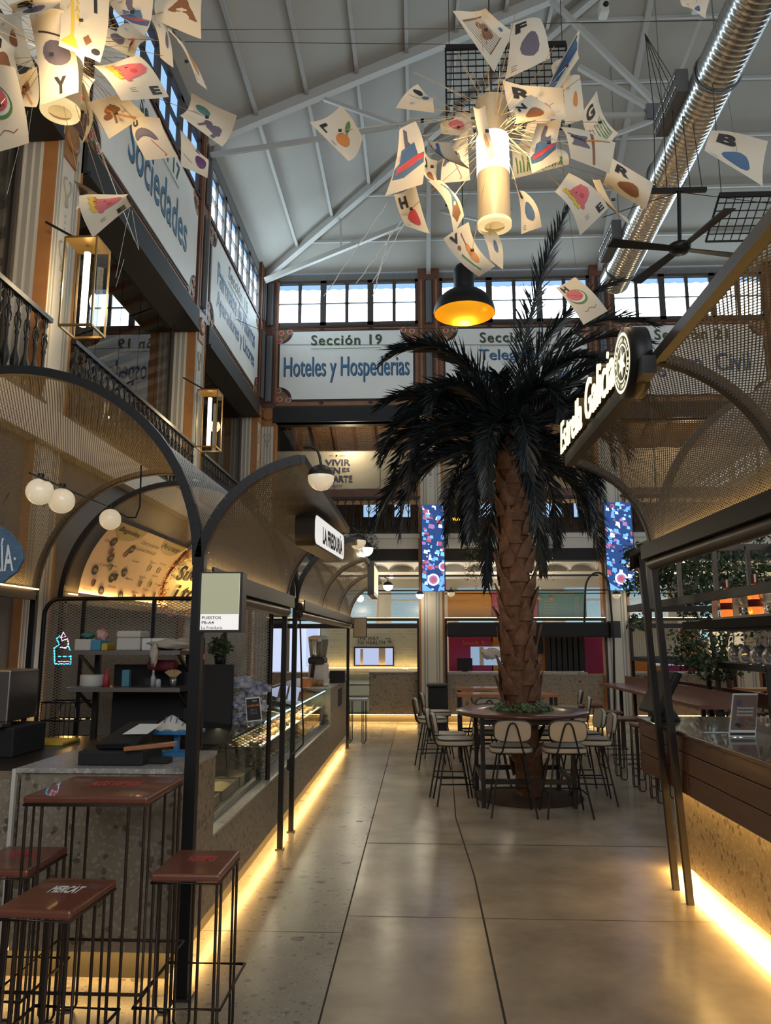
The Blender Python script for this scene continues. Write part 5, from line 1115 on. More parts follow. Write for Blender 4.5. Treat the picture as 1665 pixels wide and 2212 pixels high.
def wineglass(): b = MB(); b.lathe([(.001, 0), (.034, 0), (.034, -.003), (.004, -.010), (.0035, -.085), (.02, -.10), (.038, -.125), (.042, -.155), (.036, -.205), (.0345, -.205), (.0405, -.155), (.0365, -.127), (.018, -.103), (.001, -.09)], (0, 0, 0), 20); return b.build('wine_glass', gm)
w0 = wineglass(); k = 0
for i in range(9):
    for j, x in enumerate((2.05, 2.2)):
        y = 5.15 - .17 * i - .06 * j
        if y < 3.6: continue
        o = w0 if k == 0 else w0.copy()
        if k: C.objects.link(o)
        o.location = (x, y, 1.766); tag(o, 'clear wine glass hanging upside down, %s row, number %s from the far end' % (('front', 'rear')[j], ('one', 'two', 'three', 'four', 'five', 'six', 'seven', 'eight', 'nine', 'ten')[i]), 'wine glass', 'wine glasses hanging under the rack'); k += 1
# tablet terminal
t = thing('payment_terminal', 'black tilted touch screen terminal at the far end of the bar', 'terminal', (2.1, 6.1, 1.105))
tc_ = at(1425, 1495, Y=6.1); ux = V((.30, -.95, 0)).normalized(); uz = V((.45, .12, .88)).normalized(); nn_ = ux.cross(uz).normalized()
b = MB(); b.obox(tc_, V((.02, -.17, 0)), V((-.065, 0, .02)) * .45, V((.085, 0, .155))); b.build('screen', M['black'], t, bevel=.018)
b = MB(); b.lathe([(.001, 0), (.11, 0), (.10, .03), (.05, .10), (.045, .20), (.001, .22)], (tc_.x + .03, tc_.y, 1.105), 20); b.build('stand', M['blackm'], t)
# card holder
t = thing('menu_card', 'upright clear holder with a brown breakfast poster on the bar', 'card', (2, 4.9, 1.106))
c0 = at(1573, 1592, Z=1.107); yy = c0.y; d0 = at(1633, 1602, Y=yy); d0.z = 1.107; c1 = at(1585, 1498, Y=yy); d1 = at(1640, 1502, Y=yy)
bl, br, tr, tl = V((c0.x, yy, 1.107)), V((d0.x, yy + .0, 1.107)), V((d1.x, yy + .02, c1.z)), V((c1.x, yy + .02, c1.z))
b = MB(); b.prism([bl, br, tr, tl], (0, .004, 0)); b.build('holder', M['board'], t)
U_ = (br - bl) * .9; Wv = (tl - bl) * .92; O_ = bl + (br - bl) * .05 + (tl - bl) * .04 + V((0, -.003, 0))
b = MB(); P_ = lambda u, v, d=0: O_ + U_ * u + Wv * v + V((0, -.001 * d, 0))
b.poly([P_(0, 0), P_(1, 0), P_(1, 1), P_(0, 1)], 0); b.poly([P_(0, .0, 1), P_(1, 0, 1), P_(1, .06, 1), P_(0, .06, 1)], 2); b.poly([P_(.0, .07, 1), P_(1, .07, 1), P_(1, .13, 1), P_(0, .13, 1)], 1)
for k in range(10): cx_, cy_ = R.uniform(.1, .9), R.uniform(.18, .42); b.poly([P_(cx_ + .12 * cos(q_ * pi / 4), cy_ + .05 * sin(q_ * pi / 4), 1 + .1 * k) for q_ in range(8)], R.choice((2, 3, 4)))
b.poly([P_(.22 + .12 * cos(q_ * pi / 4), .8 + .1 * sin(q_ * pi / 4), 1) for q_ in range(8)], 4); b.build('poster', [mat('poster_brown', (.20, .13, .10), .5), M['board'], M['ink'], M['pbrn'], M['pgrey']], t)
b = MB()
for k in range(3): txt(b, 'Esmorzaret!', P_(.18, .48 + .085 * (2 - k), 3), U_ * .66, Wv * .06, 0, .03)
b.build('lettering', M['white'], t)
a = at(1520, 1583, Z=1.107); b = MB(); b.box((a.x, a.y, 1.107), (a.x + .17, a.y + .03, 1.11)); tag(b.build('paper_napkin', M['board']), 'thin white folded slip lying on the bar top', 'napkin')
# ================================================================ FAR STALLS
W = FAR
def fx(x, y, Y): return at(x, y, Y=Y)
# bay one: tiled stall
tm = bpy.data.materials.new('green_tile'); tm.use_nodes = True; nt = tm.node_tree; bs = nt.nodes['Principled BSDF']; bs.inputs['Roughness'].default_value = .25
tcn = nt.nodes.new('ShaderNodeTexCoord'); mpn = nt.nodes.new('ShaderNodeMapping'); mpn.inputs['Rotation'].default_value = (pi / 2, 0, 0); br_ = nt.nodes.new('ShaderNodeTexBrick'); br_.inputs['Scale'].default_value = 3.4; br_.inputs['Color1'].default_value = (.33, .36, .31, 1); br_.inputs['Color2'].default_value = (.38, .41, .36, 1); br_.inputs['Mortar'].default_value = (.52, .54, .50, 1); br_.inputs['Mortar Size'].default_value = .006
nt.links.new(tcn.outputs['Object'], mpn.inputs[0]); nt.links.new(mpn.outputs[0], br_.inputs['Vector']); nt.links.new(br_.outputs[0], bs.inputs['Base Color']); M['tile'] = tm
YB = 18.4
def wallpx(b, x0, x1, y0, y1, Y, m=0, th=.06): p_, q_ = fx(x0, y1, Y), fx(x1, y0, Y); b.box((p_.x, Y, p_.z), (q_.x, Y + th, q_.z), m); return p_, q_
b = MB(); wallpx(b, 690, 925, 1346, 1470, YB); struct(b.build('wall_back', M['tile']))
t = thing('pass_window', 'bright pale blue kitchen hatch in the tiled wall', 'window', fx(808, 1418, YB)); b = MB(); wallpx(b, 764, 851, 1397, 1439, YB - .03, 0, .02); b.build('frame', BL, t)
b = MB(); wallpx(b, 767, 848, 1400, 1436, YB - .04, 0, .008); b.build('lit_opening', emis('hatch_blue', (.62, .70, 1), 0.30), t)
b = MB(); wallpx(b, 818, 832, 1400, 1436, YB - .05, 0, .005); wallpx(b, 778, 784, 1402, 1436, YB - .05, 0, .005); b.build('cupboard', mat('hatch_grey', (.36, .34, .30), .6), t)
b = MB(); 
for s_, x0, x1, y0, y1 in (('THE WAY', 771, 818, 1375, 1383), ('TO HEALTH', 771, 831, 1384, 1392)):
    p_, q_ = fx(x0, y1, YB - .02), fx(x1, y0, YB - .02); txt(b, s_, p_, (q_.x - p_.x, 0, 0), (0, 0, q_.z - p_.z), 0, .015, 0, 0, 1.1)
ar = [fx(x, y, YB - .02) for x, y in ((832, 1379), (842, 1379), (842, 1389))]; b.bar(ar[0], ar[1], .012); b.bar(ar[1], ar[2], .012)
for dx in (-5, 5): b.bar(ar[2], fx(842 + dx, 1384, YB - .02), .012)
tag(b.build('wall_lettering', M['ink']), 'black wall lettering with a down arrow on the tiles', 'lettering')
t = thing('stall_counter', 'terrazzo counter of the tiled stall at the end of the aisle', 'counter', (-1.2, 16.9, 0))
p_, q_ = fx(797, 1545, 16.9), fx(908, 1455, 16.9)
MB().box((p_.x, 16.9, .16), (q_.x + .05, 17.5, 1.03)).build('front_panel', M['terr'], t); MB().box((p_.x - .01, 16.88, 1.03), (q_.x + .05, 17.5, 1.06)).build('countertop', M['terrtop'], t); MB().box((-3.3, 17.0, .16), (p_.x - .6, 17.5, 1.03)).build('side_panel', M['terr'], t)
MB().box((-3.4, 16.92, 0), (q_.x + .05, 17.4, .16)).build('kick_plate', M['kick'], t)
MB().box((p_.x - .62, 17.0, .16), (p_.x, 17.4, 1.0)).build('chiller', M['glassb'], t)
for z in (.5, .75): MB().box((p_.x - .6, 17.05, z), (p_.x - .02, 17.4, z + .04)).build('shelf', M['steel'], t)
MB().box((-3.4, 16.90, .145), (q_.x, 16.915, .16)).build('led_strip', M['warm'], t)
led((-3.3, 16.87, .14), (q_.x, 16.87, .14), e=8); led((-2.2, YB - .1, 1.1), (.1, YB - .1, 1.1), e=2.5, up=True); b = MB().box((-2.2, YB - .08, 1.08), (.1, YB - .05, 1.10)); tag(b.build('led_strip', M['warm']), 'warm strip light along the foot of the tiled wall', 'light')
b = MB(); p_ = fx(872, 1447, YB - .05); b.ball(p_, .035, 12); b.ball(p_ + V((.07, 0, 0)), .035, 12); tag(b.build('double_socket', M['board']), 'white double socket low on the tiled wall', 'socket')
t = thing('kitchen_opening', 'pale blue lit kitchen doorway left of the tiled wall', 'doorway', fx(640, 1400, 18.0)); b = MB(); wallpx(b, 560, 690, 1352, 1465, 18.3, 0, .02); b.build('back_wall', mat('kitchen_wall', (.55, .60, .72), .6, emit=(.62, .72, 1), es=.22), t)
b = MB()
for x0, x1 in ((616, 626), (634, 640), (690, 694)): wallpx(b, x0, x1, 1352, 1465, 18.2, 0, .03)
b.build('door_frame', M['stripe'], t); b = MB(); wallpx(b, 660, 688, 1356, 1440, 18.22, 0, .02); b.build('lit_door', emis('door_blue', (.60, .70, 1), 0.34), t)
t = thing('small_high_table', 'narrow high side table on wire legs by the tiled stall', 'table', (-1.0, 13.2, 0))
p_, q_ = fx(751, 1508, 13.6), fx(795, 1508, 13.6); MB().box((p_.x, 13.35, p_.z - .03), (q_.x, 13.75, p_.z)).build('tabletop', mat('pale_top', (.35, .35, .36), .25), t)
for x in (p_.x + .02, q_.x - .03):
    for y in (13.38, 13.7): MB().tube(hairpin((x, y, 0), (x + (.06 if x < -1 else -.06), y, 0), p_.z - .03), .007, 6).build('leg', BL, t)
# screens, rails above the far stalls
def far_screen(u0, u1, zb, zt, label, m='meshw'):
    t = thing('mesh_screen', label, 'screen', ((u0 + u1) / 2, 16.7, zb)); b = MB(); b.grid(lambda u, v: (u0 + (u1 - u0) * u, 16.72 + .5 * (v ** 2), zb + (zt - zb) * v), 1, 8, 0, True, lambda u, v: (u * (u1 - u0), v * (zt - zb))); b.build('mesh_sheet', M[m], t)
    MB().bar((u0, 16.7, zb), (u1, 16.7, zb), .05, .06).build('bottom_rail', BL, t); MB().bar((u0, 16.66, zb - .14), (u1, 16.66, zb - .14), .10, .10).build('shutter_box', BL, t); MB().bar((u0, 17.2, zt), (u1, 17.2, zt), .04).build('top_rail', M['dark'], t); MB().bar((u0, 16.6, zb + .62), (u1, 16.6, zb + .62), .03).build('mid_rail', BL, t); MB().bar((u0, 16.6, zb + .55), (u1, 16.6, zb + .55), .02).build('mid_rail', BL, t)
    MB().bar((u0, 16.74, zb + .04), (u1, 16.74, zb + .04), .012).build('led_strip', M['warm'], t)
    for u in (u0 + .02, u1 - .02): MB().bar((u, 16.7, 0), (u, 16.7, zb), .045).build('post', BL, t)
far_screen(-3.3, .0, 2.17, 3.16, 'curved mesh screen above the tiled stall'); far_screen(.56, 4.0, 2.17, 3.16, 'curved mesh screen above the burger stall'); far_screen(4.5, 7.9, 2.17, 3.1, 'curved mesh screen above the stall right of the second pillar'); far_screen(8.5, 11.8, 2.17, 3.1, 'curved mesh screen above the last stall on the right')
led((-3.2, 16.8, 2.25), (-.1, 16.8, 2.25), e=3, up=True); led((.6, 16.8, 2.25), (3.9, 16.8, 2.25), e=5, up=True)
# back windows and ceiling scallops of the ground floor
YW = 19.6
for i, (x0, x1) in enumerate(((-3.3, -2.5), (-2.1, -1.1), (-.7, .35), (1.0, 1.9), (2.3, 3.1), (3.7, 4.6), (5.2, 6.2), (7, 8), (9, 10))):
    f = MB(); f.box((x0 - .05, YW, 1.7), (x1 + .05, YW + .05, 3.1)); o = struct(f.build(sname('window'), M['cream']))
    g = MB()
    for z0, z1 in ((1.75, 2.25), (2.3, 2.72), (2.77, 3.05)): g.poly([(x0, YW - .01, z0), (x1, YW - .01, z0), (x1, YW - .01, z1), (x0, YW - .01, z1)])
    g.build('window_pane', M['blind'], o)
b = MB(); b.box((-3.4, YW + .06, 0), (4.6, YW + .1, 3.7), 0)
struct(b.build('wall_back', M['cream']))
struct(MB().box((4.6, YW + .06, 0), (12, YW + .1, 3.7)).build('wall_back', M['rug']))
b = MB()
for k in range(24):
    xa = -3.3 + .64 * k; pts = [(xa, 18.9, 3.72), (xa, 18.9, 3.45)] + [(xa + .32 - .32 * cos(pi * j / 8), 18.9, 3.45 + .16 * sin(pi * j / 8)) for j in range(9)] + [(xa + .64, 18.9, 3.72)]; b.prism(pts, (0, .5, 0))
b.box((-3.4, 18.9, 3.22), (12, 19.0, 3.4)); struct(b.build(sname('trim'), mat('soffit_white', (.62, .60, .54), .6)))
for x in (-1.6, .5, 2.3, 6.2): light('soffit_lamp', 'POINT', (x, 18.4, 3.45), 5, (1, .93, .8), .1)
# gallery interior low windows seen through the balusters, beige wall, banner
for i, (x0, x1) in enumerate(((785, 817), (852, 886), (1035, 1070), (1150, 1175), (1180, 1215), (1240, 1262))):
    a, c = fx(x0, 1117, 20.6), fx(x1, 1084, 20.6); f = MB(); f.box((a.x - .04, 20.62, a.z - .04), (c.x + .04, 20.7, c.z + .04)); o = struct(f.build(sname('window'), M['frame'])); g = MB(); g.poly([(a.x, 20.6, a.z), (c.x, 20.6, a.z), (c.x, 20.6, c.z), (a.x, 20.6, c.z)]); g.build('window_pane', emis('gallery_pane', (.45, .68, 1), 0.32), o)
for (a, c) in fb: 
    b = MB(); b.box((a - .2, 18.3, 5.0), (c + .2, 18.36, 6.35)); struct(b.build('wall_back', mat('beige_wall', (.42, .34, .24), .6)))
t = thing('banner', 'wide cream banner with dark blue slogan behind the gallery glass', 'banner', (-1.8, 17.6, 5)); a, c = fx(592, 1058, 17.6), fx(907, 974, 17.6)
MB().box((a.x, 17.6, a.z), (c.x - .5, 17.61, c.z)).build('sheet', mat('banner_cream', (.50, .45, .37), .6), t)
b = MB()
def bt(s_, x0, x1, y0, y1, bo=.02, m=0): p_, q_ = fx(x0, y1, 17.59), fx(x1, y0, 17.59); txt(b, s_, p_, (q_.x - p_.x, 0, 0), (0, 0, q_.z - p_.z), m, bo)
bt('VIVIR', 702, 757, 992, 1006, .03); bt('BIEN', 692, 735, 1009, 1023, .03); bt('ES', 739, 755, 1010, 1019, .02); bt('UN ARTE', 690, 761, 1027, 1042, .03); bt('CARRIOS', 700, 739, 1046, 1053, .005); bt('PARA', 711, 720, 983, 986, 0); bt('SITIOS', 734, 745, 983, 986, 0)
b.ball(fx(727, 984, 17.59), .02, 10); p_, q_ = fx(600, 1056, 17.59), fx(812, 1056, 17.59); b.bar(p_, q_, .006); b.bar(fx(600, 974, 17.59), fx(820, 974, 17.59), .006); b.bar(q_, fx(820, 1049, 17.59), .006); b.bar(fx(820, 1049, 17.59), fx(820, 974, 17.59), .006)
b.build('lettering', mat('banner_ink', (.04, .035, .08), .5), t)
# bay two: burger stall
mg = mat('magenta_wall', (.30, .015, .11), .5); orr = mat('orange_wall', (.50, .20, .03), .5)
t = thing('painted_stall_wall', 'magenta and orange painted back wall of the burger stall', 'wall panel', fx(1100, 1400, 17.9)); YS2 = 17.9
for x0, x1, m_ in ((970, 1063, mg), (1063, 1178, orr), (1262, 1315, mg)): b = MB(); wallpx(b, x0, x1, 1345, 1460, YS2, 0); b.build('paint_panel', m_, t)
b = MB(); p_, q_ = fx(999, 1396, YS2 - .02), fx(1068, 1384, YS2 - .02); txt(b, 'Smash Burguers', p_, (1.33 * (q_.x - p_.x), 0, 0), (0, 0, q_.z - p_.z)); b.build('lettering', M['porg'], t)
t = thing('hatch_window', 'lit kitchen hatch with a crumpled bag left of the trunk', 'window', fx(1055, 1418, YS2)); b = MB(); wallpx(b, 1017, 1092, 1397, 1437, YS2 - .04, 0, .02); b.build('lit_opening', emis('hatch_cool', (.45, .62, .85), 0.23), t); b = MB(); p_ = fx(1062, 1412, YS2 - .08); blob(b, p_, .22, .03, .11, seed=4); b.build('bag', mat('bag_pale', (.55, .6, .65), .4), t)
b = MB(); wallpx(b, 1036, 1044, 1398, 1437, YS2 - .06, 0, .01); b.build('frame_post', M['cream'], t)
b = MB(); wallpx(b, 1150, 1172, 1376, 1412, YS2 - .05, 0, .03); tag(b.build('chalk_board', M['blackm']), 'small black chalk board right of the trunk', 'board')
t = thing('strip_curtain', 'dark vertical strip curtain in the burger stall', 'curtain', fx(1220, 1400, 17.7))
for k in range(7): a_ = 1178 + 12 * k; b = MB(); wallpx(b, a_, a_ + 10.5, 1352, 1450, 17.7, 0, .01); b.build('strip', M['blackm'], t)
b = MB(); wallpx(b, 1176, 1264, 1352, 1452, 17.95, 0, .01); tag(b.build('pale_glass_door', mat('pale_glow', (.3, .35, .4), .5, emit=(.5, .65, .9), es=.3)), 'pale door behind the strip curtain', 'door')
t = thing('stall_menu', 'three colour curved menu of the burger stall, orange magenta and teal', 'menu', fx(1110, 1305, 17.1))
YM = 17.35
for i, (x0, x1, m_) in enumerate(((967, 1062, mat('menu_orange', (.62, .32, .03), .5)), (1062, 1162, mat('menu_magenta', (.45, .03, .15), .5)), (1162, 1265, mat('menu_teal', (.10, .38, .62), .5)))): b = MB(); wallpx(b, x0, x1, 1277, 1341, YM, 0, .02); b.build('menu_panel', m_, t)
b = MB()
def mt(s_, x0, x1, y0, y1): p_, q_ = fx(x0, y1, YM - .02), fx(x1, y0, YM - .02); txt(b, s_, p_, (q_.x - p_.x, 0, 0), (0, 0, q_.z - p_.z), 0, .005)
mt('STARTERS', 1190, 1238, 1279, 1285)
for k, s_ in enumerate(('NACHOS', 'TEQUENOS', 'ALITAS BBQ', 'TENDERS', 'COSTILLAS', 'BRAVAS', 'ENSALADA')): y = 1291 + 6.4 * k; mt(s_, 1174, 1196 + 4 * (k % 3), y, y + 3); mt('8.50', 1242, 1250, y, y + 3)
for k, s_ in enumerate(('CLASSIC', 'DOBLE SMASH', 'BACON', 'CHEESE')): y = 1291 + 11 * k; mt(s_, 1068, 1096, y, y + 3); mt('amb patates', 1068, 1090, y + 4, y + 6); mt('10.9', 1142, 1149, y, y + 3)
for k in range(4): mt('beguda', 1048, 1055, 1285 + 13 * k, 1288 + 13 * k)
b.build('lettering', M['cream'], t)
for x in (1165, 1191): b = MB(); p_ = fx(x, 1292, YM - .02); b.lathe([(.001, 0), (.055, 0), (.055, .01), (.001, .01)], p_, 18, 0, (0, -1, 0)); b.build('logo_disc', mat('disc_tan', (.5, .33, .2), .5), t)
t = thing('awning_box', 'black rolled fabric awning hanging across the burger stall', 'awning', fx(1140, 1360, 16.4)); a, c = fx(966, 1376, 16.45), fx(1315, 1344, 16.45)
MB().box((a.x, 16.4, a.z), (c.x, 16.55, c.z)).build('fabric_roll', M['blackm'], t, bevel=.03); MB().box((c.x, 16.3, a.z - .02), (c.x + .2, 16.6, c.z + .02)).build('end_bracket', M['dark'], t)
t = thing('stall_counter', 'terrazzo counter of the burger stall behind the palm', 'counter', (2.3, 16.9, 0)); a, c = fx(968, 1545, 16.9), fx(1325, 1455, 16.9)
MB().box((a.x, 16.9, .16), (c.x, 17.5, 1.0)).build('front_panel', M['terr'], t); MB().box((a.x, 16.88, 1.0), (c.x - .55, 17.5, 1.05)).build('countertop', M['terrtop'], t); MB().box((a.x, 16.95, 0), (c.x, 17.4, .16)).build('kick_plate', M['kick'], t); MB().box((a.x, 16.9, .145), (c.x, 16.915, .16)).build('led_strip', M['warm'], t); led((a.x, 16.87, .14), (c.x, 16.87, .14), e=7)
t = thing('till_screen', 'black till monitor on the burger stall counter', 'monitor', fx(1005, 1452, 17.2)); b = MB(); wallpx(b, 987, 1020, 1422, 1448, 17.2, 0, .04); b.build('screen', M['blackm'], t); b = MB(); wallpx(b, 998, 1010, 1440, 1454, 17.24, 0, .04); b.build('stand', M['blackm'], t)
# slim arch frame right of the burger stall
t = thing('arch_frame', 'slim dark hoop frame standing right of the burger stall', 'frame', fx(1335, 1400, 15.6)); ps = [fx(1262, 1344, 15.6)] + [fx(1290 + 26 * cos(pi - pi * k / 12), 1275 - 38 * sin(pi * k / 12), 15.6) for k in range(13)] + [fx(1325, 1380, 15.6), fx(1328, 1556, 15.6)]
MB().tube(ps, .022, 6).build('hoop', BL, t)
# far stalls to the right: simple bars with counters, curtains and lamps
b = MB(); 
for k in range(26): x = 4.55 + .05 * k; b.cyl((x, 17.6, .2), (x, 17.6, 2.2), .03, 8)
tag(b.build('pleated_curtain', mat('curtain', (.42, .40, .34), .6)), 'pale pleated curtain beside the second pillar', 'curtain', kind='stuff')
t = thing('stall_counter', 'counter of the far right stall behind the trees with a lit back shelf', 'counter', (7.5, 16.9, 0)); MB().box((6.0, 16.9, .1), (11.8, 17.5, 1.02)).build('front_panel', M['terr'], t); MB().box((6.0, 18.4, 1.15), (11.8, 18.5, 1.2)).build('lit_shelf', M['warm'], t)
for k, (x0, x1, m_) in enumerate(((6.0, 6.6, 'pbrn'), (6.8, 7.6, 'board'), (7.9, 8.8, 'pgrey'), (9.1, 10.2, 'cream'))): b = MB().box((x0, 18.5, 1.3), (x1, 18.55, 2.1)); tag(b.build('wall_poster', M[m_]), '%s poster on the back wall of the far right stall' % ('brown', 'white', 'dark grey', 'cream')[k], 'poster')
light('far_right_lamp', 'POINT', (7, 17.9, 2.6), 9, WARMW, .15); light('far_right_lamp', 'POINT', (10, 17.5, 2.6), 8, WARMW, .15)
# video columns
def led_column(x0, x1, y0, y1, Y, label, seed):
    t = thing('video_column', label, 'screen', fx((x0 + x1) / 2, y1, Y)); a, c = fx(x0, y1, Y), fx(x1, y0, Y); MB().box((a.x - .02, Y, a.z), (c.x + .02, Y + .12, c.z)).build('case', BL, t)
    rr = random.Random(seed); b = MB(); dpt = 0
    b.poly([(a.x, Y - .004, a.z), (c.x, Y - .004, a.z), (c.x, Y - .004, c.z), (a.x, Y - .004, c.z)], 0); w_, h_ = c.x - a.x, c.z - a.z
    def pd(cx_, cz_, r, m_, n=12, d=.006): b.poly([(min(max(a.x + w_ * cx_ + r * cos(2 * pi * k / n), a.x), c.x), Y - d, min(max(a.z + h_ * cz_ + r * sin(2 * pi * k / n), a.z), c.z)) for k in range(n)], m_)
    for k in range(150):
        q_, z_ = rr.random(), rr.random(); s_ = rr.uniform(.015, .06); b.poly([(min(max(a.x + w_ * q_ + dx * s_, a.x), c.x), Y - .0045 - k * 1e-5, min(max(a.z + h_ * z_ + dz * s_, a.z), c.z)) for dx, dz in ((-1, -.6), (1, -1), (.8, .7), (-.7, 1))], rr.choice((1, 1, 2, 3, 4, 0, 0, 0, 5)))
    for cx_, cz_, r in ((.5, .13, .13), (.95, .28, .10)): pd(cx_, cz_, r, 2, 16, .0065); pd(cx_, cz_, r * .72, 4, 14, .0068); pd(cx_, cz_, r * .45, 5, 10, .0071)
    b.poly([(a.x, Y - .0075, a.z + .02), (a.x + .04, Y - .0075, a.z), (a.x + w_ * .5, Y - .0075, a.z + .0), (a.x, Y - .0075, a.z + .18)], 1)
    b.poly([(a.x + w_ * .7, Y - .0075, a.z), (a.x + w_ * .8, Y - .0075, a.z), (c.x, Y - .0075, a.z + .35), (c.x, Y - .0075, a.z + .45)], 1)
    b.build('display', [emis('scr_navy', (.03, .07, .22), 0.50), emis('scr_blue', (.15, .4, .95), 0.59), emis('scr_white', (.75, .85, 1), 0.63), emis('scr_cyan', (.2, .6, .9), 0.55), emis('scr_mauve', (.45, .22, .5), 0.46), emis('scr_red', (.55, .12, .15), 0.46)], t)
led_column(912, 958, 1090, 1277, 16.4, 'tall blue video column showing plates of food beside the tiled stall', 1)
led_column(1313, 1362, 1085, 1275, 16.4, 'tall blue video column behind the palm fronds on the right', 2)
# balustrades
def baluster_mesh():
    b = MB(); b.lathe([(.03, 0), (.03, .03), (.014, .05), (.018, .10), (.038, .17), (.042, .22), (.022, .30), (.014, .34), (.014, .44), (.024, .47), (.012, .50), (.012, .60), (.028, .63), (.012, .66), (.010, .78), (.02, .80)], (0, 0, 0), 10)
    for s_ in (-1, 1): b.tube([(s_ * .012, 0, .48), (s_ * .045, 0, .53), (s_ * .05, 0, .58), (s_ * .02, 0, .62)], .008, 5); b.tube([(s_ * .01, 0, .70), (s_ * .045, 0, .74), (s_ * .03, 0, .79)], .007, 5)
    return b
bm = baluster_mesh()
def balustrade(Wl, u0, u1, z0, d, label, n, h=.82):
    t = thing('balustrade', label, 'railing', Wl.p((u0 + u1) / 2, z0, d)); b = MB(); b.bar(Wl.p(u0, z0 + h, d), Wl.p(u1, z0 + h, d), .06, .045); b.build('handrail', BL, t); b = MB(); b.bar(Wl.p(u0, z0 + .01, d), Wl.p(u1, z0 + .01, d), .05, .03); b.build('bottom_rail', BL, t)
    first_ = None; base = t.location
    for k in range(n):
        u = u0 + (u1 - u0) * (k + .5) / n; p_ = Wl.p(u, z0 + .01, d)
        if first_ is None:
            q_ = MB(); q_.v = [tuple(V(v) + base) for v in bm.v]; q_.f = bm.f; q_.m = bm.m; q_.sm = bm.sm; o = q_.build('baluster', BL, t); first_ = o
        else: o = first_.copy(); C.objects.link(o)
        o.location = p_ - base; o.rotation_euler = (0, 0, pi / 2 if Wl is LEFT else 0)
balustrade(FAR, -3.3, .05, 4.05, .06, 'ornate black balustrade under the section nineteen board', 19); balustrade(FAR, .5, 4.0, 4.05, .06, 'ornate black balustrade behind the palm trunk', 19); balustrade(FAR, 4.45, 8.0, 4.05, .06, 'ornate black balustrade right of the palm seen through mesh', 19)
balustrade(LEFT, 12.0, 16.3, 3.9, .10, 'ornate black balustrade on the left wall nearest the corner', 24); balustrade(LEFT, 7.25, 11.5, 3.9, .10, 'ornate black balustrade on the left wall under the large board', 26); balustrade(LEFT, 2.6, 6.75, 3.9, .10, 'ornate black balustrade at the left edge of the photo', 26)
# trailing plants on the gallery edge
def hanging(u0, u1, zt_, zb_, n, label):
    b = MB(); c = FAR.p((u0 + u1) / 2, (zt_ + zb_) / 2, .15); leaves(b, c, (u1 - u0) / 2, .12, (zt_ - zb_) / 2, n, .07, R, 0, .8)
    for k in range(int(n / 60)):
        u = R.uniform(u0, u1); zz = zb_ + .2
        for j in range(R.randint(6, 16)): leaves(b, FAR.p(u + R.uniform(-.04, .04), zz - .05 * j, .16), .03, .03, .02, 2, .06, R, 0, .8)
    return tag(b.build('trailing_plant', M['leaf']), label, 'plant')
hanging(-1.75, -.85, 4.2, 3.4, 700, 'green trailing plant on the gallery edge above the globe lamps'); hanging(.95, 1.7, 4.25, 3.4, 600, 'green trailing plant on the gallery left of the palm trunk'); hanging(2.0, 2.9, 4.25, 3.4, 700, 'green trailing plant on the gallery right of the palm trunk')
b = MB(); a, c = fx(1003, 1182, 16.7), fx(1032, 1172, 16.7); b.box((a.x, 16.65, a.z), (c.x, 16.74, c.z)); tag(b.build('emergency_light', M['board']), 'small white emergency light box on the gallery edge', 'light')
# lanterns on the left wall
def lantern(Y, yt, yb, xc, label):
    a = at(xc, yt, X=-3.12); bt_ = at(xc, yb, X=-3.12); zt_, zb_ = a.z, bt_.z; y = (a.y + bt_.y) / 2; c = V((-3.12, y, 0)); t = thing('wall_lantern', label, 'lantern', (c.x, c.y, zb_)); s_ = .15; br = mat('brass', (.36, .22, .07), .35, .8)
    b = MB()
    for sx in (-1, 1):
        for sy in (-1, 1): b.bar(c + V((sx * s_, sy * s_, zb_)), c + V((sx * s_, sy * s_, zt_)), .015)
    for z in (zb_, zt_):
        for q_ in ((-1, -1, 1, -1), (1, -1, 1, 1), (1, 1, -1, 1), (-1, 1, -1, -1)): b.bar(c + V((q_[0] * s_, q_[1] * s_, z)), c + V((q_[2] * s_, q_[3] * s_, z)), .02)
    b.build('brass_frame', br, t); MB().box(c + V((-s_, -s_, zt_ - .005)), c + V((s_, s_, zt_ + .01))).build('cap_plate', br, t)
    MB().cyl(c + V((0, 0, zb_ + .05)), c + V((0, 0, zt_ - .08)), .03, 12).build('light_tube', M['warmw'], t)
    g = MB()
    for sx, sy, ex, ey in ((-1, -1, 1, -1), (1, -1, 1, 1), (-1, 1, 1, 1)): g.poly([c + V((sx * s_, sy * s_, zb_)), c + V((ex * s_, ey * s_, zb_)), c + V((ex * s_, ey * s_, zt_)), c + V((sx * s_, sy * s_, zt_))])
    g.build('glass_panes', M['glass'], t); MB().bar(c + V((0, 0, zt_)), (XL + .05, y, zt_ + .25), .02).build('hanger', BL, t)
    light('lantern_light', 'POINT', c + V((.0, 0, (zb_ + zt_) / 2)), 9, WARMW, .1)
lantern(0, 522, 722, 184, 'large brass lantern with a glowing tube on the near left pillar'); lantern(0, 846, 972, 452, 'smaller looking brass lantern with a glowing tube on the next pillar')
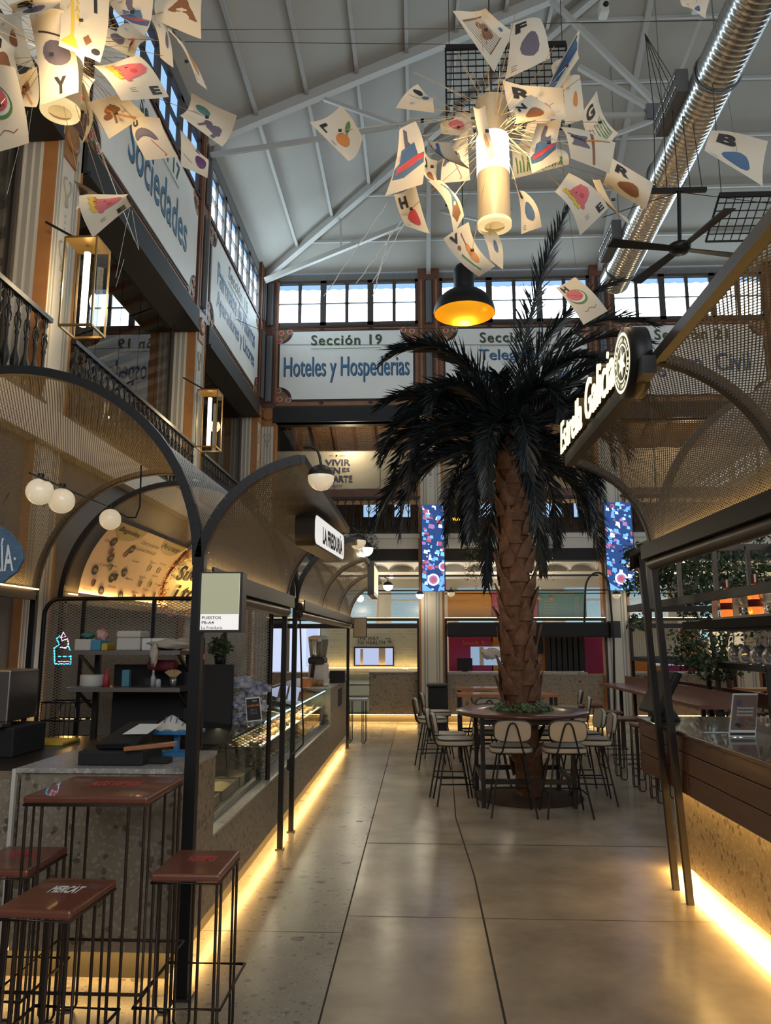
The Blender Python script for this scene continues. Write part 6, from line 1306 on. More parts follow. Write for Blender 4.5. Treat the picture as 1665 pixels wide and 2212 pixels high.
# ================================================================ OVERHEAD THINGS
# spiral duct
t = thing('spiral_duct', 'large silver spiral ventilation duct under the roof', 'duct', (3.75, 10, 8.5)); dc = lambda y: V((3.75, y, 8.44 + (13.6 - y) * .045)); b = MB(); N = 420
pts = [dc(13.7 - 11 * i / N) for i in range(N + 1)]; b.tube(pts, .27, 28, 0, False, rad=[.27 + (.009 if i % 3 == 0 else 0) for i in range(N + 1)]); b.build('duct_body', M['duct'], t)
for y in (13.2, 10.6, 8.6): MB().tube([dc(y) + V((.29 * cos(a), 0, .29 * sin(a))) for a in [2 * pi * k / 24 for k in range(24)]], .014, 6, closed=True).build('band', M['iron'], t); MB().bar(dc(y) + V((0, 0, .28)), (3.75, y, HE + min(SL * (3.75 - XL), SE * (YF - y))), .012).build('suspension_rod', M['iron'], t)
for y in (12.6, 9.3):
    b = MB(); c = dc(y); b.box((c.x - .42, y - .45, c.z - .02), (c.x - .26, y + .45, c.z + .30)); b.build('diffuser_box', M['iron'], t)
    nz_ = None
    for k in range(2):
        for j in range(9):
            if nz_ is None: b = MB(); b.lathe([(.001, 0), (.036, 0), (.040, .01), (.028, .02), (.001, .012)], V(BASE[t.name]), 10, 0, (-1, 0, 0)); nz_ = b.build('nozzle', M['duct'], t); o = nz_
            else: o = nz_.copy(); C.objects.link(o)
            o.location = V((c.x - .42, y - .4 + .1 * j, c.z + .06 + .16 * k)) - V(BASE[t.name])
# ceiling fan
t = thing('ceiling_fan', 'black four bladed ceiling fan below the duct', 'fan', at(1468, 540, Y=9.2)); c = at(1468, 538, Y=9.2); tp = at(1466, 415, Y=9.2)
MB().cyl(c, tp, .025, 10).build('drop_rod', BL, t); b = MB(); b.lathe([(.001, -.06), (.10, -.05), (.14, 0), (.14, .05), (.06, .09), (.001, .09)], c, 24); b.build('motor', BL, t)
MB().box((tp.x - .35, tp.y - .03, tp.z), (tp.x + .35, tp.y + .03, tp.z + .05)).build('mount', BL, t)
for a in (.25, 1.9, 3.35, 5.0): d = V((cos(a), sin(a), 0)); e = V((-sin(a), cos(a), .15)); b = MB(); b.add([c + d * .12 - e * .05, c + d * .95 - e * .08, c + d * .95 + e * .08, c + d * .12 + e * .05], [(0, 1, 2, 3)]); b.build('blade', BL, t, solid=.012)
b = MB()
for k in range(5): q0 = at(1380 + 30 * k, 330 + 10 * k, Y=9.3); b.tube([tp + V((-.3 + .15 * k, 0, .05)), tp + V((-.25 + .12 * k, 0, 1.2)), tp + V((-.2, .3, 2.6))], .006, 4)
b.tube([at(1300, 470, Y=9.2), tp, at(1665, 440, Y=9.2)], .006, 4); b.build('suspension_cables', M['rail'], t)
# roof steelwork: hub, struts, tie rods
t = thing('roof_truss', 'pale steel roof truss with hub plate and struts', 'truss', at(1440, 245, Y=11.6)); YT = 11.6; T = lambda x, y, Y=YT: at(x, y, Y=Y)
hb = T(1440, 243); MB().box(hb + V((-.35, -.08, -.15)), hb + V((.35, .08, .12))).build('hub_plate', M['iron'], t)
for x0, y0, x1, y1, w_ in ((1190, 0, 1425, 232, .08), (1250, 145, 1412, 238, .08), (1540, 110, 1462, 232, .08), (1440, 230, 1530, 0, .06), (1330, 290, 1410, 260, .06)): MB().bar(T(x0, y0), T(x1, y1), w_).build('strut', M['truss'], t)
for pts_ in (((455, 335), (700, 298), (950, 256), (1410, 248)), ): 
    for (a, c) in zip(pts_[:-1], pts_[1:]): MB().bar(T(*a), T(*c), .05, .08).build('tie_rod', M['truss'], t)
MB().bar(T(700, 214), T(912, 290), .06).build('strut', M['truss'], t); MB().bar(T(912, 290), T(912, 258), .05).build('strut', M['truss'], t)
t = thing('roof_truss', 'smaller pale steel brace under the hipped end of the roof', 'truss', at(730, 540, Y=16)); T2 = lambda x, y: at(x, y, Y=15.6)
for x0, y0, x1, y1, w_ in ((572, 606, 868, 486, .10), (748, 449, 928, 452, .05), (735, 455, 737, 540, .04), (868, 486, 928, 452, .06), (820, 300, 1060, 470, .05), (1080, 470, 1290, 330, .05), (928, 452, 1100, 490, .05)): MB().bar(T2(x0, y0), T2(x1, y1), w_).build('brace', M['truss'], t)
for k, (pts_, lb) in enumerate(((((0, 66), (990, 62), (1190, 50), (1665, 42)), 'thin steel cable stretched across the top of the hall'), (((400, 90), (1000, 96)), 'second thin cable below the top one'), (((470, 672), (560, 712), (1300, 706), (1345, 704)), 'thin cable stretched in front of the painted boards'), (((600, 745), (1330, 745)), 'lower thin cable in front of the painted boards'))):
    Y_ = (8, 9, 14, 14)[k]; b = MB(); b.tube([at(x, y, Y=Y_) for x, y in pts_], .006, 4); tag(b.build('steel_cable', M['rail']), lb, 'cable')
b = MB()
for dx in (0, .09): b.tube([at(1307, 550, Y=16.6) + V((dx, 0, 0)), at(1345, 300, Y=14.6) + V((dx, 0, 0)), at(1398, 10, Y=12.6) + V((dx, 0, 0))], .018, 5)
tag(b.build('cable_conduit', M['truss']), 'pair of pale conduits running up the roof above the second pillar', 'conduit')
for x, y, lb in ((1303, 22, 'white ceiling camera near the top of the hall'), (1505, 10, 'white ceiling camera at the top right edge')):
    c = at(x, y, Y=12.0); t = thing('ceiling_camera', lb, 'camera', c); MB().box(c - V((.08, .1, .12)), c + V((.08, .1, .12))).build('housing', M['white'], t, bevel=.02); b = MB(); b.ball(c + V((.02, -.11, .02)), .05, 14); b.build('lens', BL, t)
# wire grid panels
def grid_panel(x0, y0, x1, y1, Y, nx, ny, label, tilt=0):
    a, c = at(x0, y1, Y=Y), at(x1, y0, Y=Y); t = thing('grid_panel', label, 'grid panel', (a + c) / 2); b = MB(); w_, h_ = c.x - a.x, c.z - a.z
    P2 = lambda u, v: V((a.x + w_ * u, Y - tilt * v, a.z + h_ * v * (1 if not tilt else 1)))
    for i in range(nx + 1): b.bar(P2(i / nx, 0), P2(i / nx, 1), .010)
    for j in range(ny + 1): b.bar(P2(0, j / ny), P2(1, j / ny), .010)
    b.build('wire_mesh', BL, t)
    b = MB(); b.bar(P2(0, 1), P2(1, 1), .03, .06); b.bar(P2(0, 0), P2(0, 1), .02); b.bar(P2(1, 0), P2(1, 1), .02); b.bar(P2(0, 0), P2(1, 0), .02); b.build('edge_bar', BL, t)
    for u in (.03, .97): MB().bar(P2(u, 1), P2(u, 1) + V((0, 0, 2.0)), .008).build('hanging_wire', M['rail'], t)
grid_panel(965, 95, 1222, 285, 7.6, 16, 13, 'large black wire grid panel hanging behind the paper lamp')
grid_panel(1524, 468, 1660, 522, 9.0, 8, 6, 'small black wire grid panel under the roof at the right', .5)
# dome pendants
def dome(x, y, r, Y, label, cyl=True, e=12):
    c = at(x, y, Y=Y); rad = r / F * (c - cam.location).length * .97; t = thing('dome_pendant', label, 'pendant lamp', c)
    ang = [pi / 2 * k / 12 for k in range(13)]
    b = MB(); b.lathe([(rad * cos(a), rad * .86 * sin(a)) for a in ang[:-1]] + [(rad * .30, rad * .88)], c, 40); b.build('shade', M['black'], t)
    b = MB(); b.lathe([(rad * .98 * cos(a), rad * .84 * sin(a)) for a in ang[:-1]] + [(.001, rad * .84)], c, 40); b.build('gold_lining', M['gold'], t)
    b = MB(); b.lathe([(rad * .33, rad * .80), (rad * .33, rad * 1.5), (rad * .26, rad * 1.66), (.001, rad * 1.68)], c, 30); b.build('neck', M['black'], t)
    MB().bar(c + V((0, 0, rad * 1.6)), c + V((0, 0, rad * 1.6 + 1.6)), .012).build('cord', BL, t); b = MB(); b.ball(c + V((0, 0, rad * .55)), rad * .08, 12); b.build('bulb', M['lampw'], t)
    light('pendant_light', 'POINT', c + V((0, 0, rad * .25)), e, (1, .72, .3), rad * .12)
dome(1003, 678, 66, 10.2, 'large black dome pendant with gold inside above the palm', e=6)
dome(994, 1121, 26, 15.2, 'small black dome pendant with gold rim left of the trunk', e=5); dome(1056, 1074, 13, 17.4, 'tiny gold lit pendant in the gallery left of the trunk', e=3)
# ---------------------------------------------------------------- paper lamps
def sheet(parent, cs, Y, art, bulge=.06, dy=(0, 0, 0, 0), name='paper_sheet', lab=None):
    c4 = [at(x, y, Y=Y + d) for (x, y), d in zip(cs, dy)]; n = (c4[1] - c4[0]).cross(c4[3] - c4[0]).normalized(); b = MB(); ph = R.uniform(0, 6); sg = R.choice((-1, 1))
    def f(u, v):   # u across, v down from the top edge
        p = c4[0].lerp(c4[1], u).lerp(c4[3].lerp(c4[2], u), v); k = sin(pi * (v * .9 + .05)) * sg + .35 * sin(pi * u + ph) + .25 * sin(4 * u + 3 * v + ph)
        return p + n * bulge * k
    b.grid(f, 10, 12, 0, True)
    for side in (1, -1):
        fd = lambda u, v, d=0, s_=side: f(min(1, max(0, u)), min(1, max(0, v))) + (f(u + .01, v) - f(u, v)).cross(f(u, v + .01) - f(u, v)).normalized() * s_ * (.0022 + d)
        def fan(uvs, m, d=0):
            n_ = len(uvs); cu, cv = sum(p[0] for p in uvs) / n_, sum(p[1] for p in uvs) / n_; vs = [fd(cu, cv, d)]
            for k_ in (.35, .68, 1): vs += [fd(cu + (p[0] - cu) * k_, cv + (p[1] - cv) * k_, d) for p in uvs]
            fs = [(0, 1 + i, 1 + (i + 1) % n_) for i in range(n_)]
            for r_ in (0, 1): fs += [(1 + r_ * n_ + i, 1 + (r_ + 1) * n_ + i, 1 + (r_ + 1) * n_ + (i + 1) % n_, 1 + r_ * n_ + (i + 1) % n_) for i in range(n_)]
            b.add(vs, fs, m)
        def dsk(u, v, ru, rv, m, d=0, rot=0, n_=14, wob=0): fan([(u + (ru * cos(a) * cos(rot) - rv * sin(a) * sin(rot)) * (1 + wob * sin(3 * a)), v + (ru * cos(a) * sin(rot) * .7 + rv * sin(a) * cos(rot)) * (1 + wob * sin(3 * a))) for a in [2 * pi * k / n_ for k in range(n_)]], m, d)
        def ln(u0, v0, u1, v1, m, w_=.012, d=0.0004): 
            l = max(1e-6, sqrt((u1 - u0) ** 2 + (v1 - v0) ** 2)); a, c_ = -(v1 - v0) / l * w_, (u1 - u0) / l * w_; b.grid(lambda x, y: fd(u0 + (u1 - u0) * x + a * (1 - 2 * y), v0 + (v1 - v0) * x + c_ * (1 - 2 * y), d), 6, 1, m)
        def let(s_, u0, v0, w_, h_, m=1): txtf(b, s_, lambda x, y, z: fd(u0 + w_ * x, v0 + h_ * (1 - y), .0006), m, .05)
        def lines(u0, v0, k_=3): 
            for j in range(k_): ln(u0, v0 + .03 * j, u0 + .14 - .03 * (j % 2), v0 + .03 * j, 7, .0035)
        kind = art[0]
        if kind == 'lemon': let('L', .12, .62, .2, .22); dsk(.62, .55, .15, .2, 9, 0, .3); dsk(.55, .22, .07, .13, 5, 0, -.2); ln(.6, .3, .62, .38, 6); lines(.5, .85)
        elif kind == 'face': let('E', .70, .80, .2, .14); fan(((.30, .16), (.42, .22), (.62, .24), (.86, .30), (.90, .44), (.80, .54), (.62, .60), (.48, .62), (.40, .66), (.32, .60), (.26, .40)), 3); [dsk(.24 + .02 * (k % 3), .12 + .055 * k, .06, .035, 2, .0006) for k in range(9)]; [dsk(.33 + .02 * (k % 2), .14 + .06 * k, .035, .02, 9, .0009) for k in range(7)]; dsk(.40, .62, .06, .05, 3, .0012); dsk(.52, .34, .035, .012, 1, .0012); dsk(.6, .46, .07, .05, 10, .0009); lines(.3, .8)
        elif kind == 'melon': let('H' if len(art) < 2 else art[1], .14, .06, .26, .16); dsk(.42, .42, .34, .2, 5, 0, .35, 18); dsk(.40, .40, .31, .17, 8, .0003, .35, 18); dsk(.38, .37, .28, .15, 3, .0006, .35, 18); [dsk(.22 + .08 * k, .30 + .04 * k, .012, .018, 1, .001) for k in range(5)]; [ln(.3 + .1 * k, .78 + .03 * sin(k * 2), .4 + .1 * k, .78 + .03 * sin(k * 2 + 2), 6, .006) for k in range(5)]
        elif kind == 'umb': let(art[1], .1, .08, .2, .2); fan([(.38 + .34 * cos(a), .62 - .28 * sin(a)) for a in [pi * k / 10 for k in range(11)]], 11); ln(.5, .62, .72, .92, 10, .01); ln(.72, .92, .66, .95, 10, .01)
        elif kind == 'hat': fan(((.02, .62), (.18, .55), (.22, .36), (.7, .3), (.76, .5), (.98, .5), (.95, .66), (.4, .80), (.05, .78)), 4); fan(((.1, .62), (.76, .5), (.95, .52), (.94, .58), (.5, .66), (.1, .72)), 10, .0005); fan(((.42, .04), (.55, .1), (.5, .28), (.6, .34), (.38, .36), (.36, .2)), 11); lines(.08, .44)
        elif kind == 'boot': fan(((.3, .12), (.75, .15), (.72, .6), (.25, .62)), 4); fan(((.25, .62), (.72, .6), (.8, .85), (.4, .92), (.1, .75)), 6)
        elif kind == 'letter': let(art[1], .14, .08, .34, .26); dsk(.55, .62, .25, .22, art[2], 0, .4, 14, .12); lines(.1, .88)
        elif kind == 'bird': dsk(.3, .25, .2, .12, 1, 0, .2, 12, .2); dsk(.7, .4, .14, .14, 4); ln(.1, .5, .9, .55, 6, .005); lines(.3, .75)
        elif kind == 'cage': [ln(.12 + .06 * k, .15, .2 + .05 * k, .75, 7, .005) for k in range(10)]; ln(.1, .15, .7, .12, 6, .014); ln(.18, .76, .7, .74, 6, .014); dsk(.5, .42, .14, .18, 6, .0006, .5, 12, .2); dsk(.45, .25, .07, .06, 6, .0006); dsk(.85, .6, .04, .08, 4)
        elif kind == 'violin': let('V', .12, .05, .25, .18); dsk(.62, .6, .16, .16, 9, 0, .2); dsk(.58, .42, .11, .10, 9, 0); ln(.5, .1, .56, .35, 6, .02); ln(.2, .45, .4, .9, 5, .03); dsk(.25, .32, .06, .05, 6)
        elif kind == 'grass': 
            if len(art) > 1: let(art[1], .2, .06, .4, .25)
            [ln(.1 + .055 * k, .9, .05 + .06 * k + .05 * sin(k * 3), .5 + .1 * sin(k * 2), 5, .012) for k in range(15)]
        elif kind == 'news': fan(((.05, .35), (.45, .3), (.5, .62), (.1, .68)), 7); let('Manipulado', .1, .42, .32, .10); ln(.55, .1, .6, .95, 6, .03); ln(.35, .5, .9, .1, 9, .02)
        elif kind == 'back': fan(((.05, .05), (.6, .03), (.5, .97), (.08, .97)), 4)
        elif kind == 'brown': fan(((.35, .1), (.95, .12), (.92, .8), (.3, .7)), 6); let('S', .05, .02, .22, .3)
        elif kind == 'horn': let('T', .62, .02, .22, .25); ln(.28, .0, .26, .75, 2, .035); fan(((.2, .72), (.32, .72), (.46, .92), (.02, .88)), 2); [ln(.34 + .015 * cos(a), .25 + .16 * sin(a), .34 + .015 * cos(a) + .05, .25 + .16 * sin(a + .5), 2, .018) for a in (-1.5, -.7, 0, .7, 1.4)]; fan(((.5, .68), (.6, .6), (.7, .7), (.6, .8)), 6); dsk(.84, .86, .1, .06, 1)
        elif kind == 'oval': dsk(.55, .45, .34, .14, 7, 0, .1); dsk(.56, .45, .3, .11, 11, .0004, .1); let('Y', .4, .72, .3, .22); ln(.2, .2, .8, .28, 1, .01)
        elif kind == 'ele': dsk(.28, .3, .17, .12, 13, 0, .3); dsk(.68, .68, .18, .15, 11, 0, .5, 14, .2); dsk(.5, .6, .1, .1, 11); ln(.45, .65, .36, .85, 11, .03); ln(.75, .8, .72, .95, 11, .04); lines(.1, .45)
        elif kind == 'plum': dsk(.72, .62, .2, .22, 14); dsk(.62, .18, .08, .1, 7, 0, 0, 8, .3); ln(.1, .7, .4, .8, 7, .006)
        elif kind == 'sticks': ln(.3, .3, .8, .9, 9, .03); ln(.5, .2, .35, .75, 6, .03); dsk(.45, .35, .2, .12, 6, .0004, .3, 12, .15); dsk(.25, .5, .12, .08, 6, .0004); lines(.6, .5)
        else: lines(.2, .3); dsk(.6, .6, .12, .16, art[1] if len(art) > 1 else 7, 0, .3, 12, .15)
    o = b.build(name, [M['paper'], M['ink'], M['yellow'], M['pink'], M['pblue'], M['pgrn'], M['pbrn'], M['pgrey'], M['white'], M['porg'], M['pred'], M['pgrey'], M['paper'], M['pteal'], M['ppur']], parent)
    if lab: o['label'] = lab
    return o, (c4[0] + c4[1] + c4[2] + c4[3]) / 4
def lamp_body(t, top, bot, rad, glow):
    n = 32; H = top - bot; ax = (top - bot).normalized(); 
    b = MB(); b.tube([bot + H * .7 * k / 8 for k in range(9)], rad, 32, 0, False); b.build('perforated_cylinder', glow[0], t); b = MB(); b.tube([bot + H * (.7 + .3 * k / 4) for k in range(5)], rad, 32, 0, False); b.build('upper_cylinder', cyld, t)
    b = MB(); b.tube([bot + H * glow[1], bot + H * glow[2]], rad * 1.005, 32, 0, False); b.build('lit_section', M['tubeglow'], t)
    b = MB(); b.lathe([(rad * .62, -.012), (rad * 1.04, -.012), (rad * 1.04, .02), (rad * .98, .02)], bot, 32); b.build('end_ring', mat('ring_ivory', (.6, .5, .32), .4, emit=(1, .75, .35), es=.2), t)
    b = MB(); b.lathe([(.001, .0), (rad * .9, .0)], bot + V((0, 0, .03)), 32); b.build('end_lens', mat('end_lens', (.35, .27, .16), .3, emit=(1, .7, .3), es=.12), t)
M['tubeglow'] = emis('tube_glow', (1, .86, .60), 2.2)
cylm = mat('lamp_mesh', (.36, .29, .19), .45, emit=(1, .70, .32), es=.04); cyld = mat('lamp_mesh_top', (.30, .25, .19), .45, .3, emit=(1, .7, .3), es=.02)
def sprayw(t, c, n, r0, r1, seed, ends):
    rr = random.Random(seed); b = MB()
    for e in ends: b.tube([c + V((rr.uniform(-.03, .03), rr.uniform(-.03, .03), rr.uniform(-.15, .12))), e], .0023, 3)
    for _ in range(n):
        d = V((rr.gauss(0, 1), rr.gauss(0, 1), rr.gauss(.1, .55))).normalized(); L = rr.uniform(r0, r1); s_ = c + V((0, 0, rr.uniform(-.12, .15))); b.tube([s_, s_ + d * L + V((0, 0, -.02))], .0023, 3)
    o = b.build('wire_spray', mat('wire_gold', (.60, .45, .25), .3, .8), t); o['kind'] = 'stuff'
    b = MB()
    for e in ends: b.box(e - V((.012, .006, .008)), e + V((.012, .006, .008)))
    o = b.build('paper_clips', M['ink'], t); o['kind'] = 'stuff'
YC = 5.0
t = thing('paper_lamp', 'large chandelier of printed paper sheets around a glowing tube', 'chandelier', at(1068, 300, Y=YC))
bot = at(1068, 487, Y=YC); top = at(1070, 222, Y=YC); top.x = bot.x; rad = 37 / F * 5.15
lamp_body(t, top, bot, rad, (cylm, .40, .70))
MB().tube([top, top + V((0, 0, 2.2))], .006, 5).build('suspension_cable', M['rail'], t)
spec = [([(980, 28), (1045, 12), (1107, 65), (1067, 155)], ('cage',), -.2, 'sheet printed with a cat in a cage'), ([(1105, 45), (1165, 48), (1187, 130), (1092, 172)], ('letter', 'F', 7), .1, 'sheet printed with letter F'),
 ([(1247, 68), (1256, 120), (1210, 192), (1182, 190)], ('back',), .15, None), ([(1085, 165), (1215, 195), (1224, 257), (1103, 243)], ('letter', 'R', 10), -.25, 'yellow lit sheet at the top of the tube'),
 ([(903, 185), (938, 215), (938, 243), (855, 235)], ('bird',), .2, 'sheet printed with a bird'), ([(735, 224), (783, 295), (752, 348), (668, 262)][::1], ('lemon',), .0, 'far left sheet printed with a lemon'),
 ([(862, 282), (892, 263), (912, 398), (830, 424)], ('hat',), -.1, 'sheet printed with a blue hat'), ([(850, 412), (898, 405), (928, 503), (876, 485)], ('letter', 'H', 10), .1, None),
 ([(925, 390), (962, 405), (998, 470), (978, 508)], ('boot',), -.1, 'sheet printed with a blue boot'), ([(924, 290), (968, 310), (1050, 378), (990, 348)], ('back',), -.35, 'curled sheet with a blue back crossing the tube'),
 ([(958, 515), (1016, 476), (1070, 575), (1035, 597)], ('violin',), -.15, 'lowest sheet printed with a violin'), ([(1022, 480), (1060, 498), (1086, 582), (1058, 562)], ('x', 4), .05, None), ([(1105, 400), (1132, 410), (1170, 490), (1124, 508)], ('letter', 'B', 4), .1, None),
 ([(1192, 420), (1232, 370), (1313, 450), (1250, 511)], ('face',), -.2, 'sheet printed with a pink face and blond hair'), ([(1262, 240), (1286, 198), (1335, 288), (1300, 330)], ('grass', 'G'), .1, 'sheet printed with letter G and grass'), ([(1215, 180), (1252, 164), (1262, 262), (1220, 272)], ('x', 9), .3, None),
 ([(1165, 262), (1212, 255), (1210, 345), (1152, 372)], ('hat',), -.2, None), ([(1208, 280), (1330, 305), (1315, 378), (1232, 345)], ('news',), -.3, 'sheet printed with a rolled newspaper'), ([(1322, 342), (1411, 395), (1395, 452), (1302, 400)], ('letter', 'R', 6), .0, 'far right sheet with a brown print'),
 ([(1274, 380), (1300, 385), (1370, 490), (1355, 470)], ('x', 7), -.1, None), ([(962, 322), (1012, 288), (1016, 392), (952, 396)], ('umb', 'A'), .2, None), ([(1102, 308), (1218, 328), (1226, 358), (1104, 388)], ('grass',), .25, None),
 ([(1095, 232), (1150, 205), (1200, 250), (1108, 268)], ('letter', 'N', 6), -.3, None), ([(1020, 235), (1050, 222), (1075, 330), (1062, 345)], ('x', 9), -.45, None), ([(960, 262), (1020, 250), (1028, 300), (955, 290)], ('letter', 'E', 3), .3, None), ([(1140, 262), (1190, 250), (1180, 320), (1120, 312)], ('x', 10), .2, None),
 ([(912, 315), (945, 345), (950, 395), (925, 385)], ('letter', 'D', 6), .15, None), ([(1190, 150), (1225, 120), (1235, 190), (1200, 210)], ('x', 4), .35, None)]
ends = []
for cs, art, dy, lb in spec:
    o, e = sheet(t, cs, YC + dy * 1.3, art, .05, tuple(R.uniform(-.08, .08) for _ in range(4)), lab=lb); ends.append(e)
sprayw(t, at(1068, 275, Y=YC), 95, .25, .75, 1, ends)
light('paper_lamp_light', 'POINT', at(1068, 300, Y=YC - .45), 8, (1, .70, .36), .12); light('paper_lamp_light', 'POINT', at(1068, 330, Y=YC + .45), 10, (1, .70, .36), .12)
YL = 4.6
t = thing('paper_lamp', 'second chandelier of printed paper sheets at the top left corner', 'chandelier', at(130, 150, Y=YL)); bot = at(130, 240, Y=YL); top = at(150, 60, Y=YL); top.x = bot.x + .02; rad = 39 / F * 5.3
lamp_body(t, V((bot.x, bot.y, bot.z + .85)), bot, rad, (cylm, .45, .75))
spec = [([(128, -25), (232, -25), (215, 133), (126, 98)], ('horn',), -.3, 'sheet printed with a yellow trumpet and telephone'), ([(58, 28), (135, 20), (170, 200), (84, 225)], ('oval',), -.25, 'sheet printed with a brown oval and letter'), ([(340, -20), (455, -45), (436, 87), (338, 45)], ('brown',), .0, 'sheet printed with a brown cloth and letter S'),
 ([(200, 136), (300, 130), (365, 212), (262, 218)], ('face',), -.2, 'sheet printed with a pink face and letter E'), ([(190, 222), (262, 200), (313, 250), (235, 300)], ('sticks',), .0, None), ([(287, 264), (345, 255), (388, 342), (318, 348)], ('umb', 'U'), .0, 'sheet printed with a black umbrella'),
 ([(412, 198), (512, 250), (478, 315), (387, 248)], ('ele',), .1, 'sheet printed with a small elephant'), ([(388, 290), (450, 340), (448, 385), (390, 362)], ('plum',), .1, None), ([(178, 428), (276, 416), (284, 446), (203, 515)], ('face',), -.1, 'lowest sheet printed with a pink face'), ([(152, 385), (178, 398), (215, 430), (160, 452)], ('sticks',), -.05, None),
 ([(-60, 120), (35, 150), (62, 308), (-40, 335)], ('melon', 'O'), -.25, 'sheet printed with a watermelon slice at the left edge'), ([(-20, 60), (30, 100), (46, 176), (-20, 176)], ('letter', 'M', 6), .1, None), ([(232, 0), (330, -15), (312, 78), (268, 40)], ('hat',), -.1, None), ([(322, 30), (350, 45), (372, 150), (345, 125)], ('x', 7), .05, None),
 ([(355, 62), (385, 90), (447, 200), (425, 180)], ('letter', 'O', 9), .05, None), ([(20, 10), (140, -20), (80, 30), (20, 36)], ('letter', 'S', 7), -.3, None), ([(-10, 20), (52, 38), (78, 150), (0, 130)], ('x', 6), .2, None), ([(30, 150), (82, 150), (78, 230), (20, 222)], ('sticks',), .2, None), ([(225, 62), (300, 78), (275, 118), (228, 100)], ('letter', 'D', 7), .2, None),
 ([(60, -30), (130, -20), (140, 40), (70, 40)], ('x', 10), .25, None), ([(280, 60), (330, 80), (290, 130), (250, 110)], ('x', 10), .2, None), ([(165, 190), (185, 180), (190, 290), (172, 310)], ('x', 7), .1, None), ([(170, 150), (210, 175), (200, 250), (165, 240)], ('x', 10), .3, None)]
ends = []
for cs, art, dy, lb in spec:
    o, e = sheet(t, cs, YL + dy * 1.2, art, .05, tuple(R.uniform(-.08, .08) for _ in range(4)), lab=lb); ends.append(e)
sprayw(t, at(120, 90, Y=YL), 70, .3, .8, 2, ends)
light('paper_lamp_light', 'POINT', at(150, 100, Y=YL - .5), 7, (1, .70, .36), .12); light('paper_lamp_light', 'POINT', at(130, 120, Y=YL + .4), 9, (1, .70, .36), .12)
for cs, art, Y_, lb in (([(1200, 620), (1240, 602), (1312, 672), (1260, 702)], ('melon', 'H'), 5.2, 'paper sheet with a watermelon slice hanging above the palm'), ([(1535, 283), (1662, 300), (1648, 402), (1522, 325)], ('letter', 'B', 4), 4.6, 'paper sheet with a blue foot hanging at the right edge'), ([(1470, -15), (1535, -15), (1525, 39), (1490, 10)], ('x', 4), 4.6, 'corner of a paper sheet at the top edge on the right')):
    tt = thing('hanging_sheet', lb, 'paper', at(cs[0][0], cs[0][1], Y=Y_)); o, e = sheet(tt, cs, Y_, art, .04, (0, 0, 0, 0)); MB().tube([e, e + V((-.1, 0, 1.3))], .0015, 3).build('hanging_wire', M['rail'], tt)
# thin strings hanging from the left lamp
b = MB()
for x0, y0, x1, y1 in ((190, 250, 290, 520), (205, 300, 300, 540), (60, 240, 15, 420), (70, 230, 45, 400), (268, 560, 250, 620), (280, 450, 250, 600), (285, 455, 300, 540)): b.tube([at(x0, y0, Y=4.7), at(x1, y1, Y=4.7)], .0012, 3)
o = tag(b.build('hanging_strings', M['board']), 'thin pale strings trailing from the left paper lamp', 'string', kind='stuff')
# ---------------------------------------------------------------- trees at the right
def tree(base, trunks, blobs, label, n, s_=.085):
    t = thing('ficus_tree', label, 'tree', base); 
    for pts_ in trunks: MB().tube(pts_, .03, 7, rad=[.035 - .018 * k / (len(pts_) - 1) for k in range(len(pts_))]).build('trunk', M['bark'], t)
    b = MB()
    for c, r in blobs: leaves(b, c, r[0], r[1], r[2], int(1.9 * n * r[0] * r[2] / .2), s_, R, 0, .6)
    b.build('foliage', M['leaf'], t)
T3 = lambda x, y, Y=10.6: at(x, y, Y=Y)
tree((3.3, 10.6, 0), [[T3(1405, 1560), T3(1402, 1420), T3(1398, 1310), T3(1380, 1240)], [T3(1404, 1480), T3(1403, 1320), T3(1420, 1250), T3(1430, 1200)]], [(T3(1425, 1225), (.38, .3, .28)), (T3(1480, 1240), (.40, .35, .40)), (T3(1385, 1260), (.26, .25, .16)), (T3(1375, 1200), (.22, .2, .22)), (T3(1500, 1300), (.30, .3, .26)), (T3(1375, 1340), (.16, .2, .12))], 'slender leafy tree with forked stems behind the bar rack', 520)
T4 = lambda x, y: at(x, y, Y=9.6)
tree((4.0, 9.6, 0), [[T4(1552, 1640), T4(1550, 1520), T4(1548, 1420)], [T4(1548, 1440), T4(1530, 1340)], [T4(1548, 1440), T4(1580, 1350)]], [(T4(1530, 1400), (.42, .35, .35)), (T4(1555, 1440), (.35, .3, .2)), (T4(1590, 1220), (.55, .4, .55)), (T4(1520, 1230), (.4, .4, .5)), (T4(1480, 1400), (.25, .2, .28)), (T4(1640, 1300), (.4, .4, .5)), (T4(1600, 1120), (.4, .3, .3))], 'dark bushy tree with a thick trunk behind the bar', 430)
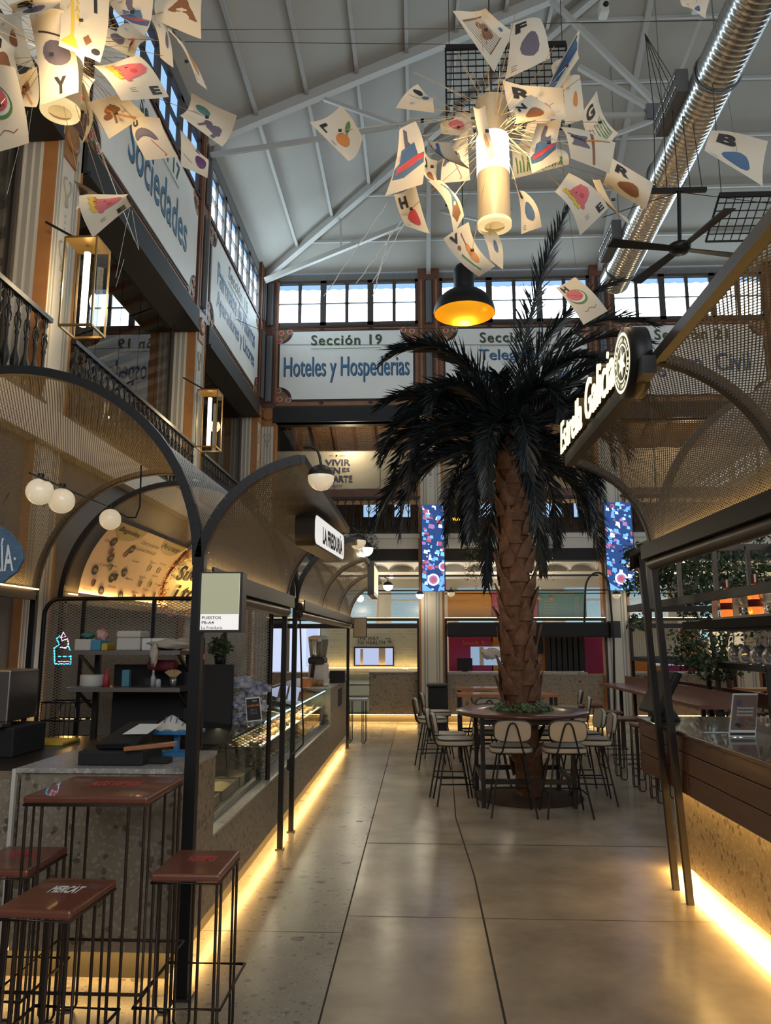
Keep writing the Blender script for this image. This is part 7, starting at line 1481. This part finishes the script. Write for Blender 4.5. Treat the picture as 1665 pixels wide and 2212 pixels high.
# seats and tables beyond the railing
for i, (x, y) in enumerate(((4.6, 11.8), (5.6, 12.1), (6.5, 11.5))):
    t = thing('dining_table', 'dark dining table beyond the railing, %s of three' % ('left', 'middle', 'right')[i], 'table', (x, y, 0)); MB().box((x - .35, y - .35, .72), (x + .35, y + .35, .75)).build('tabletop', M['woodx'], t); MB().cyl((x, y, 0), (x, y, .72), .04, 10).build('pedestal', BL, t)

# small remaining things
t = thing('kitchen_appliance', 'steel fronted appliance on the dark worktop at the left edge', 'appliance', at(10, 1590, Y=5.2)); a, c = at(-60, 1560, Y=5.2), at(24, 1448, Y=5.2)
MB().box((a.x, 5.2, a.z), (c.x, 5.6, c.z)).build('steel_body', M['steel'], t, bevel=.01); MB().box((a.x, 5.08, a.z - .02), (c.x + .03, 5.2, a.z)).build('drip_tray', M['steel'], t); MB().box((a.x, 5.15, .94), (c.x + .08, 5.6, a.z - .03)).build('base', M['blackm'], t, bevel=.01)
a = at(776, 1775, Z=0); tag(MB().box((a.x - .03, a.y, .001), (a.x + .03, a.y + .015, .006)).build('paper_scrap', M['white']), 'tiny white paper scrap lying on the floor of the aisle', 'litter')
b = MB()
for x0, y0, x1, y1 in ((835, 440, 700, 640), (842, 500, 806, 640), (866, 478, 770, 612), (872, 482, 805, 610)): b.tube([at(x0 + (x1 - x0) * k / 12 + 1.5 * sin(k * 2), y0 + (y1 - y0) * k / 12, Y=9) for k in range(13)], .006, 4)
tag(b.build('beaded_strings', M['board']), 'pale twisted strings hanging under the roof left of the paper lamp', 'string', kind='stuff')
t = thing('canopy_end_piece', 'curved dark metal end piece at the far corner of the bar canopy', 'cover', at(1400, 1175, Y=5.6))
MB().grid(lambda u, v: at(1360 + 95 * u, 1205 - 50 * u + 28 * v * (1 - .2 * u) - 22 * sin(pi * v), Y=5.55 + .25 * v), 8, 8).build('curved_sheet', M['dark'], t, solid=.01)
t = thing('flat_pendant', 'wide flat dark pendant lamp behind the end of the bar canopy', 'pendant lamp', at(1420, 1195, Y=7.0)); c = at(1425, 1196, Y=7.0)
MB().lathe([(.32, 0), (.30, .03), (.06, .10), (.001, .11)], c, 28).build('shade', M['dark'], t); MB().bar(c + V((0, 0, .1)), c + V((0, 0, 1.6)), .01).build('cord', BL, t)
